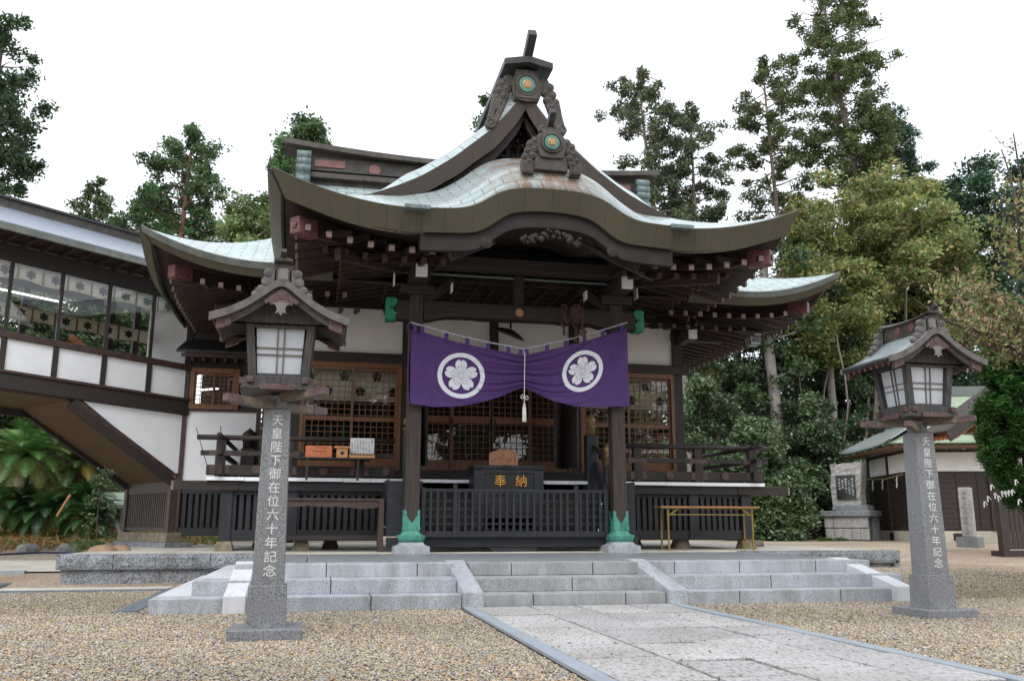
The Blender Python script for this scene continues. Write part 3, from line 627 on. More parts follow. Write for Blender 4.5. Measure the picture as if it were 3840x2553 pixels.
# portico posts
for sx in (-1, 1):
    x = sx * 1.89; y = 15.72
    q = MB(); s1, s2 = .30, .20
    vs = [(x + i * s1, y + j * s1, z) for z in (.478, .60) for i, j in ((-1, -1), (1, -1), (1, 1), (-1, 1))]
    for t in (.25, .5, .75, 1): vs += [(x + i * (s1 - (s1 - s2) * math.sin(t * 1.57)), y + j * (s1 - (s1 - s2) * math.sin(t * 1.57)), .60 + .045 * t * t + .02 * t) for i, j in ((-1, -1), (1, -1), (1, 1), (-1, 1))]
    n = len(vs) // 4; q.add(vs, [(a * 4 + k, a * 4 + (k + 1) % 4, a * 4 + 4 + (k + 1) % 4, a * 4 + 4 + k) for a in range(n - 1) for k in range(4)] + [tuple(range(4 * n - 4, 4 * n))])
    q.build('footing_stone', gran, H, bevel=.006)
    q = MB(); prof = [(.150, .65), (.19, .67), (.22, .71), (.235, .765), (.235, .78), (.19, .79), (.158, .815), (.145, .85), (.142, .875)]
    vs = [(x + i * r_, y + j * r_, z) for r_, z in prof for i, j in ((-1, -.72), (-.72, -1), (.72, -1), (1, -.72), (1, .72), (.72, 1), (-.72, 1), (-1, .72))]
    q.add(vs, [(a * 8 + k, a * 8 + (k + 1) % 8, a * 8 + 8 + (k + 1) % 8, a * 8 + 8 + k) for a in range(len(prof) - 1) for k in range(8)]); q.build('post_shoe', green, H, bevel=.004)
    MB().box(x - .148, x + .148, y - .148, y + .148, .87, .93).build('post_shoe', green, H)
    for face in range(4):                                         # zig-zag sheath with curled tips
        w_ = .137; p = [(-w_, .90), (w_, .90), (w_, 1.20), (w_ - .02, 1.215), (w_ - .055, 1.17), (w_ - .035, 1.14), (w_ - .06, 1.10), (.045, 1.04), (0, .985), (-.045, 1.04), (-w_ + .06, 1.10), (-w_ + .035, 1.14), (-w_ + .055, 1.17), (-w_ + .02, 1.215), (-w_, 1.20)]
        q = MB(); q.prism(p, -.139, -.128); an = face * math.pi / 2
        q.map(lambda v: Vector((x + v.x * math.cos(an) - v.y * math.sin(an), y + v.x * math.sin(an) + v.y * math.cos(an), v.z))); q.build('post_sheath', green, H)
    o = MB().box(x - .127, x + .127, y - .127, y + .127, .9, 5.05).build('portico_post', woodPost, H, bevel=.02)
    MB().box(x - .3, x + .3, y - .2, y + .2, 5.05, 5.22).build('bearing_block', woodH, H, bevel=.02)
    MB().box(x - .17, x + .17, 14.98, 16.4, 5.22, 5.44).build('bracket_arm', woodH, H)
    q = MB(); q.prism([(x - .10, 5.20), (x + .10, 5.20), (x + .10, 5.50), (x + .02, 5.50), (x - .10, 5.62)], 14.90, 14.975); q.build('white_beam_end', whitep, H, bevel=.004)
    q = MB(); q.box(*sorted((sx * 2.3, sx * 2.32)), 15.55, 15.75, 5.2, 5.44); q.build('white_beam_end', whitep, H)
    q = MB(); q.box(*sorted((sx * 1.28, sx * 1.26)), 15.45, 15.65, 5.10, 5.26); q.build('white_beam_end', whitep, H)
    # beam nose and its green cap
    MB().box(*sorted((sx * 2.0, sx * 2.28)), 15.60, 15.86, 4.58, 4.92).build('beam_nose', woodH, H)
    p = [(2.26, 4.56), (2.44, 4.56), (2.44, 4.96), (2.28, 4.96), (2.24, 4.92), (2.27, 4.84), (2.31, 4.78), (2.30, 4.72), (2.25, 4.68), (2.29, 4.62)]
    q = MB(); q.prism([(sx * a, b) for a, b in (p if sx > 0 else p[::-1])], 15.585, 15.875); q.build('green_beam_cap', greenL, H)
    MB().lathe((sx * 2.34, 15.58, 4.77), [(.022, 0), (.022, -.008)], 8, 'y').build('cap_boss', iron, H)
top = [(x, 4.93) for x in np.linspace(-1.76, 1.76, 25)]; bot = [(x, 4.56 + .10 * max(0, 1 - (abs(x) / 1.76) ** 6) ** .5 * min(1, (1.76 - abs(x)) / .35)) for x in np.linspace(-1.76, 1.76, 25)]
MB().strip(top, bot, 15.56, 15.84).build('rainbow_beam', woodH, H, bevel=.01)
MB().box(-1.76, 1.76, 15.545, 15.56, 4.86, 4.90).build('beam_moulding', woodR, H)
o = MB().lathe((0, 15.555, 4.79), [(.078, 0), (.078, -.015), (.066, -.022)], 20, 'y').build('gilt_crest', gold, H); emblem(MB(), 0, 4.79, 15.53, .058, .01).build('crest_flower', gold, o)
MB().box(-2.6, 2.6, 15.3, 15.55, 5.5, 5.72).build('eave_beam', woodH, H); MB().box(-.09, .09, 15.6, 15.78, 4.93, 5.5).build('strut', woodV, H)
for sx in (-1, 1):                                                 # long curved tie beams to the hall
    m = MB(); n = 10; pts = [(sx * 1.85, 15.85 + 2.2 * i / n, 4.72 + .5 * math.sin(i / n * 1.5)) for i in range(n + 1)]
    for a, b in zip(pts[:-1], pts[1:]): m.bar(a, b, .16, .26)
    m.build('tie_beam', woodH, H); m = MB(); m.bar((sx * 1.75, 15.7, 4.95), (sx * 1.2, 15.72, 5.35), .12, .14); m.build('brace', woodH, H)
# coffered portico ceiling
m = MB()
for i in range(15): m.box(-2.4 + i * .34, -2.36 + i * .34, 15.85, 17.9, 5.40, 5.45)
for j in range(6): m.box(-2.4, 2.4, 15.95 + j * .36, 15.99 + j * .36, 5.402, 5.452)
m.build('ceiling_lattice', woodR, H); MB().box(-2.5, 2.5, 15.8, 18, 5.5, 5.53).build('ceiling_board', darkroom, H)

# ---------------------------------------------------------------- hall roofs
def prof(pts):
    px, pz = zip(*pts); return lambda x: float(np.interp(abs(x), px, pz))
def smoothp(pts, n=60, k=5):
    px, pz = zip(*pts); X = np.linspace(px[0], px[-1], n * k); Z = np.interp(X, px, pz)
    w_ = k * 2 + 1; Zp = np.r_[Z[w_:0:-1], Z, Z[-1] + (Z[-1] - Z[-2]) * np.arange(1, w_ + 1)]; Zs = np.convolve(Zp, np.ones(2 * w_ + 1) / (2 * w_ + 1), 'valid')
    return lambda x: float(np.interp(abs(x), X, Zs[:len(X)]))
def lift(d, A=.51, Ld=2.25): return A * max(0, 1 - d / Ld) ** 2
GA = smoothp([(0, 8.98), (.22, 8.63), (.41, 8.39), (.6, 8.15), (.85, 7.92), (1.08, 7.72), (1.35, 7.48), (1.68, 7.24), (1.93, 7.07), (2.29, 6.88), (2.72, 6.69), (3.2, 6.52)])
K0 = smoothp([(0, 6.235), (.3, 6.23), (.53, 6.21), (.69, 6.18), (.85, 6.13), (.95, 6.07), (1.05, 6.0), (1.19, 5.90), (1.35, 5.83), (1.6, 5.785), (2.05, 5.765), (4.5, 5.75)])
K1 = smoothp([(0, 6.79), (.5, 6.74), (.85, 6.58), (1.2, 6.28), (1.6, 6.02), (2.0, 5.92), (2.4, 5.885), (4.5, 5.88)])
KB = smoothp([(0, 5.90), (.2, 5.90), (.53, 5.865), (.77, 5.79), (.94, 5.63), (1.12, 5.50), (1.3, 5.45), (1.6, 5.43), (2.05, 5.41), (4.5, 5.36)])
YA, WA = 13.13, 4.41
def zskA(d): return 5.75 + .40 * d + .045 * d * d          # skirt height by distance in from the eave
def ztopA(x, Y):
    d = Y - YA; z = zskA(d)
    if d < .32: t = d / .32; t = t * (2 - t); kb = K0(x) * (1 - t) + K1(x) * t - (5.75 + .13 * t)
    else: kb = (K1(x) - 5.88)
    return z + kb
def edge_lift(c, W, v): return lift(W - abs(c)) * (1 - v) ** 2
def frontA(s, t):
    s = s * 2 - 1; Y = YA + t * 1.9; lim = WA - t * 1.70; x = s * lim
    return (x, Y, ztopA(x, Y) + edge_lift(s * WA, WA, t))
surf('roof_skirt', frontA, 150, 14, karam if False else roofm, H, uax=0, thick=.03)
def kara(s, t):
    x = (s * 2 - 1) * 2.25; Y = YA - .03 + t * 1.95; return (x, Y, ztopA(x, max(YA, Y)) + .022 * min(1, (2.25 - abs(x)) * 4) + .004)
surf('curved_gable_roof', kara, 110, 20, karam, H, thick=.02)
for sx in (-1, 1):
    def sideA(s, t):
        Y = YA + t * 1.9 + s * (18.6 - YA - t * 1.9); x = sx * (WA - t * 1.70); return (x, Y, zskA(t * 1.9) + lift(s * 5.4) * (1 - t) ** 2)
    surf('side_roof_skirt', sideA if sx > 0 else (lambda s, t, f=sideA: f(1 - s, t)), 40, 10, roofm, H, uax=1, thick=.03)
def gtop(x): return GA(x) + .30 * min(1, max(0, (3.0 - abs(x)) / .8))
surf('gable_roof', lambda s, t: ((s * 2 - 1) * 3.0, 15.42 + t * 5.4, gtop((s * 2 - 1) * 3.0)), 80, 4, roofm, H)
def verge(s, t):
    x = (s * 2 - 1) * 3.0; return (x, 14.98 + .44 * t, GA(x) + (gtop(x) - GA(x)) * math.sin(t * 1.57))
surf('verge_roll', verge, 80, 6, tiles('verge_tiles', ((.38, .48, .47), (.46, .56, .54)), .33, .30, .010, (.08, .10, .10), .33, stain=(.25, .29, .28)), H)
# fascias: leaning boards under the tile edge
def fascia(name, pts_top, pts_bot, mat, parent, th=.05):
    m = MB(); n = len(pts_top); uv = []; ul = 0
    for i, (a, b) in enumerate(zip(pts_top, pts_bot)):
        if i: ul += (Vector(a) - Vector(pts_top[i - 1])).length
        m.v += [tuple(a), tuple(b)]; uv += [(ul, .2), (ul, .8)]
    m.uv = uv; m.f = [(2 * i, 2 * i + 1, 2 * i + 3, 2 * i + 2) for i in range(n - 1)]
    o = m.build(name, mat, parent); s_ = o.modifiers.new('thickness', 'SOLIDIFY'); s_.thickness = th; s_.offset = -1; return o
xsA = np.linspace(-WA, WA, 160)
def botA(x): return (KB(x) if abs(x) < 2.05 else 5.40 - .03 * min(1, (abs(x) - 2.05) * 4)) + lift(WA - abs(x)) * .98 * (1 - .12 * max(0, 1 - (WA - abs(x)) / .6))
fascia('front_fascia', [(x, YA - .02 - (.05 if abs(x) < 2.05 else 0), K0(x) + lift(WA - abs(x)) + .012) for x in xsA], [(x * (1 - .052 * max(0, abs(x) / WA) ** 4), YA + .14 - (.05 if abs(x) < 2.05 else 0), botA(x) + .02) for x in xsA], fasm, H)
for sx in (-1, 1):
    ysA = np.linspace(YA, 17.2, 50)
    fascia('side_fascia', [(sx * (WA + .01), y, 5.765 + lift(y - YA)) for y in ysA], [(sx * (WA - .20), y + .14 * max(0, 1 - (y - YA)), 5.42 + lift(y - YA)) for y in ysA], fasm, H)
    MB().box(*sorted((sx * 1.98, sx * 2.38)), YA - .13, YA + .0, 5.735, 5.80).build('gutter_box', patina, H, bevel=.006)
    q = MB(); q.tube([(sx * 2.42, YA - .09, 5.76), (sx * 2.44, YA + .05, 5.37)], .012, 6); q.build('gutter_strap', bronze, H)
# dark boards (soffits) under the eaves, rising inward
def soffA(s, t):
    x = (s * 2 - 1) * (WA - .25 - t * 1.9); Y = YA + .12 + t * 2.3; z = (5.42 + .22 * t * 2.3) + lift(WA - abs((s * 2 - 1) * WA)) * (1 - t) ** 2
    if abs(x) < 2.1: z = max(z, KB(x) + .05 + .1 * t)
    return (x, Y, z)
surf('soffit', soffA, 100, 10, woodR, H, thick=.02)
for sx in (-1, 1):
    surf('side_soffit', lambda s, t: (sx * (WA - .22 - t * 1.9), YA + .12 + t * 2.3 + s * (18.0 - YA - .12 - t * 2.3), 5.42 + .22 * t * 2.1 + lift(s * 4.9) * (1 - t) ** 2), 30, 8, woodR, H, thick=.02)
# inner curved barge of the undulating gable
xi = np.linspace(-2.1, 2.1, 70)
MB().strip([(x, KB(x) + .06) for x in xi], [(x, KB(x) - .05 - .20 * min(1, max(.9, abs(x) / 1.2))) for x in xi], YA + .16, YA + .26).build('inner_bargeboard', M('deep_brown_beam', (.016, .0105, .0085), .7, .4, 3), H)
MB().strip([(x, KB(x) + .06) for x in xi], [(x, KB(x) - .02 - .10) for x in xi], YA + .26, YA + .5).build('inner_bargeboard', woodR, H)
m = MB()
for i in range(46):                                               # carved blossom pendant
    a = random.uniform(-.5, .5); z = 5.57 - abs(a) * .28 + random.uniform(-.07, .08); r_ = random.uniform(.03, .06)
    m.lathe((a, YA + .16 + random.uniform(-.04, .03), z), [(r_ * .5, .03), (r_, 0), (r_ * .7, -.03), (r_ * .2, -.045)], 7, 'y')
m.build('carved_pendant', woodV, H, True)
m = MB()
for k in range(6):
    pts = [(.55 + .12 * k + .10 * j, YA + .45, 5.60 - .05 * k - .055 * j - .02 * math.sin(j * 1.5)) for j in range(8)]; m.tube(pts, .022, 6)
m.build('carved_waves', woodH, H, True)
for sx in (-1, 1): MB().lathe((sx * 1.05, YA + .158, 5.35), [(.10, 0), (.10, -.015), (.02, -.03)], 14, 'y')  .build('barge_rosette', MATS['deep_brown_beam'], H)
for x, z in ((-1.6, 5.18), (1.6, 5.18)):
    m = MB(); m.bar((x, YA + .4, z), (x * .55, YA + .6, z + .38), .12, .2); m.build('brace', woodH, H)
# beams crossing behind the curved gable
MB().box(-3.6, 3.6, 14.9, 15.1, 5.42, 5.6).build('eave_beam', woodH, H)
# rafters with pale copper ends
def rafter(x0, y0, z0, x1, y1, z1, cap, parent, s_=.078):
    m = MB(); m.bar((x0, y0, z0), (x1, y1, z1), s_, s_ * 1.1); o = m.build('rafter', woodR, parent)
    d = Vector((x1 - x0, y1 - y0, 0)).normalized(); p = Vector((x0, y0, z0)); q = MB(); q.bar(p - d * .008, p + d * .03, s_ + .010, s_ * 1.1 + .012)
    c = q.build('rafter_cap', cap, o); return o
for sx in (-1, 1):
    for k in range(8):
        x = sx * (1.55 + k * .325); L_ = lift(WA - abs(x)) * .9; y1 = 16.0 - max(0, abs(x) - 2.6) * .6; rafter(x, 13.50, 5.22 + L_, x, y1, 5.22 + .28 * (y1 - 13.5) + L_ * .3, pinkl, H)
    for k in range(7):
        x = sx * (1.60 + k * .325); y1 = 17.6; rafter(x, 14.25, 5.28 + lift(WA - abs(x)) * .5, x, y1, 5.26 + .20 * (y1 - 14.25), capD, H)
    for k in range(11):
        y = 13.85 + k * .325; L_ = lift(y - YA) * .9; x1 = 2.1 + max(0, 15.0 - y) * .9; rafter(sx * 4.02, y, 5.22 + L_, sx * x1, y, 5.22 + .28 * (4.02 - x1) + L_ * .3, pinkl, H)
    for k in range(9):
        y = 14.6 + k * .325; rafter(sx * 3.3, y, 5.28 + lift(y - YA) * .3, sx * 1.9, y, 5.28 + .2 * 1.4, capD, H)
    m = MB(); m.bar((sx * 3.95, 13.59, 5.50), (sx * 2.4, 15.14, 5.70), .17, .25); o = m.build('hip_rafter', woodR, H)
    q = MB(); q.bar((sx * 4.03, 13.51, 5.50), (sx * 3.74, 13.80, 5.52), .21, .27, h2=.30); q.build('hip_rafter_cap', pinkc, o, bevel=.015)
    emblem(MB(), 0, 0, 0, .06, .012).map(lambda v, sx=sx: Matrix.Rotation(sx * R(45), 3, 'Z') @ v + Vector((sx * 4.035, 13.505, 5.50))).build('cap_flower', pinkc, o)
    m = MB(); m.bar((sx * 3.35, 14.2, 5.28), (sx * 2.2, 15.35, 5.45), .13, .2); o = m.build('hip_rafter', woodR, H)
    for y0, z0, a_, b_ in ((13.9, 5.32, 3.7, 1.5), (14.6, 5.40, 3.0, 1.5)): pass
# big front gable
xg = np.linspace(-2.95, 2.95, 81)
gb = [(x, GA(x)) for x in xg]
def nrm(x, d):
    e_ = .02; s_ = (GA(x + e_) - GA(x - e_)) / (2 * e_); return GA(x) - d * math.sqrt(1 + min(s_ * s_, 1.1))
bp_ = fascia('bargeboard', [(x, 14.97, GA(x) + .004) for x in xg], [(x, 15.03, nrm(x, .29)) for x in xg], bargem, H, .06)
MB().strip([(x, nrm(x, .27)) for x in xg[4:-4]], [(x, nrm(x, .42)) for x in xg[4:-4]], 15.20, 15.30).build('inner_bargeboard', woodH, H)
MB().strip([(x, GA(x) - .04) for x in xg[4:-4]], [(x, nrm(x, .20)) for x in xg[4:-4]], 15.03, 15.9).build('gable_soffit', woodR, H)
m = MB()
for k in range(-9, 10):
    x = k * .21; m.box(x - .035, x + .035, 15.62, 15.66, 6.5, nrm(x, .30))
for k in range(9): z = 6.6 + k * .21; xw = 2.2 - k * .27; m.box(-xw, xw, 15.625, 15.655, z, z + .05)
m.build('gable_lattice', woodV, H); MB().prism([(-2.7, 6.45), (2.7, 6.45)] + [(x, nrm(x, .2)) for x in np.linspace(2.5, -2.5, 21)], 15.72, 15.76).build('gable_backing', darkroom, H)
MB().box(-2.7, 2.7, 15.0, 15.7, 6.46, 6.60).build('gable_sill', bronze, H)
m = MB()
for i in range(60):
    a = random.uniform(-1.0, 1.0); z = nrm(a, .52) - random.uniform(0, .34); r_ = random.uniform(.03, .06)
    m.lathe((a, 15.5 + random.uniform(-.04, .04), z), [(r_ * .5, .03), (r_, 0), (r_ * .6, -.04), (r_ * .2, -.05)], 7, 'y')
m.build('gable_carving', woodV, H, True)
# ridge running back from the gable, its hood and finial
def ridge(name, x0, x1, y0, y1, axis, zb, zt, wv, wc, mat1, mat2, parent, flare=0):
    m = MB(); n = 24
    def pt(t, a, z): return (x0 + (x1 - x0) * t, y0 + a, z) if axis == 'x' else (x0 + a, y0 + (y1 - y0) * t, z)
    m1 = MB()
    for i in range(n + 1):
        t = i / n; 
        for a, z in ((-wv, zb), (-wv, zt), (wv, zt), (wv, zb)): m1.v.append(pt(.03 + .94 * t, a, z))
    m1.f = [(4 * i + k, 4 * i + (k + 1) % 4, 4 * i + 4 + (k + 1) % 4, 4 * i + 4 + k) for i in range(n) for k in range(4)] + [(0, 1, 2, 3), (4 * n + 3, 4 * n + 2, 4 * n + 1, 4 * n)]
    o = m1.build(name, mat1, parent)
    for i in range(n + 1):
        t = i / n; L_ = flare * abs(2 * t - 1) ** 2.2
        for a, z in ((-wc, zt - .02), (-wc, zt + .10), (0, zt + .20), (wc, zt + .10), (wc, zt - .02), (0, zt + .07)): m.v.append(pt(t, a, z + L_))
    m.f = [(6 * i + k, 6 * i + (k + 1) % 6, 6 * i + 6 + (k + 1) % 6, 6 * i + 6 + k) for i in range(n) for k in range(6)] + [(0, 1, 2, 5), (2, 3, 4, 5), (6 * n + 1, 6 * n, 6 * n + 5, 6 * n + 2), (6 * n + 3, 6 * n + 2, 6 * n + 5, 6 * n + 4)]
    m.build('ridge_cap', mat2, o); return o
ridge('gable_ridge', 0, 0, 14.72, 20.4, 'y', 8.75, 9.32, .22, .46, bronze, bronzeD, H)
MB().bar((0, 15.3, 9.30), (0, 14.42, 9.83), .16, .18).build('ridge_finial', bronzeD, H, bevel=.02)
def onigawara(cx, y, cz, s, parent, wings=True):
    pts = [(cx + s * a, cz + s * b) for a, b in ((-.22, -.29), (-.26, -.18), (-.285, 0), (-.24, .14), (-.14, .25), (0, .285), (.14, .25), (.24, .14), (.285, 0), (.26, -.18), (.22, -.29), (0, -.31))]
    o = MB().prism(pts, y - .02, y + .14).build('ridge_end_tile', bronze, parent, bevel=.012)
    MB().lathe((cx, y - .02, cz), [(.21 * s, 0), (.21 * s, -.03), (.17 * s, -.035), (.165 * s, -.01)], 28, 'y').build('crest_rim', bronze, o)
    MB().lathe((cx, y - .03, cz), [(.145 * s, 0), (.145 * s, -.025), (.12 * s, -.03)], 28, 'y').build('crest_disc', M('dull_teal', (.075, .21, .17), .55, .25, 8), o)
    MB().lathe((cx, y - .05, cz), [(.085 * s, 0), (.085 * s, -.015), (.07 * s, -.02)], 20, 'y').build('crest_boss', gold, o)
    emblem(MB(), cx, cz, y - .07, .07 * s, .014).build('crest_flower', gold, o)
    return o
def cloudwing(cx, y, cz, s, sx, parent, tail=True):
    m = MB()
    spots = [(.33, .12, .09), (.43, .04, .085), (.36, -.06, .085), (.48, -.10, .08), (.40, -.20, .085), (.54, -.24, .075), (.46, -.33, .07), (.30, .0, .07)]
    for a, b, r_ in spots:
        c = (cx + sx * a * s, y + .03, cz + b * s); r_ *= s
        m.lathe(c, [(r_, .05), (r_, -.03), (r_ * .8, -.05), (r_ * .62, -.035), (r_ * .45, -.05), (r_ * .12, -.06)], 14, 'y')
    for k in range(5):
        a0 = .38 + k * .045
        if tail: pts = [(cx + sx * (a0 + t * (.20 - .02 * k)) * s, y + .03, cz + (-.28 - .56 * t + .06 * t * t + (.02 * k)) * s) for t in np.linspace(0, 1, 7)]
        else: pts = [(cx + sx * (a0 + .05 * math.sin(t * 3)) * s, y + .03, cz + (-.26 - .36 * t) * s) for t in np.linspace(0, 1, 6)]
        m.tube(pts, [.05 * s] * 3 + [.042 * s] * (len(pts) - 3), 8)
    if tail:
        m.lathe((cx + sx * .64 * s, y + .03, cz - .76 * s), [(.10 * s, .07), (.10 * s, -.04), (.07 * s, -.05), (.055 * s, -.03), (.03 * s, -.05)], 16, 'y')
    return m.build('cloud_wing', bronze, parent, True)
oa = onigawara(0, 14.93, 9.02, 1.05, H)
for sx in (-1, 1): cloudwing(0, 14.95, 9.0, 1.05, sx, oa)
# small ridge of the undulating gable
MB().box(-.28, .28, 13.18, 13.6, 6.62, 6.90).build('crest_base', bronze, H, bevel=.01)
ridge('small_ridge', 0, 0, 13.25, 15.3, 'y', 6.6, 7.12, .16, .24, bronze, bronze, H)
ob = onigawara(0, 13.16, 7.08, .86, H); pts = [(-.30, 6.88), (-.33, 7.0), (-.24, 7.2), (-.13, 7.34), (0, 7.40), (.13, 7.34), (.24, 7.2), (.33, 7.0), (.30, 6.88)]
MB().prism(pts, 13.19, 13.30).build('crest_body', bronze, ob, bevel=.015)
for sx in (-1, 1):
    cloudwing(0, 13.17, 7.02, .80, sx, ob, False)
    m = MB(); m.lathe((sx * .14, 13.2, 7.33), [(.07, .05), (.07, -.03), (.04, -.045), (.015, -.03)], 14, 'y'); m.build('scroll', bronze, ob, True)
MB().bar((0, 13.45, 7.32), (0, 13.02, 7.60), .105, .13).build('ridge_finial', bronzeD, H, bevel=.015)
# ---- rear hall roof
YB, WB, RB = 15.60, 6.67, 20.3
def zskB(d): return 5.46 + .375 * d + .0785 * d * d
def frontB(s, t):
    d = t * 2.35; lim = WB - d * .98; x = (s * 2 - 1) * lim; return (x, YB + d, zskB(d) + lift(WB - abs((s * 2 - 1) * WB), .53, 2.1) * (1 - t) ** 2)
surf('hall_roof_front', frontB, 90, 12, roofm, H, uax=0, thick=.03)
surf('hall_roof_front', lambda s, t: ((s * 2 - 1) * 4.45, YB + 2.35 + t * 2.35, zskB(2.35 + t * 2.35)), 4, 10, roofm, H, uax=0, thick=.03)
surf('hall_roof_back', lambda s, t: ((1 - s * 2) * 6.4 * (1 - t * .32), 25 - t * 4.7, zskB(t * 4.7)), 10, 12, roofm, H, uax=0, thick=.03)
for sx in (-1, 1):
    f_ = lambda s, t: (sx * (WB - t * 2.3), YB + t * 2.3 + s * (25 - YB - t * 4.6), zskB(t * 2.3) + (lift(s * 9, .53, 2.1)) * (1 - t) ** 2)
    surf('hall_side_skirt', f_ if sx > 0 else (lambda s, t: f_(1 - s, t)), 50, 10, roofm, H, uax=1, thick=.03)
    vy = np.linspace(17.6, 20.3, 20)
    m = MB(); m.v = []; fs = []
    for i, y in enumerate(vy):
        z = zskB(y - YB)
        for a, b in ((4.38, z + .02), (4.62, z - .02), (4.66, z - .16), (4.60, z - .26), (4.38, z - .2)): m.v.append((sx * a, y, b))
    m.f = [(5 * i + k, 5 * i + (k + 1) % 5, 5 * i + 5 + (k + 1) % 5, 5 * i + 5 + k) for i in range(19) for k in range(5)]
    m.build('verge_board', bronze, H)
    MB().add([(sx * 4.3, 17.9, 6.3), (sx * 4.3, 22.7, 6.3), (sx * 4.3, 20.3, 8.9), (sx * 4.2, 17.9, 6.3), (sx * 4.2, 22.7, 6.3), (sx * 4.2, 20.3, 8.9)], [(0, 1, 2), (5, 4, 3), (0, 3, 4, 1), (1, 4, 5, 2), (2, 5, 3, 0)]).build('gable_wall', woodH, H)
    # eaves: two-tone fascia, soffit, rafters
    tb = [(sx * x, YB - .01, 5.475 + lift(WB - x, .53, 2.1)) for x in np.linspace(WB, 3.4, 50)]
    md = [(sx * (x - .02 * (x / WB) ** 6), YB + .03, 5.36 + lift(WB - x, .53, 2.1)) for x in np.linspace(WB, 3.4, 50)]
    bt = [(sx * (x - .17 * (x / WB) ** 6), YB + .13, 5.235 + lift(WB - x, .50, 2.1)) for x in np.linspace(WB, 3.4, 50)]
    fascia('rear_fascia_lip', tb, md, bronze if False else M('grey_green_lip', (.12, .13, .115), .5, .25, 5, bump=.2), H, .04); fascia('rear_fascia', [(a, b + .015, c + .01) for a, b, c in md], bt, fasm, H, .05)
    yy = np.linspace(YB, 24.8, 60)
    fascia('rear_side_fascia', [(sx * (WB + .01), y, 5.475 + lift(y - YB, .53, 2.1)) for y in yy], [(sx * (WB - .18), y + .13 * max(0, 1 - (y - YB)), 5.24 + lift(y - YB, .53, 2.1)) for y in yy], fasm, H, .05)
    surf('rear_soffit', lambda s, t: (sx * ((WB - .2 - t * 2.2) * (1 - s) + 2.0 * s), YB + .12 + t * 2.3, 5.28 + .22 * t * 2.3 + lift(s * (WB - 2.2), .53, 2.1) * (1 - t) ** 2), 30, 8, woodR, H, thick=.02)
    surf('rear_side_soffit', lambda s, t: (sx * (WB - .2 - t * 2.3), YB + .12 + t * 2.3 + s * (24.8 - YB - t * 2.4), 5.28 + .22 * t * 2.3 + lift(s * 9, .53, 2.1) * (1 - t) ** 2), 40, 8, woodR, H, thick=.02)
    for k in range(9):
        x = sx * (3.17 + k * .31); L_ = lift(WB - abs(x), .5, 2.1) * .8; y1 = 18.0 - max(0, abs(x) - 4.3); rafter(x, 16.0, 4.97 + L_ + .10, x, y1, 5.07 + .22 * (y1 - 16) + L_ * .3, pinkl, H, .07)
    for k in range(8):
        x = sx * (2.9 + k * .31); y1 = 18.0; rafter(x, 16.7, 4.97 + lift(WB - abs(x), .5, 2.1) * .3, x, y1, 5.22, capD, H, .07)
    for k in range(20):
        y = 16.35 + k * .31; L_ = lift(y - YB, .5, 2.1) * .8; x1 = 4.2 + max(0, 18.0 - y); rafter(sx * 6.25, y, 5.07 + L_, sx * x1, y, 5.07 + .22 * (6.25 - x1) + L_ * .3, pinkl, H, .07)
    for k in range(14):
        y = 17.2 + k * .31; rafter(sx * 5.55, y, 4.99 + lift(y - YB, .5, 2.1) * .2, sx * 4.2, y, 5.22, capD, H, .07)
    m = MB(); m.bar((sx * 6.12, 16.12, 5.32), (sx * 4.2, 18.04, 5.5), .15, .24); o = m.build('hip_rafter', woodR, H)
    q = MB(); q.bar((sx * 6.20, 16.04, 5.34), (sx * 5.92, 16.32, 5.36), .19, .23, h2=.27); q.build('hip_rafter_cap', pinkc, o, bevel=.015)
    MB().box(*sorted((sx * 4.0, sx * 5.2)), 17.95, 18.15, 4.95, 5.12).build('eave_bracket', woodH, H)
    q = MB().prism([(sx * 4.2 - .09, 4.86), (sx * 4.2 + .09, 4.86), (sx * 4.2 + .09, 5.18), (sx * 4.2 + .0, 5.12), (sx * 4.2 - .09, 5.14)], 17.30, 17.36); q.build('white_beam_end', whitep, H)
    MB().box(sx * 4.2 - .1, sx * 4.2 + .1, 17.36, 18.1, 4.86, 5.05).build('bracket_arm', woodH, H)
rg = ridge('main_ridge', -4.62, 4.62, 20.3, 20.3, 'x', 8.72, 9.42, .20, .42, bronze, bronze, H, .24)
MB().box(-4.25, 4.25, 20.02, 20.10, 9.06, 9.10).build('ridge_moulding', bronzeD, rg); MB().box(-4.3, 4.3, 19.93, 20.1, 8.86, 8.98).build('ridge_moulding', bronze, rg)
for sx in (-1, 1):
    m = MB()
    for k, (a, b, r_) in enumerate(((0, .62, .11), (0, .46, .11), (0, .30, .11), (.02, .0, .13))): m.tube([(sx * 3.98, 19.86 - a, 8.72 + b), (sx * 4.30, 19.86 - a, 8.72 + b)], r_, 10)
    m.box(*sorted((sx * 3.99, sx * 4.29)), 19.82, 20.1, 8.65, 9.40); m.build('ridge_scroll', patina, rg, True)
    MB().box(*sorted((sx * 3.2, sx * 3.9)), 20.075, 20.095, 9.18, 9.36).build('pink_band', M('pink_copper', (.24, .115, .10), .6, .2, 6), rg)
for x in (-2.5, 2.5): MB().lathe((x, 20.09, 9.2), [(.14, 0), (.14, -.03), (.12, -.04)], 20, 'y').build('ridge_medallion', MATS['pink_copper'], rg)
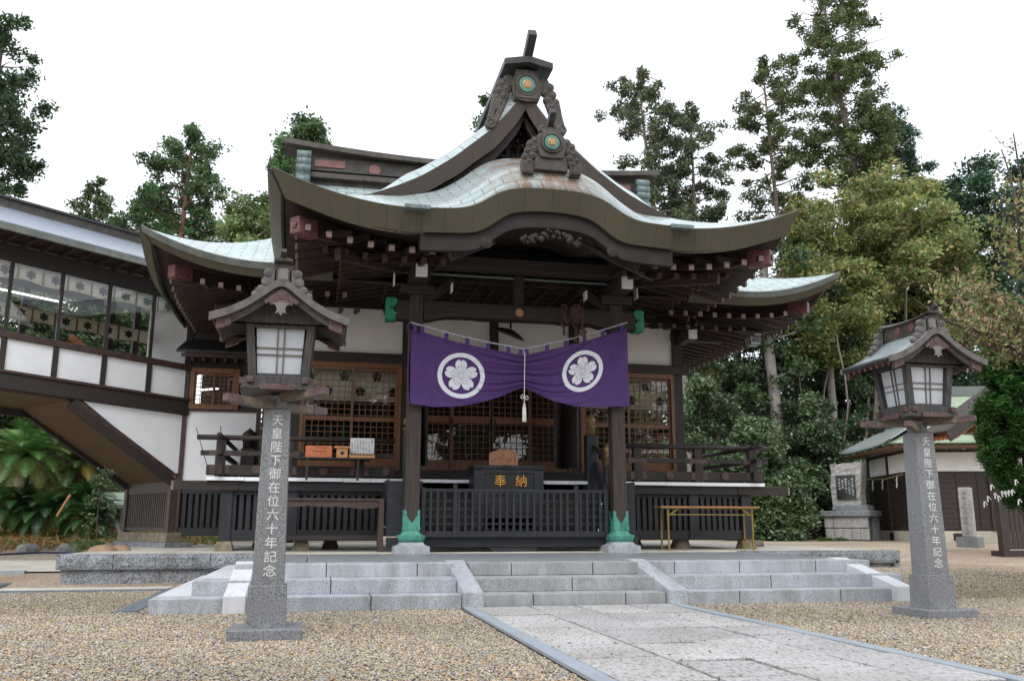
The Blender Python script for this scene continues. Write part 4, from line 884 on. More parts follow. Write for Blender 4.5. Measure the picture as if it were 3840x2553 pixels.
# ---------------------------------------------------------------- things at the front of the hall
fz = thing('slatted_barrier', (0, 15.8, .74), 'low blue black slatted wooden barrier standing between the two portico posts', 'barrier')
for x in (-1.68, -1.12, 1.10, 1.66): MB().box(x - .035, x + .035, 15.72, 15.80, .745, 1.62 + (.04 if abs(x) < 1.3 else -.02)).build('post', woodB, fz, bevel=.004)
MB().box(-1.64, 1.62, 15.735, 15.785, 1.53, 1.585).build('top_rail', woodBH, fz, bevel=.003); MB().box(-1.64, 1.62, 15.735, 15.785, .747, .85).build('bottom_rail', woodBH, fz, bevel=.003)
for j in range(4): MB().box(-1.64, 1.62, 15.79, 15.815, .96 + j * .13, 1.0 + j * .13).build('cross_rail', woodBH, fz)
x = -1.55
while x < 1.6:
    if min(abs(x + 1.12), abs(x - 1.10)) > .06: MB().box(x - .022, x + .022, 15.74, 15.775, .85, 1.53).build('slat', woodB, fz)
    x += .124
bx = thing('offertory_box', (-.02, 16.6, .8), 'black wooden offertory box with gold lettering behind the slatted barrier', 'offertory box')
MB().box(-.55, .51, 16.36, 16.96, .80, 1.97).build('box_body', woodBH, bx)
for a, b in ((-.68, -.50), (.46, .64)): MB().box(a, b, 16.33, 17.0, .80, 2.03).build('corner_post', woodB, bx, bevel=.006)
MB().box(-.70, .66, 16.31, 17.0, 1.985, 2.045).build('box_rim', woodBH, bx, bevel=.005)
MB().box(-.50, .46, 16.335, 16.36, 1.90, 1.985).build('front_rail', woodBH, bx); MB().box(-.50, .46, 16.335, 16.36, 1.50, 1.60).build('front_rail', woodBH, bx)
for x in (-.60, -.06, .56): MB().box(x - .085, x + .085, 16.295, 16.5, 1.975, 2.052).build('iron_fitting', iron, bx, bevel=.004)
m = MB()
for x, ch in ((-.185, '奉'), (.215, '納')):
    vs, fs = glyphs(ch); s_ = .235; k = len(m.v)
    for dy in (0, -.018): m.add([(x + (a - .52) * s_, 16.352 + dy, 1.765 + (b - .38) * s_) for a, b in vs], fs)
o = m.build('gold_lettering', M('gold_leaf', (.72, .36, .07), .4, .2, 20, metal=.2), bx)
s_ = o.modifiers.new('t', 'SOLIDIFY'); s_.thickness = .012; s_.offset = 0
bd = thing('instruction_board', (-.1, 16.5, 2.05), 'brown wooden board with brush writing standing on the offertory box', 'notice board')
MB().prism([(-.38, 2.053), (.17, 2.053), (.17, 2.285), (.02, 2.335), (-.10, 2.352), (-.23, 2.335), (-.38, 2.285)], 16.44, 16.47).build('board', M('aged_cedar_board', (.34, .155, .075), .6, .25, 4, (2, 8, 8)), bd)
m = MB()
for t, x, z in (('参拝の作法', .11, 2.26), ('二礼', .055, 2.23), ('二拍手', .005, 2.20), ('一礼', -.045, 2.18), ('神社名', -.11, 2.27), ('大前に', -.16, 2.24), ('祈り', -.21, 2.22), ('御神徳', -.26, 2.19), ('給え', -.32, 2.17)): column(m, t, x, z, 16.437, .034, .036)
m.build('writing', ink, bd)
# purple curtain ------------------------------------------------
def ctop(x):
    t = (x + 1.98) / 2.04 if x < .06 else (2.06 - x) / 2.0; t = min(1, max(0, t)); s_ = 4.47 if x < .06 else 4.68
    return s_ + (4.085 - s_) * t - .035 * math.sin(math.pi * t)
cbx = [-1.99, -1.6, -1.2, -.8, -.45, -.2, -.05, .06, .17, .32, .6, 1.0, 1.4, 2.06]; cbz = [3.03, 2.985, 3.0, 3.07, 3.18, 3.29, 3.36, 3.39, 3.35, 3.28, 3.16, 3.08, 3.07, 3.10]
def cbot(x): return float(np.interp(x, cbx, cbz))
def cy(x, t):                                                      # depth of the cloth: sagging folds gathered at the middle
    g_ = math.exp(-((x - .06) / .95) ** 2); f = 0
    wgt = max(0, 1 - abs(x - .06) / 1.7)
    ph = t + .16 * (abs(x - .06)) ** 1.3
    f += .020 * wgt * math.sin(ph * 34) + .014 * wgt * math.sin(ph * 55 + 1.3) + .012 * g_ * math.sin(ph * 90)
    f += .014 * math.exp(-((x - 1.9) / .5) ** 2) * math.sin((t * 9 + x * 14)) + .012 * math.exp(-((x + 1.9) / .35) ** 2) * math.sin(t * 7 + x * 16)
    f += .010 * math.sin(x * 5 + t * 3)
    return 15.50 + f - .05 * t * (1 - g_) 
def cp(x, t, off=0): return (x, cy(x, t) + off, ctop(x) - .10 + (cbot(x) - ctop(x) + .10) * t)
cur = thing('purple_curtain', (0, 15.5, 3.0), 'purple shrine curtain with two white blossom crests tied up in the middle', 'curtain')
cc = surf('cloth', lambda s, t: cp(-1.99 + 4.05 * s, t), 260, 110, purple, cur); sd = cc.modifiers.new('t', 'SOLIDIFY'); sd.thickness = .004
cq = surf('cloth', lambda s, t: (-1.99 - .03 * math.sin(t * 3) , 15.50 + .26 * s, cp(-1.99, t)[2]), 6, 20, purple, cur)
for x in (-1.93, -1.80, -1.36, -.98, -.60, -.22, .0, .12, .50, .86, 1.22, 1.58, 1.95):
    q = MB(); t = ctop(x)
    q.strip([(x - .035, ctop(x - .035) + .025), (x + .035, ctop(x + .035) + .025)], [(x - .035, ctop(x - .035) - .14), (x + .035, ctop(x + .035) - .14)], 15.465, 15.485); q.build('hanging_loop', purple, cur)
def to_cloth(x, z, off):
    return None
def crest(cx, cz, ro, rx, rot, sk):
    def mp(a, b):                                                  # flat crest coordinates to the cloth
        x = cx + a * rx + b * sk; z = cz + b + a * rx * (.0 if cx < 0 else .12)
        top_, bot_ = ctop(x) - .10, cbot(x); t = (top_ - z) / (top_ - bot_); return (x, cy(x, t) - .012, z)
    m = MB(); n = 72; vs = []; fs = []
    for i in range(n):
        a = 2 * math.pi * i / n
        for r_ in (ro, ro - .04, ro - .08): vs.append(mp(math.cos(a) * r_, math.sin(a) * r_))
    for i in range(n):
        j = (i + 1) % n
        for k in range(2): fs.append((3 * i + k, 3 * j + k, 3 * j + k + 1, 3 * i + k + 1))
    m.add(vs, fs); m.build('crest_ring', whitec, cur)
    p = sakura(ro * .71, 5, .86, rot, 8); m = MB(); n = len(p); vs = [mp(0, 0)]; K = 7
    for k in range(1, K + 1): vs += [mp(a * k / K, b * k / K) for a, b in p]
    fs = [(0, 1 + i, 1 + (i + 1) % n) for i in range(n)] + [(1 + (k - 1) * n + i, 1 + k * n + i, 1 + k * n + (i + 1) % n, 1 + (k - 1) * n + (i + 1) % n) for k in range(1, K) for i in range(n)]
    m.add(vs, fs); o = m.build('crest_blossom', whitec, cur); m = MB()
    def ln(a0, b0, a1, b1, w_):
        A, B = Vector(mp(a0, b0)), Vector(mp(a1, b1)); A.y -= .004; B.y -= .004; m.bar(A, B, w_, .003, up=(0, 1, 0))
    for k in range(5):
        c0 = math.pi / 2 + rot + k * 2 * math.pi / 5
        for d, L_ in ((-.32, .42), (0, .5), (.32, .42)):
            a = c0 + d; r1, r2 = .05, ro * .71 * L_ * 1.05 + .03; ln(math.cos(a) * r1, math.sin(a) * r1, math.cos(a) * r2, math.sin(a) * r2, .0018)
            m.lathe(Vector(mp(math.cos(a) * r2, math.sin(a) * r2)) + Vector((0, -.004, 0)), [(.009, 0), (.009, -.003)], 6, 'y')
        a = c0 + math.pi / 5; ln(math.cos(a) * .05, math.sin(a) * .05, math.cos(a) * ro * .30, math.sin(a) * ro * .30, .0028)
    for i in range(16):
        a, b = 2 * math.pi * i / 16, 2 * math.pi * (i + 1) / 16; ln(math.cos(a) * .042, math.sin(a) * .042, math.cos(b) * .042, math.sin(b) * .042, .0035)
    m.build('stamen_lines', purpleD, o)
crest(-1.085, 3.565, .415, 1.03, 0, 0); crest(1.175, 3.735, .39, 1.0, .10, .12)
rp = thing('striped_rope', (0, 15.45, 4.1), 'purple and white twisted rope carrying the curtain between the posts', 'rope')
m = MB(); pts = [(x, 15.462, ctop(x) + .01) for x in np.linspace(-2.02, 2.08, 80)]; m.tube(pts, .013, 8); m.build('rope_core', purple, rp, True)
m = MB()
n = 92
for i in range(n):
    x = -2.0 + 4.06 * i / n; x2 = x + .030; m.tube([(x, 15.450, ctop(x) + .022), ((x + x2) / 2, 15.443, ctop((x + x2) / 2) + .01), (x2, 15.450, ctop(x2) - .004)], .0085, 5)
m.build('white_strand', whitec, rp, True)
m = MB(); 
for k in range(5): m.tube([(-2.02 - .01 * k, 15.46 + .03 * k, 4.50 - .02 * k), (-2.07, 15.52, 4.42 - .04 * k), (-2.03, 15.58, 4.50)], .012, 6)
m.build('rope_knot', purple, rp, True)
tc_ = thing('tassel_cord', (.06, 15.45, 3.4), 'thin white cord with a bow and tassel hanging at the middle of the curtain', 'tassel')
MB().tube([(.075, 15.44, 4.03), (.065, 15.43, 3.6), (.058, 15.42, 3.1)], .008, 6).build('cord', ropew, tc_)
m = MB()
for sx in (-1, 1): m.tube([(.058 + sx * (.065 * math.sin(t)), 15.41 - .01, 3.20 + .035 * math.sin(2 * t) - sx * .01) for t in np.linspace(0, math.pi, 10)], .008, 6)
m.tube([(.04, 15.41, 3.2), (.075, 15.405, 3.19)], .017, 8); m.build('bow', ropew, tc_, True)
m = MB(); m.lathe((.058, 15.42, 2.76), [(.030, 0), (.040, .005), (.036, .18), (.030, .27), (.024, .30), (.020, .33)], 14); m.build('tassel', ropew, tc_, True)
MB().lathe((.058, 15.42, 3.03), [(.028, 0), (.033, .012), (.028, .03)], 14).build('tassel_band', M('band_thread', (.45, .38, .30), .8), tc_, True)
# hanging gong and pulley hardware
gg = thing('hanging_gong', (.02, 16.6, 4.75), 'flat bronze gong hanging tilted under the portico behind the curtain', 'gong')
m = MB(); m.lathe((0, 0, 0), [(.02, .09), (.08, .085), (.2, .05), (.31, .0), (.335, -.02), (.30, -.03), (.2, -.02), (.02, -.018)], 28)
m.map(lambda v: Matrix.Rotation(R(20), 3, 'Y') @ Matrix.Rotation(R(12), 3, 'X') @ v + Vector((.03, 16.6, 4.62))); m.build('gong_body', iron, gg, True)
m = MB(); m.lathe((0, 0, 0), [(.24, -.029), (.22, -.035)], 24); m.map(lambda v: Matrix.Rotation(R(20), 3, 'Y') @ Matrix.Rotation(R(12), 3, 'X') @ v + Vector((.03, 16.6, 4.62))); m.build('gong_face', goldp, gg)
m = MB(); m.tube([(.06, 16.6, 4.72), (.06, 16.6, 4.84)], .02, 8)
m.tube([(.06 + .035 * math.cos(t), 16.6, 4.87 + .045 * math.sin(t)) for t in np.linspace(0, 6.28, 12)], .01, 6); m.tube([(.06, 16.6, 4.9), (.06, 16.6, 5.4)], .012, 6); m.build('hook', iron, gg, True)
def chain(name, x, y, z0, z1, r_, label, extra=None):
    t = thing(name, (x, y, z1), label, 'chain', 'rusty chains hanging by the right portico post'); n = int((z1 - z0) / (r_ * 2.6)) + 1
    for k in range(n):
        c = z1 - r_ * 1.3 - k * r_ * 2.5; m = MB(); pl = k % 2
        m.tube([(x + (r_ * .8 * math.cos(a) if pl == 0 else 0), y + (r_ * .8 * math.cos(a) if pl else 0), c + r_ * 1.5 * math.sin(a)) for a in np.linspace(0, 6.28, 11)], r_ * .25, 6); m.build('link', rust, t, True)
    return t
chain('iron_chain', .78, 15.3, 4.45, 4.92, .055, 'short rusty iron chain hanging left of the hanging iron tag')
t = chain('iron_chain', 1.0, 15.3, 4.30, 4.88, .05, 'longer rusty chain in the middle hanging from an iron ring')
MB().tube([(1.0 + .07 * math.cos(a), 15.28, 4.86 + .07 * math.sin(a)) for a in np.linspace(0, 6.28, 14)], .014, 6).build('ring', rust, t, True)
t = chain('iron_chain', 1.12, 15.3, 4.5, 5.02, .05, 'rusty chain with a round iron tag nearest the right post')
MB().lathe((1.14, 15.3, 4.42), [(.075, .01), (.075, -.01)], 12, 'y').build('tag', rust, t)
MB().box(.98, 1.22, 15.52, 15.56, 4.74, 4.95).build('chain_plate', rust, H)
# shelf with boxes ------------------------------------------------
sh = thing('rail_shelf', (-3.2, 16.7, 2.1), 'narrow dark shelf hooked over the veranda railing left of the stairs', 'shelf')
MB().box(-3.98, -2.56, 16.45, 16.92, 2.125, 2.15).build('shelf_board', woodH, sh)
for x in (-3.70, -2.80): MB().box(x - .02, x + .02, 16.47, 16.50, 1.74, 2.125).build('leg', woodV, sh); MB().box(x - .02, x + .02, 16.50, 16.93, 2.07, 2.12).build('bracket', woodV, sh)
c1 = thing('fortune_box', (-3.5, 16.6, 2.15), 'reddish cedar box with faded brush writing at the left end of the shelf', 'box')
MB().box(-3.74, -3.27, 16.50, 16.85, 2.152, 2.36).build('box_body', M('red_cedar', (.50, .155, .06), .55, .3, 5, (2, 8, 8)), c1, bevel=.004)
m = MB()
for i, ch in enumerate('御神籤'): m.add([(-3.56 + i * .065 + a * .05, 16.497, 2.31 + b * .04) for a, b in glyphs(ch)[0]], glyphs(ch)[1])
m.build('red_writing', redink, c1); m = MB()
for i, ch in enumerate('初穂料百円也'): m.add([(-3.62 + i * .042 + a * .036, 16.497, 2.245 + b * .034) for a, b in glyphs(ch)[0]], glyphs(ch)[1])
m.build('black_writing', ink, c1)
c2 = thing('coin_box', (-3.1, 16.6, 2.15), 'small pale wooden box with a round hole and flat lid on the shelf', 'box')
MB().box(-3.19, -2.99, 16.52, 16.76, 2.152, 2.325).build('box_body', orangeL, c2, bevel=.003); MB().box(-3.235, -2.955, 16.49, 16.80, 2.325, 2.36).build('lid', orangeL, c2, bevel=.003)
MB().lathe((-3.09, 16.521, 2.235), [(.032, 0), (.032, -.004)], 18, 'y').build('hole', ink, c2); MB().tube([(-3.09 + .036 * math.cos(a), 16.518, 2.235 + .036 * math.sin(a)) for a in np.linspace(0, 6.28, 20)], .004, 6).build('hole_rim', orangew, c2)
c3 = thing('fortune_tray', (-2.8, 16.6, 2.15), 'open cedar tray of wooden sticks with a white paper notice standing behind', 'tray')
MB().box(-2.96, -2.50, 16.50, 16.52, 2.152, 2.20).build('tray_side', orangeL, c3); MB().box(-2.96, -2.94, 16.52, 16.78, 2.152, 2.22).build('tray_side', orangeL, c3); MB().box(-2.52, -2.50, 16.52, 16.78, 2.152, 2.22).build('tray_side', orangeL, c3); MB().box(-2.94, -2.52, 16.52, 16.78, 2.152, 2.16).build('tray_base', woodV, c3)
for k in range(7): MB().bar((-2.92 + k * .055, 16.56, 2.165 + .01 * (k % 2)), (-2.86 + k * .055, 16.74, 2.25), .022, .01).build('stick', orangeL, c3)
MB().box(-2.94, -2.50, 16.80, 16.81, 2.25, 2.54).build('paper_notice', paper, c3); m = MB()
for i, (tx, z) in enumerate((('御籤', 2.52), ('ひとり一本', 2.49), ('心をこめて', 2.50), ('神様に祈り', 2.50), ('籤を引き', 2.49), ('木札を箱に', 2.50), ('戻し下さい', 2.50), ('社務所', 2.46))): column(m, tx, -2.54 - i * .052, z, 16.798, .036, .040)
m.build('writing', ink, c3)
# bench and folding table
bn = thing('wooden_bench', (-3.4, 16.3, .5), 'red brown weathered wooden bench in front of the left slatted skirt', 'bench')
MB().box(-4.22, -2.33, 16.05, 16.45, 1.375, 1.41).build('seat', benchw, bn, bevel=.004); q = MB()
q.strip([(x, 1.372) for x in np.linspace(-4.2, -2.38, 24)], [(x, 1.25 + .02 * math.sin(x * 5) + (.02 if int(x * 2.5) % 2 else 0)) for x in np.linspace(-4.2, -2.38, 24)], 16.08, 16.10); q.build('apron', benchw, bn)
for x in (-4.15, -2.38):
    for y in (16.09, 16.41): MB().box(x - .045, x + .045, y - .04, y + .04, .495, 1.375).build('leg', benchw, bn)
MB().box(-4.12, -2.42, 16.38, 16.41, .70, .78).build('stretcher', woodH, bn)
tb_ = thing('folding_table', (3.8, 16.3, .5), 'folding table with wood grain top and mustard steel legs right of the portico', 'table')
MB().box(2.83, 4.85, 16.0, 16.45, 1.285, 1.312).build('tabletop', tabletop, tb_, bevel=.004)
MB().box(2.86, 4.82, 16.02, 16.04, 1.265, 1.285).build('edge_rail', mustard, tb_)
for x, s_ in ((2.98, 1), (4.70, -1)):
    for y in (16.05, 16.40): MB().box(x - .014, x + .014, y - .014, y + .014, .495, 1.27).build('leg', mustard, tb_)
    MB().box(x - .01, x + .01, 16.06, 16.39, .68, .70).build('leg_brace', mustard, tb_); q = MB(); q.bar((x + s_ * .02, 16.05, 1.14), (x + s_ * .2, 16.05, 1.26), .03, .012, up=(0, 1, 0)); q.build('folding_stay', mustard, tb_)
MB().tube([(3.0, 16.06, 1.155), (4.68, 16.06, 1.155)], .010, 8).build('stretcher', mustard, tb_)
# small hanging lanterns under the rear eaves
def eavelamp(p, label):
    t = thing('eave_lantern', p, label, 'hanging lantern', 'small metal lanterns under the rear eaves'); x, y, z = p
    k = MB(); r0, r1 = .15, .12
    vs = [(x + i * a, y + j * a, z + h) for a, h in ((r1, -.26), (r0, 0.0)) for i, j in ((-1, -1), (1, -1), (1, 1), (-1, 1))]
    k.add(vs, [(0, 1, 5, 4), (1, 2, 6, 5), (2, 3, 7, 6), (3, 0, 4, 7), (3, 2, 1, 0), (4, 5, 6, 7)]); k.build('white_pane', pane_white, t)
    f = MB()
    for i, j in ((-1, -1), (1, -1), (1, 1), (-1, 1)): f.bar((x + i * r1, y + j * r1, z - .27), (x + i * r0, y + j * r0, z), .022, .022)
    for h, a in ((-.265, r1 + .005), (-.07, r0 - .01), (-.01, r0 + .005), (-.20, r1 + .01)):
        for i, j, k2, l in ((-1, -1, 1, -1), (1, -1, 1, 1), (1, 1, -1, 1), (-1, 1, -1, -1)): f.bar((x + i * a, y + j * a, z + h), (x + k2 * a, y + l * a, z + h), .014, .014)
    f.build('frame', iron, t); f = MB()
    for n_ in range(1, 6):
        u = -1 + n_ / 3
        for s_ in (-1, 1): f.bar((x + u * r1 * .9, y - r1 - .012, z - .19), (x + (u * .9 + s_ * .25) * r0 * .9, y - r0 - .006, z - .075), .006, .006); f.bar((x + r1 + .012, y + u * r1 * .9, z - .19), (x + r0 + .006, y + (u * .9 + s_ * .25) * r0 * .9, z - .075), .006, .006)
    f.build('lattice', iron, t); q = MB(); vs = [(x + i * a, y + j * a, z + h) for a, h in ((.27, .0), (.27, .015), (.15, .07), (.04, .12)) for i, j in ((-1, -1), (1, -1), (1, 1), (-1, 1))]
    q.add(vs, [(a * 4 + k, a * 4 + (k + 1) % 4, a * 4 + 4 + (k + 1) % 4, a * 4 + 4 + k) for a in range(3) for k in range(4)] + [(3, 2, 1, 0), (12, 13, 14, 15)]); q.build('roof', bronzeD, t)
    MB().tube([(x, y, z + .12), (x, y, z + .42)], .008, 6).build('hanger', iron, t)
eavelamp(tuple(at(2822, 1252, 17.6)), 'small square metal lantern hanging under the right rear eave beside the trees')
eavelamp(tuple(at(848, 1183, 17.6)), 'small square metal lantern hanging under the left rear eave behind the tall lantern')
# ---------------------------------------------------------------- pair of tall stone and timber lanterns
lampW = M('grey_weathered_lantern_wood', (.050, .047, .046), .65, .5, 4, (9, 9, 1.2), .3)
lampW2 = M('brown_grey_lantern_wood', (.062, .052, .045), .65, .45, 4, (6, 6, 6), .3)
def lantern(p, label):
    T = thing('stone_lantern', p, label, 'lantern', 'tall memorial lanterns flanking the approach'); X, Y, Z = p
    def B(m, *a, **k): m.map(lambda v: v + Vector((X, Y, Z))); return m.build(*a, T if 'parent' not in k else k.pop('parent'), **k)
    B(MB().box(-.305, .305, -.305, .305, -.02, .092), 'footing_slab', granD, bevel=.008)
    q = MB(); q.add([(i * a, j * a, h) for a, h in ((.165, .092), (.158, .44)) for i, j in ((-1, -1), (1, -1), (1, 1), (-1, 1))], [(0, 1, 5, 4), (1, 2, 6, 5), (2, 3, 7, 6), (3, 0, 4, 7), (4, 5, 6, 7)]); B(q, 'plinth', granD, bevel=.006)
    q = MB(); q.add([(i * a, j * a, h) for a, h in ((.134, .44), (.113, 1.97), (.075, 1.985), (.075, 2.10)) for i, j in ((-1, -1), (1, -1), (1, 1), (-1, 1))], [(a * 4 + k, a * 4 + (k + 1) % 4, a * 4 + 4 + (k + 1) % 4, a * 4 + 4 + k) for a in range(3) for k in range(4)]); B(q, 'pillar', granD, bevel=.004)
    m = MB(); txt = '天皇陛下御在位六十年記念'; n = len(txt); st_ = (1.93 - .50) / n; column(m, txt, .012, 1.935, 0, .105, st_, 1.06)
    for k, v in enumerate(m.v): z = v[2]; m.v[k] = (v[0] * (.9 + .15 * (1.93 - z) / 1.4), -(.134 + (.113 - .134) * (z - .44) / 1.53) - .002, z)
    B(m, 'inscription', M('white_carved_letters', (.74, .75, .74), .8, .05, 20, bump=0))
    for k in range(4):                                             # crossed bracket arms
        a = R(45 + 90 * k); d = Vector((math.cos(a), math.sin(a), 0)); h = 2.02 if k % 2 == 0 else 2.10
        m = MB(); m.bar(d * .06 + Vector((0, 0, h - .01)), d * .42 + Vector((0, 0, h)), .085, .085, w2=.075, h2=.075); arm = B(m, 'bracket_arm', M('pale_weathered_beam', (.13, .105, .075), .65, .4, 4, (4, 4, 4)), bevel=.008)
        m = MB(); m.bar(d * .42 + Vector((0, 0, h)), d * .60 + Vector((0, 0, h + .008)), .082, .082, w2=.07, h2=.062); B(m, 'arm_cap', M('purple_brown_copper', (.095, .055, .052), .5, .4, 22, bump=.7), parent=arm, bevel=.004)
    B(MB().box(-.31, .31, -.31, .31, 2.125, 2.17), 'base_frame', lampW2, bevel=.006); B(MB().box(-.285, .285, -.285, .285, 2.165, 2.245), 'base_frame', lampW, bevel=.006)
    cap = MATS['purple_brown_copper']
    for k in range(4):
        rt = Matrix.Rotation(R(90 * k), 3, 'Z'); m = MB(); m.prism([(-.16, 2.147), (-.145, 2.122), (.145, 2.122), (.16, 2.147), (.145, 2.173), (-.145, 2.173)], -.33, -.311); m.map(lambda v: rt @ v); pl_ = B(m, 'cartouche', cap)
        for sx in (-1, 1): m = MB(); m.box(sx * .235 - .026, sx * .235 + .026, -.335, -.25, 2.178, 2.232); m.map(lambda v: rt @ v); cp_ = B(m, 'frame_block', cap, bevel=.004); m = emblem(MB(), sx * .235, 2.205, -.335, .020, .005, 4, .8); m.map(lambda v: rt @ v); B(m, 'block_flower', cap, parent=cp_)
        # corner post, pane and bars: sides lean outward towards the top
        lo, hi, z0, z1 = .225, .272, 2.245, 2.76
        m = MB(); m.bar((-lo, -lo, z0), (-hi, -hi, z1), .07, .07, up=(0, 1, 0)); m.map(lambda v: rt @ v); B(m, 'corner_post', lampW, bevel=.006)
        def fp(u, z, o_=0): r_ = lo + (hi - lo) * (z - z0) / (z1 - z0); return (u * (.185 + .03 * (z - z0) / (z1 - z0)), -r_ + .012 + o_, z)
        m = MB(); vs = [fp(-1, 2.27), fp(1, 2.27), fp(1, 2.68), fp(-1, 2.68)]; m.add(vs + [(x_, y_ + .01, z_) for x_, y_, z_ in vs], [(0, 1, 2, 3), (7, 6, 5, 4), (0, 4, 5, 1), (2, 6, 7, 3), (1, 5, 6, 2), (3, 7, 4, 0)]); m.map(lambda v: rt @ v); B(m, 'white_pane', pane_white)
        m = MB()
        for u in (-.11, .17): m.bar(fp(u, 2.27, -.008), fp(u, 2.68, -.008), .012, .012, up=(0, 1, 0))
        for z in (2.445, 2.505): m.bar(fp(-1, z, -.009), fp(1, z, -.009), .010, .010, up=(0, 1, 0))
        m.map(lambda v: rt @ v); B(m, 'muntins', M('grey_brown_bar', (.14, .12, .10), .6))
        for z_, h_ in ((2.255, .035), (2.70, .05)): m = MB(); m.bar(fp(-1.1, z_, -.012), fp(1.1, z_, -.012), .04, h_, up=(0, 1, 0)); m.map(lambda v: rt @ v); B(m, 'face_rail', lampW)
        m = MB(); m.bar((-hi, -hi, 2.75), (hi, -hi, 2.75), .06, .08); m.map(lambda v: rt @ v); B(m, 'top_plate', lampW)
    pr = smoothp([(0, 3.045), (.05, 3.03), (.15, 2.945), (.30, 2.835), (.45, 2.755), (.60, 2.705), (.7, 2.69)], 40, 3)
    xsr = np.linspace(-.60, .60, 41)
    o = surf('roof', lambda s, t: (X + (s * 2 - 1) * .60, Y - .47 + .94 * t, Z + pr((s * 2 - 1) * .60) + .045 + .02 * math.sin(math.pi * t) * 0), 48, 4, lampm, T, thick=.03)
    # tile courses run along the ridge: swap the uv axes
    uvl = o.data.uv_layers[0].data; buf = np.zeros(len(uvl) * 2, np.float32); uvl.foreach_get('uv', buf); buf = buf.reshape(-1, 2)[:, ::-1].copy(); uvl.foreach_set('uv', buf.ravel())
    for sy in (-1, 1):
        ya, yb = (-.485, -.445) if sy < 0 else (.445, .485)
        e_ = B(MB().strip([(x, pr(x) + .05) for x in xsr], [(x, pr(x) - .02) for x in xsr], ya, yb), 'roof_edge', M('grey_copper_edge', (.11, .10, .095), .5, .35, 8)); e_.modifiers.clear()
        for sx in (-1, 1): 
            xr = np.linspace(0, .53, 20); B(MB().strip([(sx * x, pr(x) - .022) for x in xr], [(sx * x, pr(x) - .085 - .01 * x) for x in xr], *((-.44, -.405) if sy < 0 else (.405, .44))), 'bargeboard', lampW2)
            B(MB().strip([(sx * x, pr(x) - .024) for x in (.42, .48, .54)], [(sx * x, pr(x) - .105) for x in (.42, .48, .54)], *((-.448, -.40) if sy < 0 else (.40, .448))), 'barge_cap', cap)
        yy = -.452 if sy < 0 else .452
        m = MB(); m.prism([(0, 3.01), (.10, 2.93), (.155, 2.885), (.13, 2.86), (.11, 2.875), (.085, 2.85), (.05, 2.865), (0, 2.845), (-.05, 2.865), (-.085, 2.85), (-.11, 2.875), (-.13, 2.86), (-.155, 2.885), (-.10, 2.93)], yy - .008, yy + .008, star=(0, 2.93)); g_ = B(m, 'gable_plate', cap)
        B(emblem(MB(), 0, 2.945, yy - (.008 if sy < 0 else -.014), .042, .006), 'plate_flower', cap, parent=g_)
        m = MB(); m.prism([(-.075, 2.865), (0, 2.885), (.075, 2.865), (.045, 2.845), (.035, 2.81), (.05, 2.775), (.02, 2.785), (0, 2.755), (-.02, 2.785), (-.05, 2.775), (-.035, 2.81), (-.045, 2.845)], yy - .018, yy - .004, star=(0, 2.83)); B(m, 'pendant', M('pendant_copper', (.17, .155, .14), .5, .25, 9))
        B(MB().prism([(-.5, 2.72), (.5, 2.72)] + [(x, pr(x) - .03) for x in np.linspace(.5, -.5, 11)], sy * .30 - .01, sy * .30 + .01), 'gable_wall', lampW)
    for sx in (-1, 1):
        for k in range(8): y = -.38 + k * .108; m = MB(); m.bar((sx * .56, y, pr(.56) - .035), (sx * .26, y, pr(.26) - .05), .028, .032); r_ = B(m, 'rafter', lampW2); m = MB(); m.bar((sx * .565, y, pr(.565) - .035), (sx * .555, y, pr(.555) - .035), .033, .037); B(m, 'rafter_cap', pinkc, parent=r_)
        B(MB().strip([(sx * x, pr(x) + .01) for x in np.linspace(.05, .58, 16)], [(sx * x, pr(x) - .015) for x in np.linspace(.05, .58, 16)], -.44, .44), 'soffit', woodR)
    B(MB().box(-.045, .045, -.36, .36, 3.06, 3.235), 'ridge_wall', bronze); m = MB(); n = 12
    for i in range(n + 1):
        y = -.46 + .92 * i / n; f = .035 * (abs(2 * i / n - 1)) ** 2
        for a, b in ((-.08, 3.225), (-.08, 3.24), (0, 3.275), (.08, 3.24), (.08, 3.225)): m.v.append((a, y, b + f))
    m.f = [(5 * i + k, 5 * i + (k + 1) % 5, 5 * i + 5 + (k + 1) % 5, 5 * i + 5 + k) for i in range(n) for k in range(5)] + [(0, 1, 2, 3, 4), (5 * n + 4, 5 * n + 3, 5 * n + 2, 5 * n + 1, 5 * n)]; B(m, 'ridge_cap', bronze)
    m = MB(); m.bar((0, -.40, 3.27), (0, -.50, 3.345), .045, .045); B(m, 'ridge_finial', bronzeD)
    for sy in (-1, 1):
        y0 = -.41 if sy < 0 else .37; B(MB().prism([(-.08, 3.03), (.08, 3.03), (.075, 3.20), (.09, 3.225), (0, 3.255), (-.09, 3.225), (-.075, 3.20)], y0, y0 + .04), 'end_plate', bronze, bevel=.004)
        B(MB().prism([(-.045, 3.10), (.045, 3.10), (.045, 3.19), (.025, 3.205), (-.025, 3.205), (-.045, 3.19)], y0 - .008, y0 + .048), 'end_panel', M('pendant_copper', ()))
        for sx in (-1, 1):
            m = MB()
            for a, b, r_ in ((.13, 3.155, .038), (.145, 3.075, .042), (.185, 3.005, .036), (.235, 2.955, .03)): m.lathe((sx * a, y0 + .02, b), [(r_, .03), (r_, -.024), (r_ * .75, -.03), (r_ * .3, -.032)], 14, 'y')
            m.prism([(sx * a_, b_) for a_, b_ in ((.06, 3.0), (.06, 3.19), (.12, 3.19), (.16, 3.13), (.17, 3.05), (.23, 2.985), (.25, 2.93), (.17, 2.95))][::sx], y0 + .0, y0 + .04); B(m, 'scroll_wing', MATS['grey_copper_edge'], smooth=False)
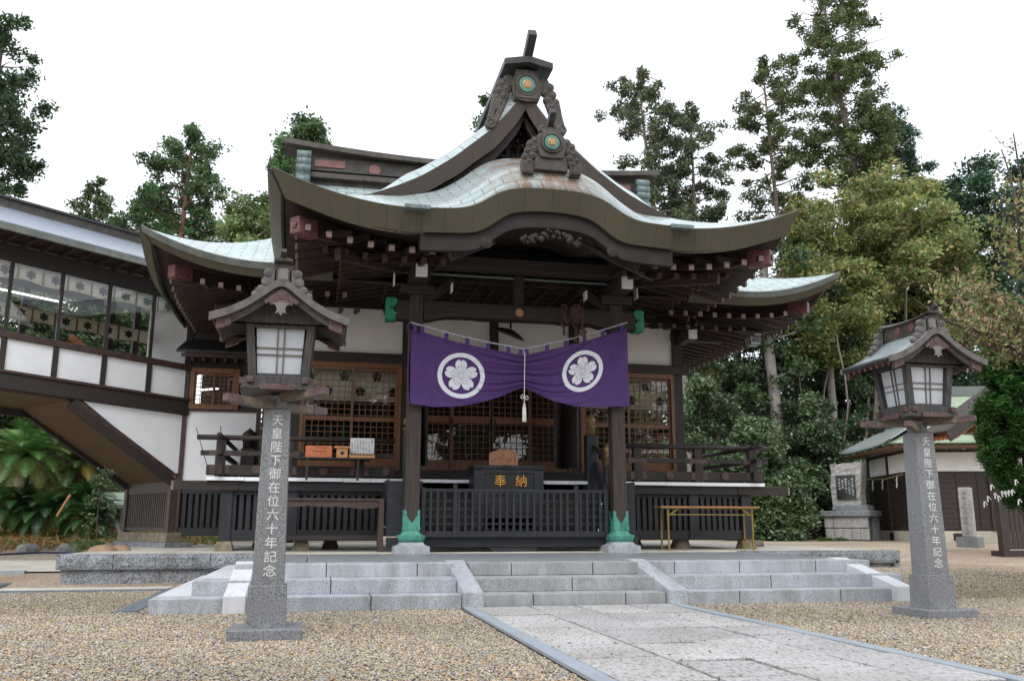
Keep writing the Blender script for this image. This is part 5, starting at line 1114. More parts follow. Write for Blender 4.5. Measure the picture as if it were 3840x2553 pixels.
    for sx in (-1, 1):
        for y in (-.12, .12): m = MB(); m.lathe((sx * .045, y, 3.17), [(.05, 0), (.05, .006)], 14, 'y'); m.map(lambda v, y=y, sx=sx: Vector((sx * .046 + sx * abs(v.y - y), y + (v.x - sx * .045), v.z))); B(m, 'ridge_medallion', pinkc)
    return T
lantern((-3.89, 8.34, 0), 'tall inscribed stone lantern on the left seen nearly square on, overlapping the bench')
lantern((3.06, 8.79, -.005), 'tall inscribed stone lantern on the right showing two sides in front of the gravel')
# ---------------------------------------------------------------- covered corridor (bridge) on the left
KC = Vector((-6.35, 20.0, 0)); EC = Vector((-.836, -.549, 0)).normalized(); NC = Vector((.549, -.836, 0)).normalized()
CR = thing('covered_corridor', tuple(KC), 'raised glazed wooden corridor with blue grey roof joining the hall from the left', 'corridor')
SL = .05
def cw_(v): return KC + EC * v.x + NC * v.y + Vector((0, 0, v.z + SL * v.x))   # local: x along (left), y towards viewer, z up
def cb(m, name, mat, parent=None, smooth=False, **k):
    m.map(cw_); return m.build(name, mat, parent or CR, smooth, **k)
LT = 8.2; DP = 2.2
tv = [.87 + .925 * k for k in range(8)]
cb(MB().box(-.05, LT, -.03, .10, 3.25, 3.54), 'floor_beam', woodH, bevel=.01)
cb(MB().box(-.05, LT, -.02, .13, 3.545, 3.60), 'beam_trim', M('dark_red_trim', (.055, .028, .024), .55, .3, 6), bevel=.004)
a = 0.02
for t in tv:
    cb(MB().box(a + .05, t - .05, .02, .05, 3.605, 4.20), 'plaster_panel', plaster); a = t
    cb(MB().box(t - .05, t + .05, .01, .09, 3.60, 4.20), 'post', woodV)
cb(MB().box(-.05, LT, -.02, .11, 4.205, 4.33), 'window_sill', M('dark_red_trim', ()), bevel=.006)
cb(MB().box(-.05, LT, -.02, .09, 5.70, 6.0), 'window_head', woodH)
for i, t in enumerate([.02] + tv):
    cb(MB().box(t - .03, t + .03, .0, .06, 4.33, 5.70), 'window_post', woodV)
    if i: cb(MB().box(([.02] + tv)[i - 1] + .03, t - .03, .022, .028, 4.33, 5.70), 'window_pane', glassm)
# interior: floor, far glazed side, cloths
cb(MB().box(0, LT, -DP, 0, 3.40, 3.55), 'floor', woodS)
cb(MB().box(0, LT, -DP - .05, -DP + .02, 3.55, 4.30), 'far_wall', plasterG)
for t in tv[::2] + [.3]: cb(MB().box(t - .06, t + .06, -DP - .05, -DP + .05, 4.30, 6.0), 'far_post', woodV)
cb(MB().box(-.06, 0, -DP, -.02, 3.56, 5.95), 'end_panel', plaster); cb(MB().box(.0, .04, -DP, -.02, 4.0, 4.1), 'end_rail', woodV)
cb(MB().box(0, LT, -DP, 0, 5.98, 6.02), 'ceiling', lampin)
cb(MB().box(1.1, LT, -DP, -DP + .06, 5.8, 6.0), 'far_head', woodH)
for (yy, z0, z1) in ((-.10, 5.40, 5.69), (-DP + .12, 5.08, 5.38)):
    m = MB(); n = 90; vs = []
    for i in range(n + 1):
        t = .05 + (LT - .1) * i / n; y = yy + .012 * math.sin(i * .9); zz = .025 * math.sin(i * .55)
        vs += [(t, y, z0 + zz), (t, y, z1), (t, y - .004, z1), (t, y - .004, z0 + zz)]
    m.add(vs, [(4 * i + k, 4 * i + (k + 1) % 4, 4 * i + 4 + (k + 1) % 4, 4 * i + 4 + k) for i in range(n) for k in range(4)])
    v = cb(m, 'cloth_valance', cream, smooth=True)
    m = MB()
    for k in range(18):
        t = .28 + k * .46; m.box(t - .02, t + .02, yy + .014, yy + .018, z0 - .01, z1)
    cb(m, 'cloth_stripes', stripeb, v); m = MB()
    for k in range(17):
        t = .51 + k * .46; p = sakura(.095, 6, .92); n = len(p); z = (z0 + z1) / 2
        m.add([(t + a_, yy + .02, z + b_) for a_, b_ in p] + [(t, yy + .02, z)], [(i, n, (i + 1) % n) for i in range(n)])
    cb(m, 'cloth_emblems', darkem, v)
cb(MB().box(2.3, 3.5, -1.2, -1.16, 5.40, 5.43), 'tube_lamp', tube_m)
m = MB(); m.bar((2.35, -.35, 4.55), (1.75, -.35, 4.16), .10, .12); m.box(1.45, 1.62, -.4, -.25, 4.1, 4.36); cb(m, 'inner_handrail', orangew)
# roof
def crf(s, t, side=1):
    y = .92 - t * 2.12; z = 6.14 + .40 * (t * 2.12) + .035 * (t * 2.12) ** 2
    return cw_(Vector((LT - (LT + 1.0 - .25 * t) * s, y, z)))
surf('roof', crf, 40, 8, corrm, CR, thick=.03)
surf('far_roof', lambda s, t: cw_(Vector((-1.0 + (LT + 1.0) * s, -3.3 + t * 2.12, 6.14 + .4 * t * 2.12 + .035 * (t * 2.12) ** 2))), 40, 8, corrm, CR, thick=.03)
cb(MB().box(-1.0, LT, .88, .94, 6.00, 6.13), 'eave_fascia', M('grey_green_lip', ()))
cb(MB().box(-.9, LT, .0, .90, 6.06, 6.08), 'soffit', woodR)
m = MB(); m.box(-.9, LT, -1.30, -1.10, 6.95, 7.02); o = cb(m, 'ridge_base', MATS['grey_green_lip']); cb(MB().box(-.9, LT, -1.27, -1.13, 7.02, 7.30), 'ridge_wall', bronze); cb(MB().box(-.95, LT, -1.32, -1.08, 7.29, 7.34), 'ridge_cap', bronzeD)
q = MB(); q.lathe((.62, -1.12, 7.13), [(.075, 0), (.075, .02), (.06, .03)], 16, 'y'); cb(q, 'ridge_medallion', pinkc)
for k in range(26): cb(MB().box(-.6 + k * .34, -.54 + k * .34, .05, .86, 5.98, 6.055), 'rafter', woodR)
q = MB(); q.tube([(1.0, .98, 6.05), (.2, .98, 6.03), (-.9, .98, 6.00)], .035, 8); cb(q, 'gutter', bronzeD, smooth=True)
for t in (.9, .1): q = MB(); q.tube([(t, .9, 6.06), (t, 1.03, 6.0), (t, .98, 5.93)], .008, 6); cb(q, 'gutter_hook', bronzeD)
# raked base: white triangle, diagonal soffit, slatted foot
q = MB(); q.add([(2.10, .03, 3.24), (.06, .03, 3.24), (.06, .03, 2.0), (.22, .03, 2.0), (2.10, -.02, 3.24), (.06, -.02, 3.24), (.06, -.02, 2.0), (.22, -.02, 2.0)], [(0, 1, 2, 3), (7, 6, 5, 4), (0, 4, 5, 1), (2, 6, 7, 3), (3, 7, 4, 0), (1, 5, 6, 2)]); cb(q, 'raked_wall', plaster)
q = MB(); q.bar((2.28, .0, 3.24), (.18, .0, 1.98), .13, .10, up=(0, 0, 1)); q.bar((.25, 0, 1.99), (-.02, 0, 1.99), .10, .04); cb(q, 'raked_trim', MATS['dark_red_trim'])
q = MB(); q.bar((2.34, .0, 3.14), (.16, .0, 1.83), .16, .16, up=(0, 0, 1)); cb(q, 'raked_beam', woodH)
q = MB(); q.bar((2.55, -DP, 3.22), (.14, -DP, 1.78), .12, .16, up=(0, 0, 1)); cb(q, 'raked_beam', woodH)
q = MB(); q.add([(2.42, .0, 3.20), (.12, .0, 1.80), (.12, -DP, 1.80), (2.55, -DP, 3.20), (2.42, .0, 3.24), (.12, .0, 1.84), (.12, -DP, 1.84), (2.55, -DP, 3.24)], [(0, 1, 2, 3), (7, 6, 5, 4), (0, 4, 5, 1), (1, 5, 6, 2), (2, 6, 7, 3), (3, 7, 4, 0)])
cb(q, 'raked_soffit', woodS); cb(MB().box(2.4, LT, -DP, 0, 3.2, 3.26), 'under_floor', woodS); cb(MB().box(2.4, LT, -DP - .05, -DP + .06, 3.05, 3.26), 'far_floor_beam', woodH)
SL = 0
GBR = M('grey_brown_slats', (.060, .045, .036), .6, .35, 4, (10, 10, .8), .3)
cb(MB().box(.10, .17, -DP, .02, 1.62, 1.84), 'foot_rail', GBR); cb(MB().box(.10, .17, -DP, .02, .83, .90), 'foot_rail', GBR)
for y in (-DP, -.02): cb(MB().box(.06, .20, y - .07, y + .07, .80, 1.84), 'foot_post', GBR)
m = MB(); y = -DP + .1
while y < -.1: m.box(.12, .155, y, y + .05, .9, 1.62); y += .092
cb(m, 'foot_slats', GBR); cb(MB().box(-.3, .09, -DP, 0, .85, 1.8), 'foot_backing', darkroom)
cb(MB().box(-.2, .24, -DP - .15, .12, .60, .80), 'ground_sill', oliveStone, bevel=.01); cb(MB().box(-.3, .30, -DP - .25, .2, .40, .60), 'foot_stone', granR, bevel=.01)
# ---------------------------------------------------------------- link room between corridor and hall
AX = thing('link_room', (-5.4, 20, .5), 'white plastered link room with lattice window between corridor and shrine hall', 'annex')
MB().box(-6.30, -4.86, 20.0, 20.06, 1.82, 3.34).build('plaster_panel', plaster, AX)
for x, w_ in ((-6.36, .06), (-4.82, .045)): MB().box(x - w_, x + w_, 19.94, 20.1, .75, 5.3).build('post', M('dark_red_trim', ()), AX, bevel=.005)
MB().box(-6.3, -4.86, 19.95, 20.06, 3.34, 3.39).build('window_ledge', MATS['dark_red_trim'], AX); MB().box(-6.3, -4.86, 19.95, 20.05, 1.74, 1.82).build('wall_sill', woodH, AX)
MB().box(-5.26, -4.86, 20.0, 20.05, 3.39, 5.3).build('wall_board', woodV, AX); MB().box(-6.3, -5.26, 20.0, 20.05, 4.28, 5.3).build('wall_board', woodV, AX)
MB().box(-5.02, -4.9, 19.99, 20.06, 3.9, 4.24).build('plaster_panel', plaster, AX)
m = MB(); m.box(-6.28, -6.19, 19.93, 20.05, 3.39, 4.28); m.box(-5.37, -5.26, 19.93, 20.05, 3.39, 4.28); m.box(-6.19, -5.37, 19.93, 20.05, 4.18, 4.28); m.box(-6.19, -5.37, 19.92, 20.05, 3.39, 3.47); m.build('window_frame', brown, AX)
for x0, x1, y in ((-6.19, -5.77, 19.97), (-5.80, -5.37, 20.01)): screen(x0, x1, 3.47, 4.18, y, 4, 7, parent=AX, stile=.04)
MB().box(-6.2, -5.3, 21.2, 21.25, 3.2, 4.4).build('inner_wall', lampin, AX); MB().box(-6.1, -5.35, 20.7, 20.75, 3.96, 3.99).build('tube_lamp', tube_m, AX).rotation_euler = (0, R(-7), 0)
q = MB(); q.add([(-6.55, 19.55, 4.60), (-5.0, 19.55, 4.60), (-5.0, 20.0, 4.92), (-6.40, 20.0, 4.92), (-6.55, 19.55, 4.54), (-5.0, 19.55, 4.54), (-5.0, 20.0, 4.86), (-6.40, 20.0, 4.86)], [(0, 1, 2, 3), (7, 6, 5, 4), (0, 4, 5, 1), (1, 5, 6, 2), (2, 6, 7, 3), (3, 7, 4, 0)]); q.build('pent_roof', corrm if False else bronzeD, AX)
MB().box(-6.45, -5.0, 19.58, 19.64, 4.46, 4.53).build('eave_board', MATS['dark_red_trim'], AX)
for k in range(6): MB().box(-6.25 + k * .22, -6.19 + k * .22, 19.62, 19.98, 4.38, 4.45).build('rafter', woodPost, AX)
for a, b in ((-6.32, -5.40),):
    MB().box(a, b, 19.98, 20.04, 1.60, 1.74).build('skirt_rail', woodBH, AX); MB().box(a, b + .3, 19.94, 20.06, .73, .90).build('ground_beam', woodBH, AX)
    m = MB(); x = a + .06
    while x < b: m.box(x, x + .075, 19.99, 20.03, .9, 1.6); x += .125
    m.build('skirt_slats', woodB, AX); MB().box(a, b, 20.2, 20.22, .8, 1.7).build('skirt_backing', darkroom, AX)
q = MB().box(-4.75, -4.3, 20.0, 20.08, 1.8, 4.0); q.build('side_door', brown, AX)
# thin iron rods leaning at the rail end
for k, (a, b) in enumerate((((736, 1603), (778, 1750)), ((828, 1597), (828, 1640)))):
    p1, p2 = at(*a, 16.95), at(*b, 16.95); o = MB().tube([p1, p2], .008, 6).build('iron_rod', iron, None); tag(o, ['long thin iron rod leaning across the left end of the veranda railing', 'short thin iron rod standing on the left corner of the railing'][k], 'rod')
# ---------------------------------------------------------------- right background: office building
OB = thing('shrine_office', (16.5, 27, .42), 'low dark brown building with sage green sheet roof behind the right lantern', 'building')
C0 = at(3430, 2032, 27.5); C0.z = 0; dA = (at(3296, 2022, 31.0) - at(3430, 2032, 27.5)); dA.z = 0; LA = dA.length; dA.normalize(); dB = Vector((-dA.y, dA.x, 0)) * -1
if dB.x < 0: dB = -dB
def ob(v): return C0 + dA * v.x + dB * v.y + Vector((0, 0, v.z))              # x along left face (away), y along right face
def obb(m, name, mat, parent=None, **k): m.map(ob); return m.build(name, mat, parent or OB, **k)
LA = 4.2; LB = 9.0; zb = .36
foundm = M('cream_foundation', (.50, .47, .38), .8, .12, 2, bump=.1); bwood = M('brown_stained_board', (.036, .024, .019), .55, .3, 4, (6, 6, 1))
obb(MB().box(-.02, LA, -.02, LB, zb - .1, zb + .42), 'foundation', foundm)
for y in (1.3, 5.4): obb(MB().box(-.04, -.015, y, y + .45, zb + .1, zb + .35), 'vent', iron)
obb(MB().box(1.9, 2.3, -.045, -.015, zb + .1, zb + .35), 'vent', iron)
obb(MB().box(0, LA, 0, .1, zb + .42, zb + 3.2), 'wall', bwood); obb(MB().box(0, .1, 0.1, LB, zb + .42, zb + 3.2), 'wall', bwood)
m = MB()
for k in range(9): m.box(-.02, -.001, .15 + k * .7, .18 + k * .7, zb + .5, zb + 2.4)
for k in range(12): m.box(-.012, -.001, .1, LB, zb + .5 + k * .17, zb + .512 + k * .17)
obb(m, 'board_battens', M('dark_batten', (.026, .015, .012), .6), OB); m = MB()
for k in range(30): m.box(.35 + k * .12, .375 + k * .12, -.03, -.002, zb + .6, zb + 2.2)
for k in range(15): m.box(.3, LA - .2, -.026, -.004, zb + .6 + k * .11, zb + .62 + k * .11)
obb(m, 'lattice', bwood)
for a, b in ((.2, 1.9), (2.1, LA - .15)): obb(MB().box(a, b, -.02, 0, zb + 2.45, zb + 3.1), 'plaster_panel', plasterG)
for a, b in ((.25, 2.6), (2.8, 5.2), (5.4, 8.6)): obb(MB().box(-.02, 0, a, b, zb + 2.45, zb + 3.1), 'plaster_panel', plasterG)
for x in (0, 2.0, LA - .05): obb(MB().box(x - .07, x + .07, -.06, .05, zb + .42, zb + 3.2), 'post', woodPost)
for y in (0, 2.7, 5.3): obb(MB().box(-.06, .05, y - .07, y + .07, zb + .42, zb + 3.2), 'post', woodPost)
ow = 1.0; ze = zb + 3.35
surf('roof', lambda s, t: ob(Vector((-ow + t * (LA / 2 + ow), -ow * .9 + (1.7 * min(1, t * 2.1)) + s * (LB + ow - 1.7 * min(1, t * 2.1)), ze + 2.1 * (.75 * t + .25 * t * t)))), 30, 10, annexm, OB, thick=.05)
surf('end_roof', lambda s, t: ob(Vector((-ow + t * 1.35 + (LA + 2 * ow - 2.7 * t) * (1 - s), -ow * .9 + t * 1.7, ze + 1.0 * t + .14 * (2 * s - 1) ** 4 * (1 - t)))), 24, 6, MATS['sage_green_roof_sheet'] if False else tiles('grey_green_roof_sheet', ((.30, .35, .33), (.33, .38, .36)), 3.2, .2, .012, (.12, .14, .13), .45, stain=(.26, .3, .28)), OB, thick=.05)
q = MB(); q.add([(.5, .72, ze + .95), (LA - .5, .72, ze + .95), (LA / 2, .72, ze + 2.0), (.5, .8, ze + .95), (LA - .5, .8, ze + .95), (LA / 2, .8, ze + 2.0)], [(0, 1, 2), (5, 4, 3), (0, 3, 4, 1), (1, 4, 5, 2), (2, 5, 3, 0)]); obb(q, 'gable_wall', bwood)
for sx in (0, 1):
    q = MB(); q.bar((LA / 2, .5, ze + 2.12), ((-.1, LA + .1)[sx], .5, ze + .62), .08, .26, up=(0, 0, 1)); obb(q, 'bargeboard', bwood)
obb(MB().box(LA / 2 - .15, LA / 2 + .15, .4, LB, ze + 2.0, ze + 2.35), 'ridge', MATS['grey_green_roof_sheet'])
obb(MB().box(-.9, -.1, -.75, LB, ze - .14, ze - .06), 'soffit', brownD); obb(MB().box(-.8, LA + .8, -.8, -.1, ze - .15, ze - .07), 'soffit', brownD)
# hanging paper streamers on a straw rope
sr = thing('sacred_rope', tuple(ob(Vector((2, -.15, zb + 2.3)))), 'thin straw rope with white zigzag papers across the lattice doors of the office', 'rope')
q = MB(); q.tube([(.2, -.12, zb + 2.36), (2.0, -.14, zb + 2.28), (LA - .1, -.12, zb + 2.38)], .018, 6); obb(q, 'straw_rope', M('straw', (.35, .27, .13), .9), sr)
for x in (.7, 2.2, 3.3):
    q = MB()
    for k in range(4): q.add([(x + .05 * (k % 2), -.15 - .004 * k, zb + 2.3 - k * .09), (x + .11 + .05 * (k % 2), -.15 - .004 * k, zb + 2.3 - k * .09), (x + .09 + .05 * (k % 2), -.152 - .004 * k, zb + 2.18 - k * .09), (x - .02 + .05 * (k % 2), -.152 - .004 * k, zb + 2.18 - k * .09)], [(0, 1, 2, 3)])
    obb(q, 'zigzag_paper', paper, sr)
# gate-like roofed structure at the right edge
GB = thing('roofed_board_wall', tuple(at(3760, 2040, 19.0)), 'dark board fence with gabled roof and rafters at the right edge behind the conifer', 'shelter')
g0 = at(3730, 1800, 18.5); gx = g0.x; gbz = gz(gx, 18.5)
MB().box(gx, gx + .16, 18.45, 18.61, gbz, 3.9).build('post', bwood, GB); MB().box(gx + 2.4, gx + 2.56, 18.45, 18.61, gbz, 3.9).build('post', bwood, GB)
m = MB(); 
for k in range(18): m.box(gx + .18 + k * .13, gx + .28 + k * .13, 18.5, 18.53, gbz + .15, 2.2)
m.build('board_fence', bwood, GB); MB().box(gx + .16, gx + 2.4, 18.48, 18.56, 2.2, 2.32).build('fence_rail', bwood, GB); MB().box(gx - .1, gx + 2.8, 18.35, 18.75, gbz - .02, gbz + .12).build('ground_sill', bwood, GB)
pa, pb = at(3545, 1640, 18.0), at(3760, 1480, 18.0); dd = (pb - pa); pc = pa + dd * 1.5
for y in (17.9, 18.8):
    q = MB(); q.bar((pa.x, y, pa.z), (pc.x, y, pc.z), .07, .22); q.build('bargeboard', bwood, GB)
q = MB(); q.bar((pa.x - .05, 18.35, pa.z + .13), (pc.x, 18.35, pc.z + .13), .95, .04); q.build('roof', bronze, GB)
for k in range(6): q = MB(); y = 18.0 + k * .15; q.bar((pa.x + .25, y, pa.z + .02), (pc.x, y, pc.z - .15), .07, .09); q.build('rafter', orangew, GB)
MB().box(pa.x + .8, pc.x, 17.95, 18.75, pa.z + .16, pa.z + .30).build('cross_beam', brownD, GB)
# stone marker post and memorial stele
px = at(3640, 2050, 22.0); zg = gz(px.x, 22.0)
mk = thing('stone_marker', (px.x, 22.0, zg), 'square inscribed stone marker post standing in front of the dark office wall', 'stone post')
mrot = Matrix.Rotation(R(-56), 3, 'Z')
def mkb(m, name, mat, **k): m.map(lambda v: mrot @ v + Vector((px.x, 22.0, zg))); return m.build(name, mat, mk, **k)
mkb(MB().box(-.28, .28, -.28, .28, -.02, .26), 'base_block', granD, bevel=.01); mkb(MB().box(-.15, .15, -.15, .15, .26, 1.62), 'shaft', granS, bevel=.025)
m = MB(); column(m, '御即位記念植樹之碑', 0, 1.52, -.155, .12, .135); mkb(m, 'inscription', M('faint_carved_letters', (.20, .19, .18), .9))
px = at(3200, 2018, 30.0); zg = gz(px.x, 30)
ms = thing('memorial_stele', (px.x, 30.0, zg), 'rough pale standing stone with black inscribed plaque on a block base', 'monument')
mrot2 = Matrix.Rotation(R(-54), 3, 'Z')
def msb(m, name, mat, **k): m.map(lambda v: mrot2 @ (v * 1.22) + Vector((px.x, 30.0, zg))); return m.build(name, mat, ms, **k)
m = MB(); rough(m, -.66, .66, -.45, .0, .34, 5, .03); rough(m, -.66, .66, -.45, .35, .69, 6, .03); m.box(-.66, .66, -.44, .45, 0, .69); msb(m, 'base_blocks', granR)
m = MB()
for k in range(5): m.box(-.63 + k * .262, -.50 + k * .262 + .12, -.483, -.44, .01, .33); m.box(-.66 + k * .262, -.40 + k * .262, -.481, -.44, .36, .68)
msb(m, 'base_facing', granS, bevel=.02); msb(MB().box(-.74, .74, -.56, .5, .69, .86), 'cap_slab', granR, bevel=.03)
msb(MB().box(-.35, .62, -.3, .2, .86, 1.02), 'plinth', granR, bevel=.01)
pts = []; rr = random.Random(4)
m = MB(); nx, nz = 10, 16; X0 = lambda z: -.50 + .03 * math.sin(z * 5); 
def stp(i, j, f):
    z = .90 + 1.36 * j / nz; xa, xb = -.48 + .02 * math.sin(z * 7), .46 + .05 * math.sin(z * 3 + 1) - .02; x = xa + (xb - xa) * i / nx
    z += .05 * (i / nx) * (j / nz) + .015 * math.sin(i * 1.7) * (j == nz); return x, z
for f, y in ((0, -.22), (1, .22)):
    for j in range(nz + 1):
        for i in range(nx + 1): x, z = stp(i, j, f); m.v.append((x + rr.uniform(-.008, .008), y + rr.uniform(-.02, .02), z))
W_ = nx + 1; N1 = W_ * (nz + 1)
m.f = [(j * W_ + i, j * W_ + i + 1, (j + 1) * W_ + i + 1, (j + 1) * W_ + i) for j in range(nz) for i in range(nx)] + [(N1 + (j + 1) * W_ + i, N1 + (j + 1) * W_ + i + 1, N1 + j * W_ + i + 1, N1 + j * W_ + i) for j in range(nz) for i in range(nx)]
for j in range(nz): m.f += [(j * W_, (j + 1) * W_, N1 + (j + 1) * W_, N1 + j * W_), (j * W_ + nx, N1 + j * W_ + nx, N1 + (j + 1) * W_ + nx, (j + 1) * W_ + nx)]
for i in range(nx): m.f += [(nz * W_ + i, nz * W_ + i + 1, N1 + nz * W_ + i + 1, N1 + nz * W_ + i)]
msb(m, 'standing_stone', granS)
msb(MB().box(-.30, .28, -.265, -.235, 1.20, 1.92), 'plaque', M('black_polished_stone', (.02, .022, .024), .2, .2, 9))
m = MB(); rt_ = random.Random(2)
for k in range(5): column(m, ['梅が香に昔を', 'しのぶ宮の', '春風ぞ吹く', '朝の庭', '平成の記'][k], .20 - k * .10, 1.84 - .05 * (k % 2), -.268, .075, .09)
msb(m, 'plaque_writing', MATS['white_carved_letters'])
lp = thing('log_pile', tuple(at(2930, 2003, 31)), 'small pile of cut pale branches lying on the gravel before the trees', 'branches'); b = at(2930, 2003, 31); b.z = gz(b.x, 31)
for k in range(9): MB().tube([(b.x - .8 + rr.uniform(-.3, .3), 31 + rr.uniform(-.4, .4), b.z + .05 + .02 * k), (b.x + .7 + rr.uniform(-.4, .4), 31 + rr.uniform(-.4, .4), b.z + .06 + .02 * k)], rr.uniform(.02, .05), 7).build('branch', barkL, lp)
sl_ = MB().tube([(5.9, 18.6, .55), (6.25, 18.7, .55)], .09, 10).build('short_log', barkG, None); tag(sl_, 'short round log lying behind the right corner foundation stone', 'log')
# ---------------------------------------------------------------- vegetation
def leaves(cent, size, cols, up=.35, asp=1.9, jit=.25, sizes=None, droop=0.):
    n = len(cent); d = rng.normal(size=(n, 3)); d[:, 2] *= (1 - up); d[:, 2] -= droop; d /= np.linalg.norm(d, axis=1)[:, None] + 1e-9
    u = rng.normal(size=(n, 3)); u[:, 2] += up * 2; r = np.cross(d, u); r /= np.linalg.norm(r, axis=1)[:, None] + 1e-9
    s = size * rng.uniform(.7, 1.3, n) if sizes is None else sizes
    a = d * (s * asp / 2)[:, None]; b = r * (s / 2)[:, None]; nn = np.cross(d, r) * (s * .18)[:, None]
    V = np.stack([cent - a, cent + b + nn, cent + a, cent - b + nn], 1).reshape(-1, 3)
    F = np.arange(n * 4).reshape(-1, 4)
    c = np.asarray(cols)[rng.integers(0, len(cols), n)] * rng.uniform(1 - jit, 1 + jit, (n, 1)); C = np.repeat(c, 4, 0)
    return V, F, C
def foliage(name, parent, cl, per, size, cols, mat=None, clump_cols=True, **k):
    """cl: rows of x,y,z,rx,ry,rz ; leaves gather towards the shell of every clump"""
    cl = np.array(cl); n = len(cl); d = rng.normal(size=(n, per, 3)); d /= np.linalg.norm(d, axis=2)[..., None]
    r = rng.random((n, per, 1)) ** .55 * np.where(rng.random((n, per, 1)) < .28, rng.uniform(1, 1.65, (n, per, 1)), 1); P = cl[:, None, :3] + d * r * cl[:, None, 3:6]
    V, F, C = leaves(P.reshape(-1, 3), size, cols, **k)
    if clump_cols: C = C * np.repeat(rng.uniform(.68, 1.32, n), per * 4)[:, None]
    V = V - np.array(wl(parent)); me = fastmesh(name, V, F, C, mat or leafm, 4); o = bpy.data.objects.new(name, me); COL.objects.link(o); o.parent = parent; return o
GD = [(.040, .085, .034), (.055, .11, .038), (.075, .135, .045), (.030, .065, .032), (.095, .12, .045)]          # dark conifer
GC = [(.075, .13, .055), (.12, .185, .08), (.08, .15, .055), (.19, .25, .13), (.052, .092, .044)]        # glossy camellia
GL = [(.10, .17, .055), (.14, .20, .075), (.075, .14, .045), (.18, .22, .09)]                                      # light leaf
GY = [(.25, .29, .095), (.31, .30, .09), (.20, .265, .09), (.34, .28, .11), (.23, .28, .095), (.15, .23, .08)]   # autumn yellow-green
def limb(m, p0, p1, r0, r1, n=6, wob=.06, seg=7):
    p0, p1 = Vector(p0), Vector(p1); L_ = (p1 - p0).length; pts = []; rs = []
    ph = [random.uniform(0, 6) for _ in range(3)]
    for i in range(n + 1):
        t = i / n; w_ = L_ * wob * math.sin(t * math.pi); pts.append(p0.lerp(p1, t) + Vector((math.sin(ph[0] + t * 4) * w_, math.sin(ph[1] + t * 4) * w_, math.sin(ph[2] + t * 3) * w_ * .5))); rs.append(r0 + (r1 - r0) * t)
    m.tube(pts, rs, seg); return pts
def conifer(px, py_top, Y, spread, label, h_frac=.62, cols=GD, bark=barkG, nb=34, per=210, leaf=.13, trunk_px=None, lean=0, group='tall conifers rising behind the shrine', droop=.25, r0=.28, sparse=1., profile=None, cs=.55, base_z=.5):
    top = at(px, py_top, Y); bx_ = (at(trunk_px, py_top, Y).x if trunk_px else top.x)
    T = thing('conifer_tree', (bx_, Y, base_z), label, 'tree', group); h = top.z - base_z
    m = MB(); pts = [Vector((bx_ + (top.x - bx_) * t + .15 * math.sin(t * 5 + px), Y + .1 * math.sin(t * 7), base_z + h * t)) for t in np.linspace(0, .985, 14)]
    m.tube(pts, [r0 * (1 - .93 * i / 13) + .02 for i in range(14)], 9); m.build('trunk', bark, T, True)
    cl = []; m = MB()
    for k in range(nb):
        t = 1 - h_frac * ((k + .5) / nb) ** .9; a = k * 2.399 + random.uniform(-.4, .4)
        pf = (profile(1 - t) if profile else min(1, ((1 - t) * h / 2.4) ** .55)); L_ = spread * pf * random.uniform(.55, 1.08)
        c = pts[min(12, int(t * 13))]; s_ = Vector((c.x, c.y, base_z + h * t * .985)); e_ = s_ + Vector((math.cos(a) * L_, math.sin(a) * L_, L_ * random.uniform(-.12, .38)))
        bp2 = limb(m, s_, e_, .055 * (1.3 - t) + .02, .012, 5, .05, 5)
        if random.random() > sparse: continue
        nc = max(1, int(L_ / cs * 1.1))
        for j in range(nc):
            u = .35 + .65 * (j + .7) / nc; q = s_.lerp(e_, min(1.02, u)); rr_ = cs * random.uniform(.65, 1.15)
            cl.append((q.x + random.gauss(0, .2), q.y + random.gauss(0, .2), q.z + random.gauss(0, .28), rr_, rr_, rr_ * random.uniform(.55, .95)))
    for k in range(4): cl.append((top.x + random.gauss(0, .15), Y, top.z - .15 - k * .3, cs * .6, cs * .6, cs * .6))
    m.build('branches', bark, T, True); foliage('crown', T, cl, per, leaf, cols, droop=droop, asp=2.3); return T
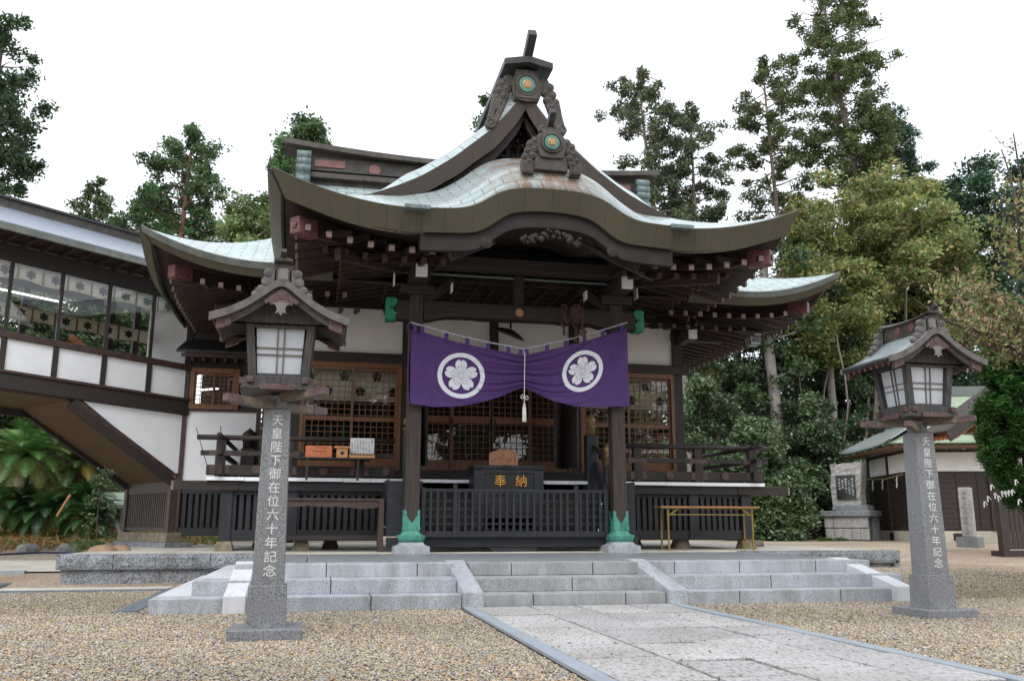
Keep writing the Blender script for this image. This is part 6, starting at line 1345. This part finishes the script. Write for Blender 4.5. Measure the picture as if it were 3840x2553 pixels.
def broadleaf(cx, ctop_, cbot_, Y, wpx, label, cols=GL, bark=barkG, ncl=60, per=260, leaf=.12, name='broadleaf_tree', group=None, stems=3, mat=None, trunk_px=None, rc=.75, sparse=0, shape=1., depth=1.0, base=None, r0=.16, **k):
    top, bot = at(cx, ctop_, Y), at(cx, cbot_, Y); hw = (at(cx + wpx / 2, ctop_, Y) - at(cx - wpx / 2, ctop_, Y)).length / 2
    x0 = at(trunk_px or cx, cbot_, Y).x; zb_ = gz(x0, Y) if base is None else base; T = thing(name, (x0, Y, zb_), label, 'tree', group)
    cen = Vector((top.x, Y, (top.z + bot.z) / 2)); hz = (top.z - bot.z) / 2; cl = []; m = MB(); k_ = 0
    while len(cl) < ncl:
        d = np.array([random.gauss(0, 1) for _ in range(3)]); d /= np.linalg.norm(d); r_ = random.random() ** .4
        z = d[2] * r_; wr = (1 - .25 * shape * max(0, z)) ; q = cen + Vector((d[0] * r_ * (hw - rc * .5) * wr, d[1] * r_ * (hw - rc * .5) * depth, z * (hz - rc * .4)))
        s_ = rc * random.uniform(.6, 1.15); cl.append((q.x, q.y, q.z, s_, s_, s_ * .6)); k_ += 1
    forks = []
    for i in range(stems):
        a = 2 * math.pi * i / stems + .5; base_ = Vector((x0 + math.cos(a) * .12 * (stems > 1), Y + math.sin(a) * .12, zb_)); fk = Vector((cen.x + math.cos(a) * hw * .3, Y + math.sin(a) * hw * .3, cen.z - hz * .25 + random.uniform(-.3, .5)))
        limb(m, base_, fk, r0, r0 * .55, 7, .05, 8); forks.append(fk)
    for c in cl[::2]:
        f_ = min(forks, key=lambda v: (v - Vector(c[:3])).length); limb(m, f_.lerp(cen, .2), c[:3], r0 * .3, .012, 5, .08, 5)
    m.build('trunk', bark, T, True); foliage('crown', T, cl, per, leaf, cols, mat, **k); return T
def shrub(cx, py_top, Y, wpx, label, cols=GC, ncl=34, per=420, leaf=.085, name='shrub', group='dark evergreen shrubs lining the court', mat=None, zbase=None, rc=.55):
    top = at(cx, py_top, Y); hw = (at(cx + wpx / 2, 1900, Y) - at(cx - wpx / 2, 1900, Y)).length / 2; zb_ = gz(top.x, Y) if zbase is None else zbase
    T = thing(name, (top.x, Y, zb_), label, 'shrub', group); h = top.z - zb_; cl = []; m = MB()
    for i in range(ncl):
        a = random.uniform(0, 6.283); u = random.random() ** .5; z = random.uniform(.10, 1) ; w_ = math.sqrt(max(0, 1 - max(0, (z - .35) / .68) ** 2)) * (.80 + .2 * min(1, z / .3))
        s_ = rc * random.uniform(.7, 1.2); q = (top.x + math.cos(a) * u * hw * w_, Y + math.sin(a) * u * hw * w_ * .8, zb_ + z * (h - s_ * .5)); cl.append((*q, s_, s_, s_ * .65))
        if i % 3 == 0: limb(m, (top.x + random.uniform(-.3, .3) * hw, Y, zb_), q, .035, .01, 4, .05, 5)
    m.build('stems', barkD, T, True); foliage('leaf_mass', T, cl, per, leaf, cols, mat or glossleaf); return T
# tall trees against the sky
conifer(30, 62, 34, 2.1, 'tall dark conifer at the far left edge with leaning trunk', .52, [(.055, .11, .045), (.07, .13, .05), (.045, .085, .045), (.09, .15, .06)], barkD, 56, 130, .085, trunk_px=-60, cs=.46, droop=.3, sparse=.9)
conifer(355, 668, 46, 1.75, 'short dark conifer left of the wide pine behind the corridor roof', .40, [(.075, .12, .045), (.10, .155, .05), (.13, .16, .055), (.055, .09, .045)], barkD, 26, 150, .09, cs=.46)
conifer(730, 472, 40, 2.3, 'wide conifer with reddish trunk above the left rear eave', .42, [(.075, .15, .055), (.095, .18, .065), (.06, .12, .05), (.12, .19, .075)], barkR, 50, 120, .085, trunk_px=725, cs=.44, r0=.3, droop=.1, sparse=.92)
conifer(560, 690, 43, 1.9, 'bushy green conifer filling the gap left of the reddish trunk', .42, [(.07, .155, .055), (.095, .185, .06)], barkR, 32, 150, .095, cs=.5, droop=.1)
broadleaf(975, 690, 1050, 36, 330, 'light green leafy tree beside the tip of the left rear eave', [(.16, .25, .09), (.22, .30, .12), (.12, .20, .07), (.27, .31, .14)], ncl=46, per=200, leaf=.10, group=None, rc=.6)
broadleaf(1150, 430, 900, 42, 270, 'round mid green tree behind the left end of the main ridge', [(.09, .17, .06), (.12, .22, .075), (.07, .13, .055), (.16, .25, .10)], ncl=90, per=300, leaf=.11, rc=.6)
broadleaf(1835, 330, 900, 40, 200, 'narrow green treetop just left of the high gable ridge', GL, ncl=40, per=260, leaf=.11, shape=2, rc=.5)
GO = [(.095, .145, .085), (.125, .18, .10), (.08, .12, .07), (.18, .175, .07)]
conifer(2400, 258, 43, 2.5, 'tall open conifer left of the pair right of the gable', .44, GO, barkG, 56, 105, .095, trunk_px=2500, cs=.45, r0=.28, sparse=.9)
conifer(2590, 385, 43, 2.1, 'shorter open conifer right of the pair right of the gable', .42, GO, barkG, 50, 110, .095, trunk_px=2610, cs=.45, r0=.25, sparse=.88)
conifer(2860, 215, 42, 2.4, 'slender half bare conifer left of the tallest tree', .46, [(.09, .135, .055), (.115, .155, .06), (.16, .145, .055), (.065, .10, .045)], barkG, 54, 115, .095, trunk_px=2925, cs=.48, r0=.26, sparse=.78)
conifer(3085, -70, 42, 3.1, 'tallest conifer with thick grey trunk reaching the top edge', .40, [(.095, .15, .055), (.125, .18, .065), (.18, .17, .06), (.075, .115, .05)], barkG, 80, 120, .095, trunk_px=3230, cs=.53, r0=.44, sparse=.9)
conifer(3330, 425, 43, 2.7, 'dark spreading conifer right of the tallest trunk', .28, [(.045, .10, .055), (.06, .125, .065)], barkD, 36, 150, .085, trunk_px=3220, cs=.42, r0=.22)
broadleaf(3230, 600, 1350, 36.5, 780, 'wide autumn tree with yellow green leaves and several pale stems right of the hall', GY, barkG, 210, 270, .11, stems=4, trunk_px=3230, rc=.85, r0=.085, depth=.6, jit=.3)
broadleaf(3060, 900, 1420, 35, 520, 'lower autumn tree in front with orange tinted leaves', GY, barkG, 90, 250, .105, stems=3, trunk_px=3080, rc=.75, r0=.06, depth=.6)
broadleaf(3660, 560, 1500, 38, 560, 'dense dark evergreen behind the right lantern', [(.040, .095, .046), (.055, .125, .055), (.075, .16, .07)], barkD, 150, 330, .12, mat=glossleaf, rc=.9, depth=.7)
broadleaf(3420, 1000, 1750, 40, 660, 'dark evergreen filling the ground behind the right lantern roof', [(.038, .09, .042), (.052, .12, .052)], barkD, 120, 320, .12, mat=glossleaf, rc=.95, depth=.6)
broadleaf(2800, 1130, 1700, 37, 520, 'open green tree seen under the right eave of the hall', GC, barkD, 80, 230, .11, rc=.7, depth=.8)
broadleaf(3080, 1180, 1750, 41, 560, 'deep green tree behind the autumn trees', GD, barkD, 90, 260, .12, rc=.8, depth=.8)
broadleaf(3480, 640, 1400, 41, 420, 'dark evergreen crown filling the gap behind the autumn tree', [(.045, .11, .05), (.06, .14, .06), (.08, .17, .07)], barkD, 90, 260, .12, mat=glossleaf, rc=.85, depth=.5)
broadleaf(3850, 540, 1300, 22, 200, 'dark treetop cut by the right edge of the view', [(.05, .10, .065), (.075, .13, .08)], barkD, 40, 280, .09, rc=.5)
for k, (px_, Y_, r_, mt, lb) in enumerate(((2935, 35, .30, barkL, 'thick pale trunk in the wood right of the hall'), (2690, 36, .24, barkR, 'reddish trunk in the wood just right of the hall'), (2815, 40, .2, barkD, 'dark thin trunk between the pale and reddish trunks'), (3150, 36, .22, barkL, 'pale trunk behind the autumn tree'), (2600, 38, .22, barkL, 'pale trunk beside the right wall of the hall'), (3030, 41, .16, barkD, 'dark thin trunk right of the thick pale trunk'))):
    b = at(px_, 1900, Y_); T = thing('forest_tree', (b.x, Y_, .5), lb, 'tree', 'trunks in the wood on the right'); m = MB(); e_ = at(px_ - 40, 900, Y_)
    pts = limb(m, (b.x, Y_, .3), (b.x - .2, Y_, 13.5), r_, r_ * .6, 10, .01, 10); m.build('trunk', mt, T, True); m = MB(); cl = []
    for j in range(12):
        z = random.uniform(6.5, 13.5); a = random.uniform(0, 6.28); L_ = random.uniform(1, 2.4); q = (b.x + math.cos(a) * L_, Y_ + math.sin(a) * L_, z + .5); limb(m, (b.x - .1, Y_, z), q, .05, .012, 4, .05, 5); cl.append((*q, .7, .7, .5))
    m.build('branches', mt, T, True); foliage('crown', T, cl, 200, .12, GD)
# evergreen shrubs along the right
for px_, t_, Y_, w_, lb in ((2640, 1420, 33, 330, 'shrub against the right wall of the hall with pale new leaves'), (2840, 1560, 32, 330, 'tall dark shrub second from the hall on the right'), (3010, 1480, 34, 340, 'tallest dark shrub behind the log pile'), (3085, 1590, 33.5, 270, 'rounded glossy shrub just left of the stele'), (3290, 1640, 35, 320, 'broad shrub rising behind the stele'),
                            (2740, 1700, 30.5, 260, 'low dark shrub at the corner of the veranda'), (3010, 1720, 31.8, 250, 'low dense shrub at the foot of the tall one'), (2900, 1790, 30.2, 230, 'small round shrub at the gravel edge left of the stele'), (3420, 1450, 39, 420, 'large shrub behind the office roof'), (3200, 1330, 37.5, 430, 'tall evergreen mass rising directly behind the stele'), (3370, 1380, 38, 330, 'evergreen mass between the stele and the office roof'), (3000, 1300, 39, 600, 'very large evergreen mass behind the shrubs'), (2640, 1250, 42, 500, 'large evergreen mass seen past the hall corner')):
    shrub(px_, t_, Y_, w_, lb, ncl=44)
# dark wood floor edge behind the shrubs
wd = MB(); 
for k in range(26): x = 12 + k * .62; y = 35 + rr.uniform(-.6, 1.2); wd.tube([(x, y, .4), (x + rr.uniform(-.1, .1), y, 3.4)], rr.uniform(.03, .08), 6)
wo = wd.build('thicket_stems', barkD, None); tag(wo, 'many thin dark stems of undergrowth at the foot of the wood', 'undergrowth', kind='stuff')
# wood that closes the view (reads as one mass)
cl = []
for k in range(420): 
    x = rr.uniform(6, 60); cl.append((x, rr.uniform(46, 58), rr.uniform(.8, 8.5 + 1.5 * math.sin(x * .4)), 1.5, 1.5, 1.0))
fw = bpy.data.objects.new('far_wood', None); COL.objects.link(fw); fo = foliage('far_wood_mass', fw, cl, 170, .30, GD); mw = fo.matrix_world.copy(); fo.parent = None; bpy.data.objects.remove(fw); fo.name = 'far_wood'; tag(fo, 'distant dark wood behind the trees on the right', 'wood', kind='stuff')
cl = []
for k in range(330):
    x = rr.uniform(-48, 2); cl.append((x, rr.uniform(44, 56), rr.uniform(.5, 5.8), 1.5, 1.5, 1.0))
fw = bpy.data.objects.new('far_wood', None); COL.objects.link(fw); fo = foliage('far_wood_mass', fw, cl, 170, .28, [(.06, .12, .045), (.085, .15, .055), (.11, .17, .06)]); fo.parent = None; bpy.data.objects.remove(fw); fo.name = 'far_wood'; tag(fo, 'distant green wood seen under the corridor on the left', 'wood', kind='stuff')
# left side behind the corridor
for px_, t_, Y_, w_, lb in ((60, 985, 33, 560, 'large green tree crown seen through the corridor windows at left'), (330, 1010, 34, 520, 'green tree crown seen through the middle corridor windows'), (560, 1040, 35, 420, 'green tree crown seen through the right corridor windows')):
    broadleaf(px_, t_, 1640, Y_, w_, lb, [(.05, .10, .04), (.075, .13, .05), (.04, .08, .03), (.10, .13, .05)], barkG, 55, 300, .11, group='trees behind the corridor', rc=.75)
for px_, t_, Y_, w_, lb in ((90, 1480, 30.5, 420, 'leafy hedge bush behind the tall cycad'), (420, 1560, 31, 380, 'dark bush behind the small cycads'), (-60, 1500, 30, 300, 'hedge bush at the far left edge')):
    shrub(px_, t_, Y_, w_, lb, [(.04, .09, .03), (.06, .12, .035), (.03, .06, .022)], 40, 380, .09, group='bushes behind the cycads')
def cycad(px_, py_c, Y, L_, n, label, trunk=True, up=.25, cols=((.07, .18, .045), (.12, .27, .07), (.20, .34, .11))):
    c = at(px_, py_c, Y); zg = gz(c.x, Y); T = thing('cycad', (c.x, Y, zg), label, 'cycad', 'cycads in the fern bed on the left')
    if trunk: MB().tube([(c.x, Y, zg), (c.x, Y, c.z)], [.17, .14], 10).build('trunk', M('shaggy_trunk', (.09, .06, .035), .95, .4, 14, bump=1), T)
    V = []; C = []; cc_ = np.array(cols)
    for k in range(n):
        a = k * 2.399; e0 = math.radians(75 - 95 * (k / n) ** 1.1); d = np.array([math.cos(a), math.sin(a)]); p = np.array([c.x, Y, c.z]); l_ = L_ * random.uniform(.85, 1.1); S = 16; el = e0; col = cc_[random.randrange(len(cc_))] * random.uniform(.8, 1.25)
        side = np.array([-d[1], d[0], 0])
        if k > n * .85: col = col * .4 + np.array([.22, .15, .03]) * .6
        for s_ in range(S):
            st_ = l_ / S; dv = np.array([d[0] * math.cos(el), d[1] * math.cos(el), math.sin(el)]); p2 = p + dv * st_; el -= .085 * (1.2 - up)
            wl_ = .21 * L_ * math.sin(math.pi * min(1, (s_ + 1.2) / (S + .8))) ** .6
            for sg in (-1, 1):
                for h in (0, .5):
                    q = p + dv * st_ * h; tip = q + side * sg * wl_ + dv * wl_ * .55 + np.array([0, 0, wl_ * .25]); V += [q, q + dv * .034, tip, q - np.array([0, 0, .004])]; C += [col] * 4
            V += [p - side * .008, p + side * .008, p2 + side * .006, p2 - side * .006]; C += [col * .8] * 4; p = p2
    V = np.array(V) - np.array(wl(T)); me = fastmesh('fronds', V, np.arange(len(V)).reshape(-1, 4), np.array(C), glossleaf, 4); o = bpy.data.objects.new('fronds', me); COL.objects.link(o); o.parent = T
cycad(95, 1715, 25.5, 1.45, 60, 'tall cycad with wide arching crown at the far left')
cycad(290, 1745, 26, 1.1, 44, 'cycad with yellowing fronds half hidden by the corridor base', cols=((.05, .10, .025), (.12, .14, .03), (.2, .16, .03)))
cycad(50, 1905, 25.0, 1.15, 56, 'low dark cycad clump under the tall one', False, .1, ((.035, .11, .035), (.06, .15, .045)))
cycad(180, 1925, 24.8, 1.0, 50, 'low dark cycad clump next to the leaning stake', False, .1, ((.05, .13, .045), (.08, .18, .06)))
cycad(325, 1880, 24.8, .95, 54, 'low cycad clump right of the leaning stake', False, .1, ((.045, .13, .04), (.07, .18, .05)))
cycad(350, 1945, 24.0, .9, 46, 'smallest cycad clump beside the little green roof', False, .1, ((.05, .13, .045), (.08, .18, .05)))
stk = MB().tube([at(214, 1935, 23.6), at(264, 1855, 23.9)], .035, 8).build('wooden_stake', orangeL, None); tag(stk, 'pale wooden stake leaning between the cycads', 'stake')
# fern litter bed and edging rocks
V = []; C = []; n = 5200; pal = np.array([(.48, .27, .09), (.60, .38, .15), (.36, .20, .08), (.20, .26, .08), (.14, .24, .06)])
xx_ = rng.uniform(-17, -5.8, n); yy_ = rng.uniform(22.4, 27.0, n); P = np.stack([xx_, yy_, np.array([gz(a_, b_) for a_, b_ in zip(xx_, yy_)]) + rng.uniform(0.02, .20, n)], 1)
V, F, C = leaves(P, .05, pal, up=.3, asp=7); me = fastmesh('fern_litter', V, F, C, leafm, 4); o = bpy.data.objects.new('fern_litter', me); COL.objects.link(o); tag(o, 'dry orange fern litter under the cycads', 'litter', kind='stuff')
for k in range(13):
    x = -16.5 + k * .85 + rr.uniform(-.1, .1); y = 22.2 + rr.uniform(-.08, .08); q = MB(); s_ = rr.uniform(.20, .30); q.lathe((x, y, gz(x, y) - .08), [(s_ * .9, 0), (s_, .08), (s_ * .85, .17), (s_ * .5, .23), (.02, .25)], 9); q.v = [(a_ + rr.uniform(-.03, .03), b_ + rr.uniform(-.03, .03), c_ + rr.uniform(-.015, .015)) for a_, b_, c_ in q.v]
    o = q.build('edging_rock', rockm, None, bevel=.02); tag(o, '%s grey rock counting from the left in the row edging the fern bed' % ('first second third fourth fifth sixth seventh eighth ninth tenth eleventh twelfth thirteenth'.split()[k]), 'rock', 'rocks edging the fern bed')
# little green roofed shrine behind
p = at(415, 1870, 27.5); gh = thing('small_shrine', (p.x, 27.5, gz(p.x, 27.5)), 'little wooden shrine with pale green curved roof beyond the cycads', 'shrine')
surf('roof', lambda s, t: (p.x - .55 + 1.1 * s + .12 * (2 * s - 1) * (1 - t), 26.9 + t * .6, p.z - .28 + .5 * t ** .8 + .06 * (2 * s - 1) ** 4), 12, 6, annexm, gh, thick=.05, uvs=2)
MB().box(p.x - .6, p.x + .6, 27.45, 27.6, p.z + .2, p.z + .28).build('ridge', bronze, gh); MB().box(p.x - .35, p.x + .35, 27.2, 27.9, gz(p.x, 27.5), p.z - .1).build('body', woodPost, gh)
for z in (-.75, -.9): MB().box(p.x + .1, p.x + .9, 26.8, 26.85, p.z + z, p.z + z + .05).build('rail', orangeL, gh)
# saplings and stone by the platform corner, hose
sp = thing('young_sapling', tuple(at(362, 2040, 18.5)), 'thin young sapling with glossy dark leaves left of the slatted foot', 'sapling'); b = at(362, 2040, 18.5)
m = MB(); pts = limb(m, b, b + Vector((.02, 0, 1.5)), .016, .005, 6, .03, 6); cl = [(b.x + rr.gauss(0, .13), 18.5 + rr.gauss(0, .12), b.z + rr.uniform(.15, 1.5), .13, .13, .09) for k in range(16)]
for c in cl: limb(m, (b.x, 18.5, c[2] - .08), c[:3], .006, .003, 3, .03, 4)
m.build('stem', barkD, sp, True); foliage('leaves', sp, cl, 26, .045, GC, glossleaf)
gt = thing('grass_tuft', tuple(at(325, 2050, 17.8)), 'tuft of green fern at the left corner of the platform', 'tuft'); b = at(325, 2062, 17.8)
foliage('blades', gt, [(b.x + rr.uniform(-.2, .2), 17.8 + rr.uniform(-.1, .1), b.z + .08, .14, .1, .12) for _ in range(8)], 60, .018, GL, asp=7)
for k, (px_, w_) in enumerate(((385, .26), (448, .22))):
    b = at(px_, 2062, 17.6 + k * .3); q = MB(); q.lathe((b.x, 17.6 + k * .3, b.z - .1), [(w_, 0), (w_ * 1.02, .08), (w_ * .8, .15), (w_ * .4, .19), (.02, .2)], 11); o = q.build('brown_rock', M('tan_rock', (.30, .20, .13), .85, .3, 4, bump=.8), None, True); tag(o, ['broad tan rock at the rear left corner of the platform', 'smaller tan rock beside the foot stone of the corridor'][k], 'rock')
m = MB(); hp = [(-20, 20.3), (-14, 19.9), (-11, 20.1), (-10.2, 20.3), (-9.9, 20.9), (-9.2, 21.4), (-8.4, 21.2), (-7.8, 20.6)]; hp2 = [Vector((a_, b_, gz(a_, b_) + .03)) for a_, b_ in hp]
m.tube([hp2[i].lerp(hp2[i + 1], t) for i in range(len(hp2) - 1) for t in (0, .5)] + [hp2[-1]], .022, 7); o = m.build('garden_hose', hose, None, True); tag(o, 'blue garden hose lying across the gravel at the left', 'hose')
# grass at the stele foot
gp = at(3120, 2030, 29.3); o = foliage('grass_tuft', None, [(gp.x + rr.uniform(-.5, .5), 29.2 + rr.uniform(-.1, .2), gz(gp.x, 29.2) + .03, .16, .12, .08) for _ in range(12)], 110, .02, [(.08, .17, .03), (.06, .13, .03)], asp=5); tag(o, 'patch of green grass at the foot of the stele base', 'grass', kind='stuff')
# conifer bush at the right edge with folded paper fortunes tied on
cbp = Vector((at(3835, 1600, 12.0).x, 12.0, 0)); CB = thing('conifer_bush', (cbp.x, 12.0, gz(cbp.x, 12)), 'bright green clipped conifer with paper fortunes at the right edge', 'conifer'); cl = []
def cbx_(z): return .66 * (1 - max(0, (z - 2.0) / 1.5) ** 2) ** .5 if z < 3.45 else .05
zs0, zs1 = at(3740, 1900, 12.0).z, at(3780, 1215, 12).z
for k in range(330):
    z = rr.uniform(zs0, zs1); t = (z - zs0) / (zs1 - zs0); w_ = .60 * (min(1, t * 3 + .35)) * math.sqrt(max(.02, 1 - max(0, (t - .45) / .56) ** 2)); a_ = rr.uniform(0, 6.28); u = rr.random() ** .35
    cl.append((cbp.x + math.cos(a_) * w_ * u, 12 + math.sin(a_) * w_ * u, z, .13, .13, .17))
foliage('foliage', CB, cl, 420, .018, [(.030, .105, .018), (.05, .15, .025), (.02, .07, .015), (.09, .20, .04)], asp=5, up=.6); MB().tube([(cbp.x, 12, gz(cbp.x, 12) - .1), (cbp.x, 12, zs1 - .4)], .06, 8).build('trunk', barkD, CB)
FORD = 'first second third fourth fifth sixth seventh eighth ninth tenth eleventh'.split()
for k in range(11):
    q = at(3690 + 13 * k, rr.uniform(1790, 1880), 11.45); m = MB(); a_ = rr.uniform(-.6, .6); m.bar(q, q + Vector((.03 * math.sin(a_), 0, -.085)), .018, .01); m.bar(q + Vector((.01, -.005, 0)), q + Vector((.05, 0, -.05)), .014, .008)
    o = m.build('paper_fortune', paper, None); tag(o, 'small folded white paper fortune tied low on the green conifer, %s from the left' % FORD[k], 'paper slip', 'paper fortunes tied on the conifer')
# cherry branches reaching in from the right
def cherry(ends, start, Y, label, cols, per, name='cherry_tree'):
    s0 = at(*start, Y); T = thing(name, (s0.x + 1.5, Y, gz(s0.x + 1.5, Y)), label, 'tree'); m = MB(); tk = Vector((s0.x + 1.5, Y, 0)); limb(m, tk, Vector((s0.x + 1.2, Y, s0.z - .2)), .12, .08, 6, .03, 8); limb(m, (s0.x + 1.2, Y, s0.z - .2), s0, .07, .045, 5, .04, 8); P = []
    for ex, ey, nt in ends:
        e_ = at(ex, ey, Y + random.uniform(-.7, .7)); pts = limb(m, s0, e_, .030, .008, 8, .06, 6)
        for j in range(nt):
            t = random.uniform(.3, 1); q = s0.lerp(e_, t) + Vector((random.gauss(0, .05), random.gauss(0, .1), random.gauss(0, .05))); tw = q + Vector((random.gauss(0, .22), random.gauss(0, .2), random.uniform(-.05, .30))); limb(m, q, tw, .006, .002, 3, .05, 4)
            for i in range(per): u = random.random(); w_ = q.lerp(tw, u); P.append((w_.x + random.gauss(0, .035), w_.y + random.gauss(0, .035), w_.z + random.gauss(0, .035)))
    m.build('branches', barkD, T, True); V, F, C = leaves(np.array(P), .036, cols, asp=1.9, droop=.9, jit=.3); V = V - np.array(wl(T)); me = fastmesh('leaves', V, F, C, leafm, 4); o = bpy.data.objects.new('leaves', me); COL.objects.link(o); o.parent = T
CHC = [(.44, .28, .19), (.32, .33, .13), (.24, .30, .11), (.50, .31, .22), (.20, .27, .09), (.28, .31, .14)]
cherry([(3560, 1075, 44), (3470, 1150, 18), (3640, 1060, 46), (3700, 1120, 40), (3560, 1190, 36), (3650, 1225, 34), (3760, 1170, 36), (3620, 1265, 26), (3740, 1330, 24), (3430, 1120, 7)], (3870, 1345), 9.5, 'cherry tree with pinkish orange autumn leaves reaching in above the right lantern', CHC, 10)
cherry([(3800, 500, 4), (3755, 560, 4), (3800, 760, 22), (3775, 880, 24), (3740, 900, 8), (3810, 980, 18), (3825, 640, 16)], (3880, 1050), 9.2, 'cherry tree with olive autumn leaves along the upper right edge', [(.25, .30, .10), (.32, .31, .12), (.20, .27, .09), (.40, .28, .14)], 8)
# trees on the near side of the court, behind the viewer (seen only in the window glass)
for k, x in enumerate((-26, -17, -9, -1, 8, 17, 27)):
    Y_ = -24 - 3 * (k % 2); h_ = 13 + 3 * (k % 3); T = thing('court_tree', (x, Y_, 0), ['leafy tree across the court reflected in the windows, number %s from the left' % w for w in ('one', 'two', 'three', 'four', 'five', 'six', 'seven')][k], 'tree', 'trees across the court behind the viewer'); m = MB(); limb(m, (x, Y_, 0), (x, Y_, h_ * .7), .35, .15, 8, .02, 8); m.build('trunk', barkG, T, True)
    foliage('crown', T, [(x + rr.gauss(0, 2.1), Y_ + rr.gauss(0, 1.5), rr.uniform(.8, h_), 1.6, 1.4, 1.1) for _ in range(80)], 130, .36, [(.04, .08, .03), (.06, .11, .04)])

n = 380; x_ = rng.uniform(-7, 11, n); y_ = rng.uniform(5.2, 15, n); x_[:40] = rng.uniform(-1.7, .8, 40); y_[:40] = rng.uniform(5.5, 10.5, 40)
P = np.stack([x_, y_, np.array([gz(a_, b_) for a_, b_ in zip(x_, y_)]) + .03], 1); V, F, C = leaves(P, .015, [(.16, .07, .035), (.22, .12, .05), (.10, .05, .03)], up=.75, asp=1.8)
me = fastmesh('fallen_leaves', V, F, C, leafm, 4); o = bpy.data.objects.new('fallen_leaves', me); COL.objects.link(o); tag(o, 'scattered brown fallen leaves and needles on gravel and paving', 'leaves', kind='stuff')
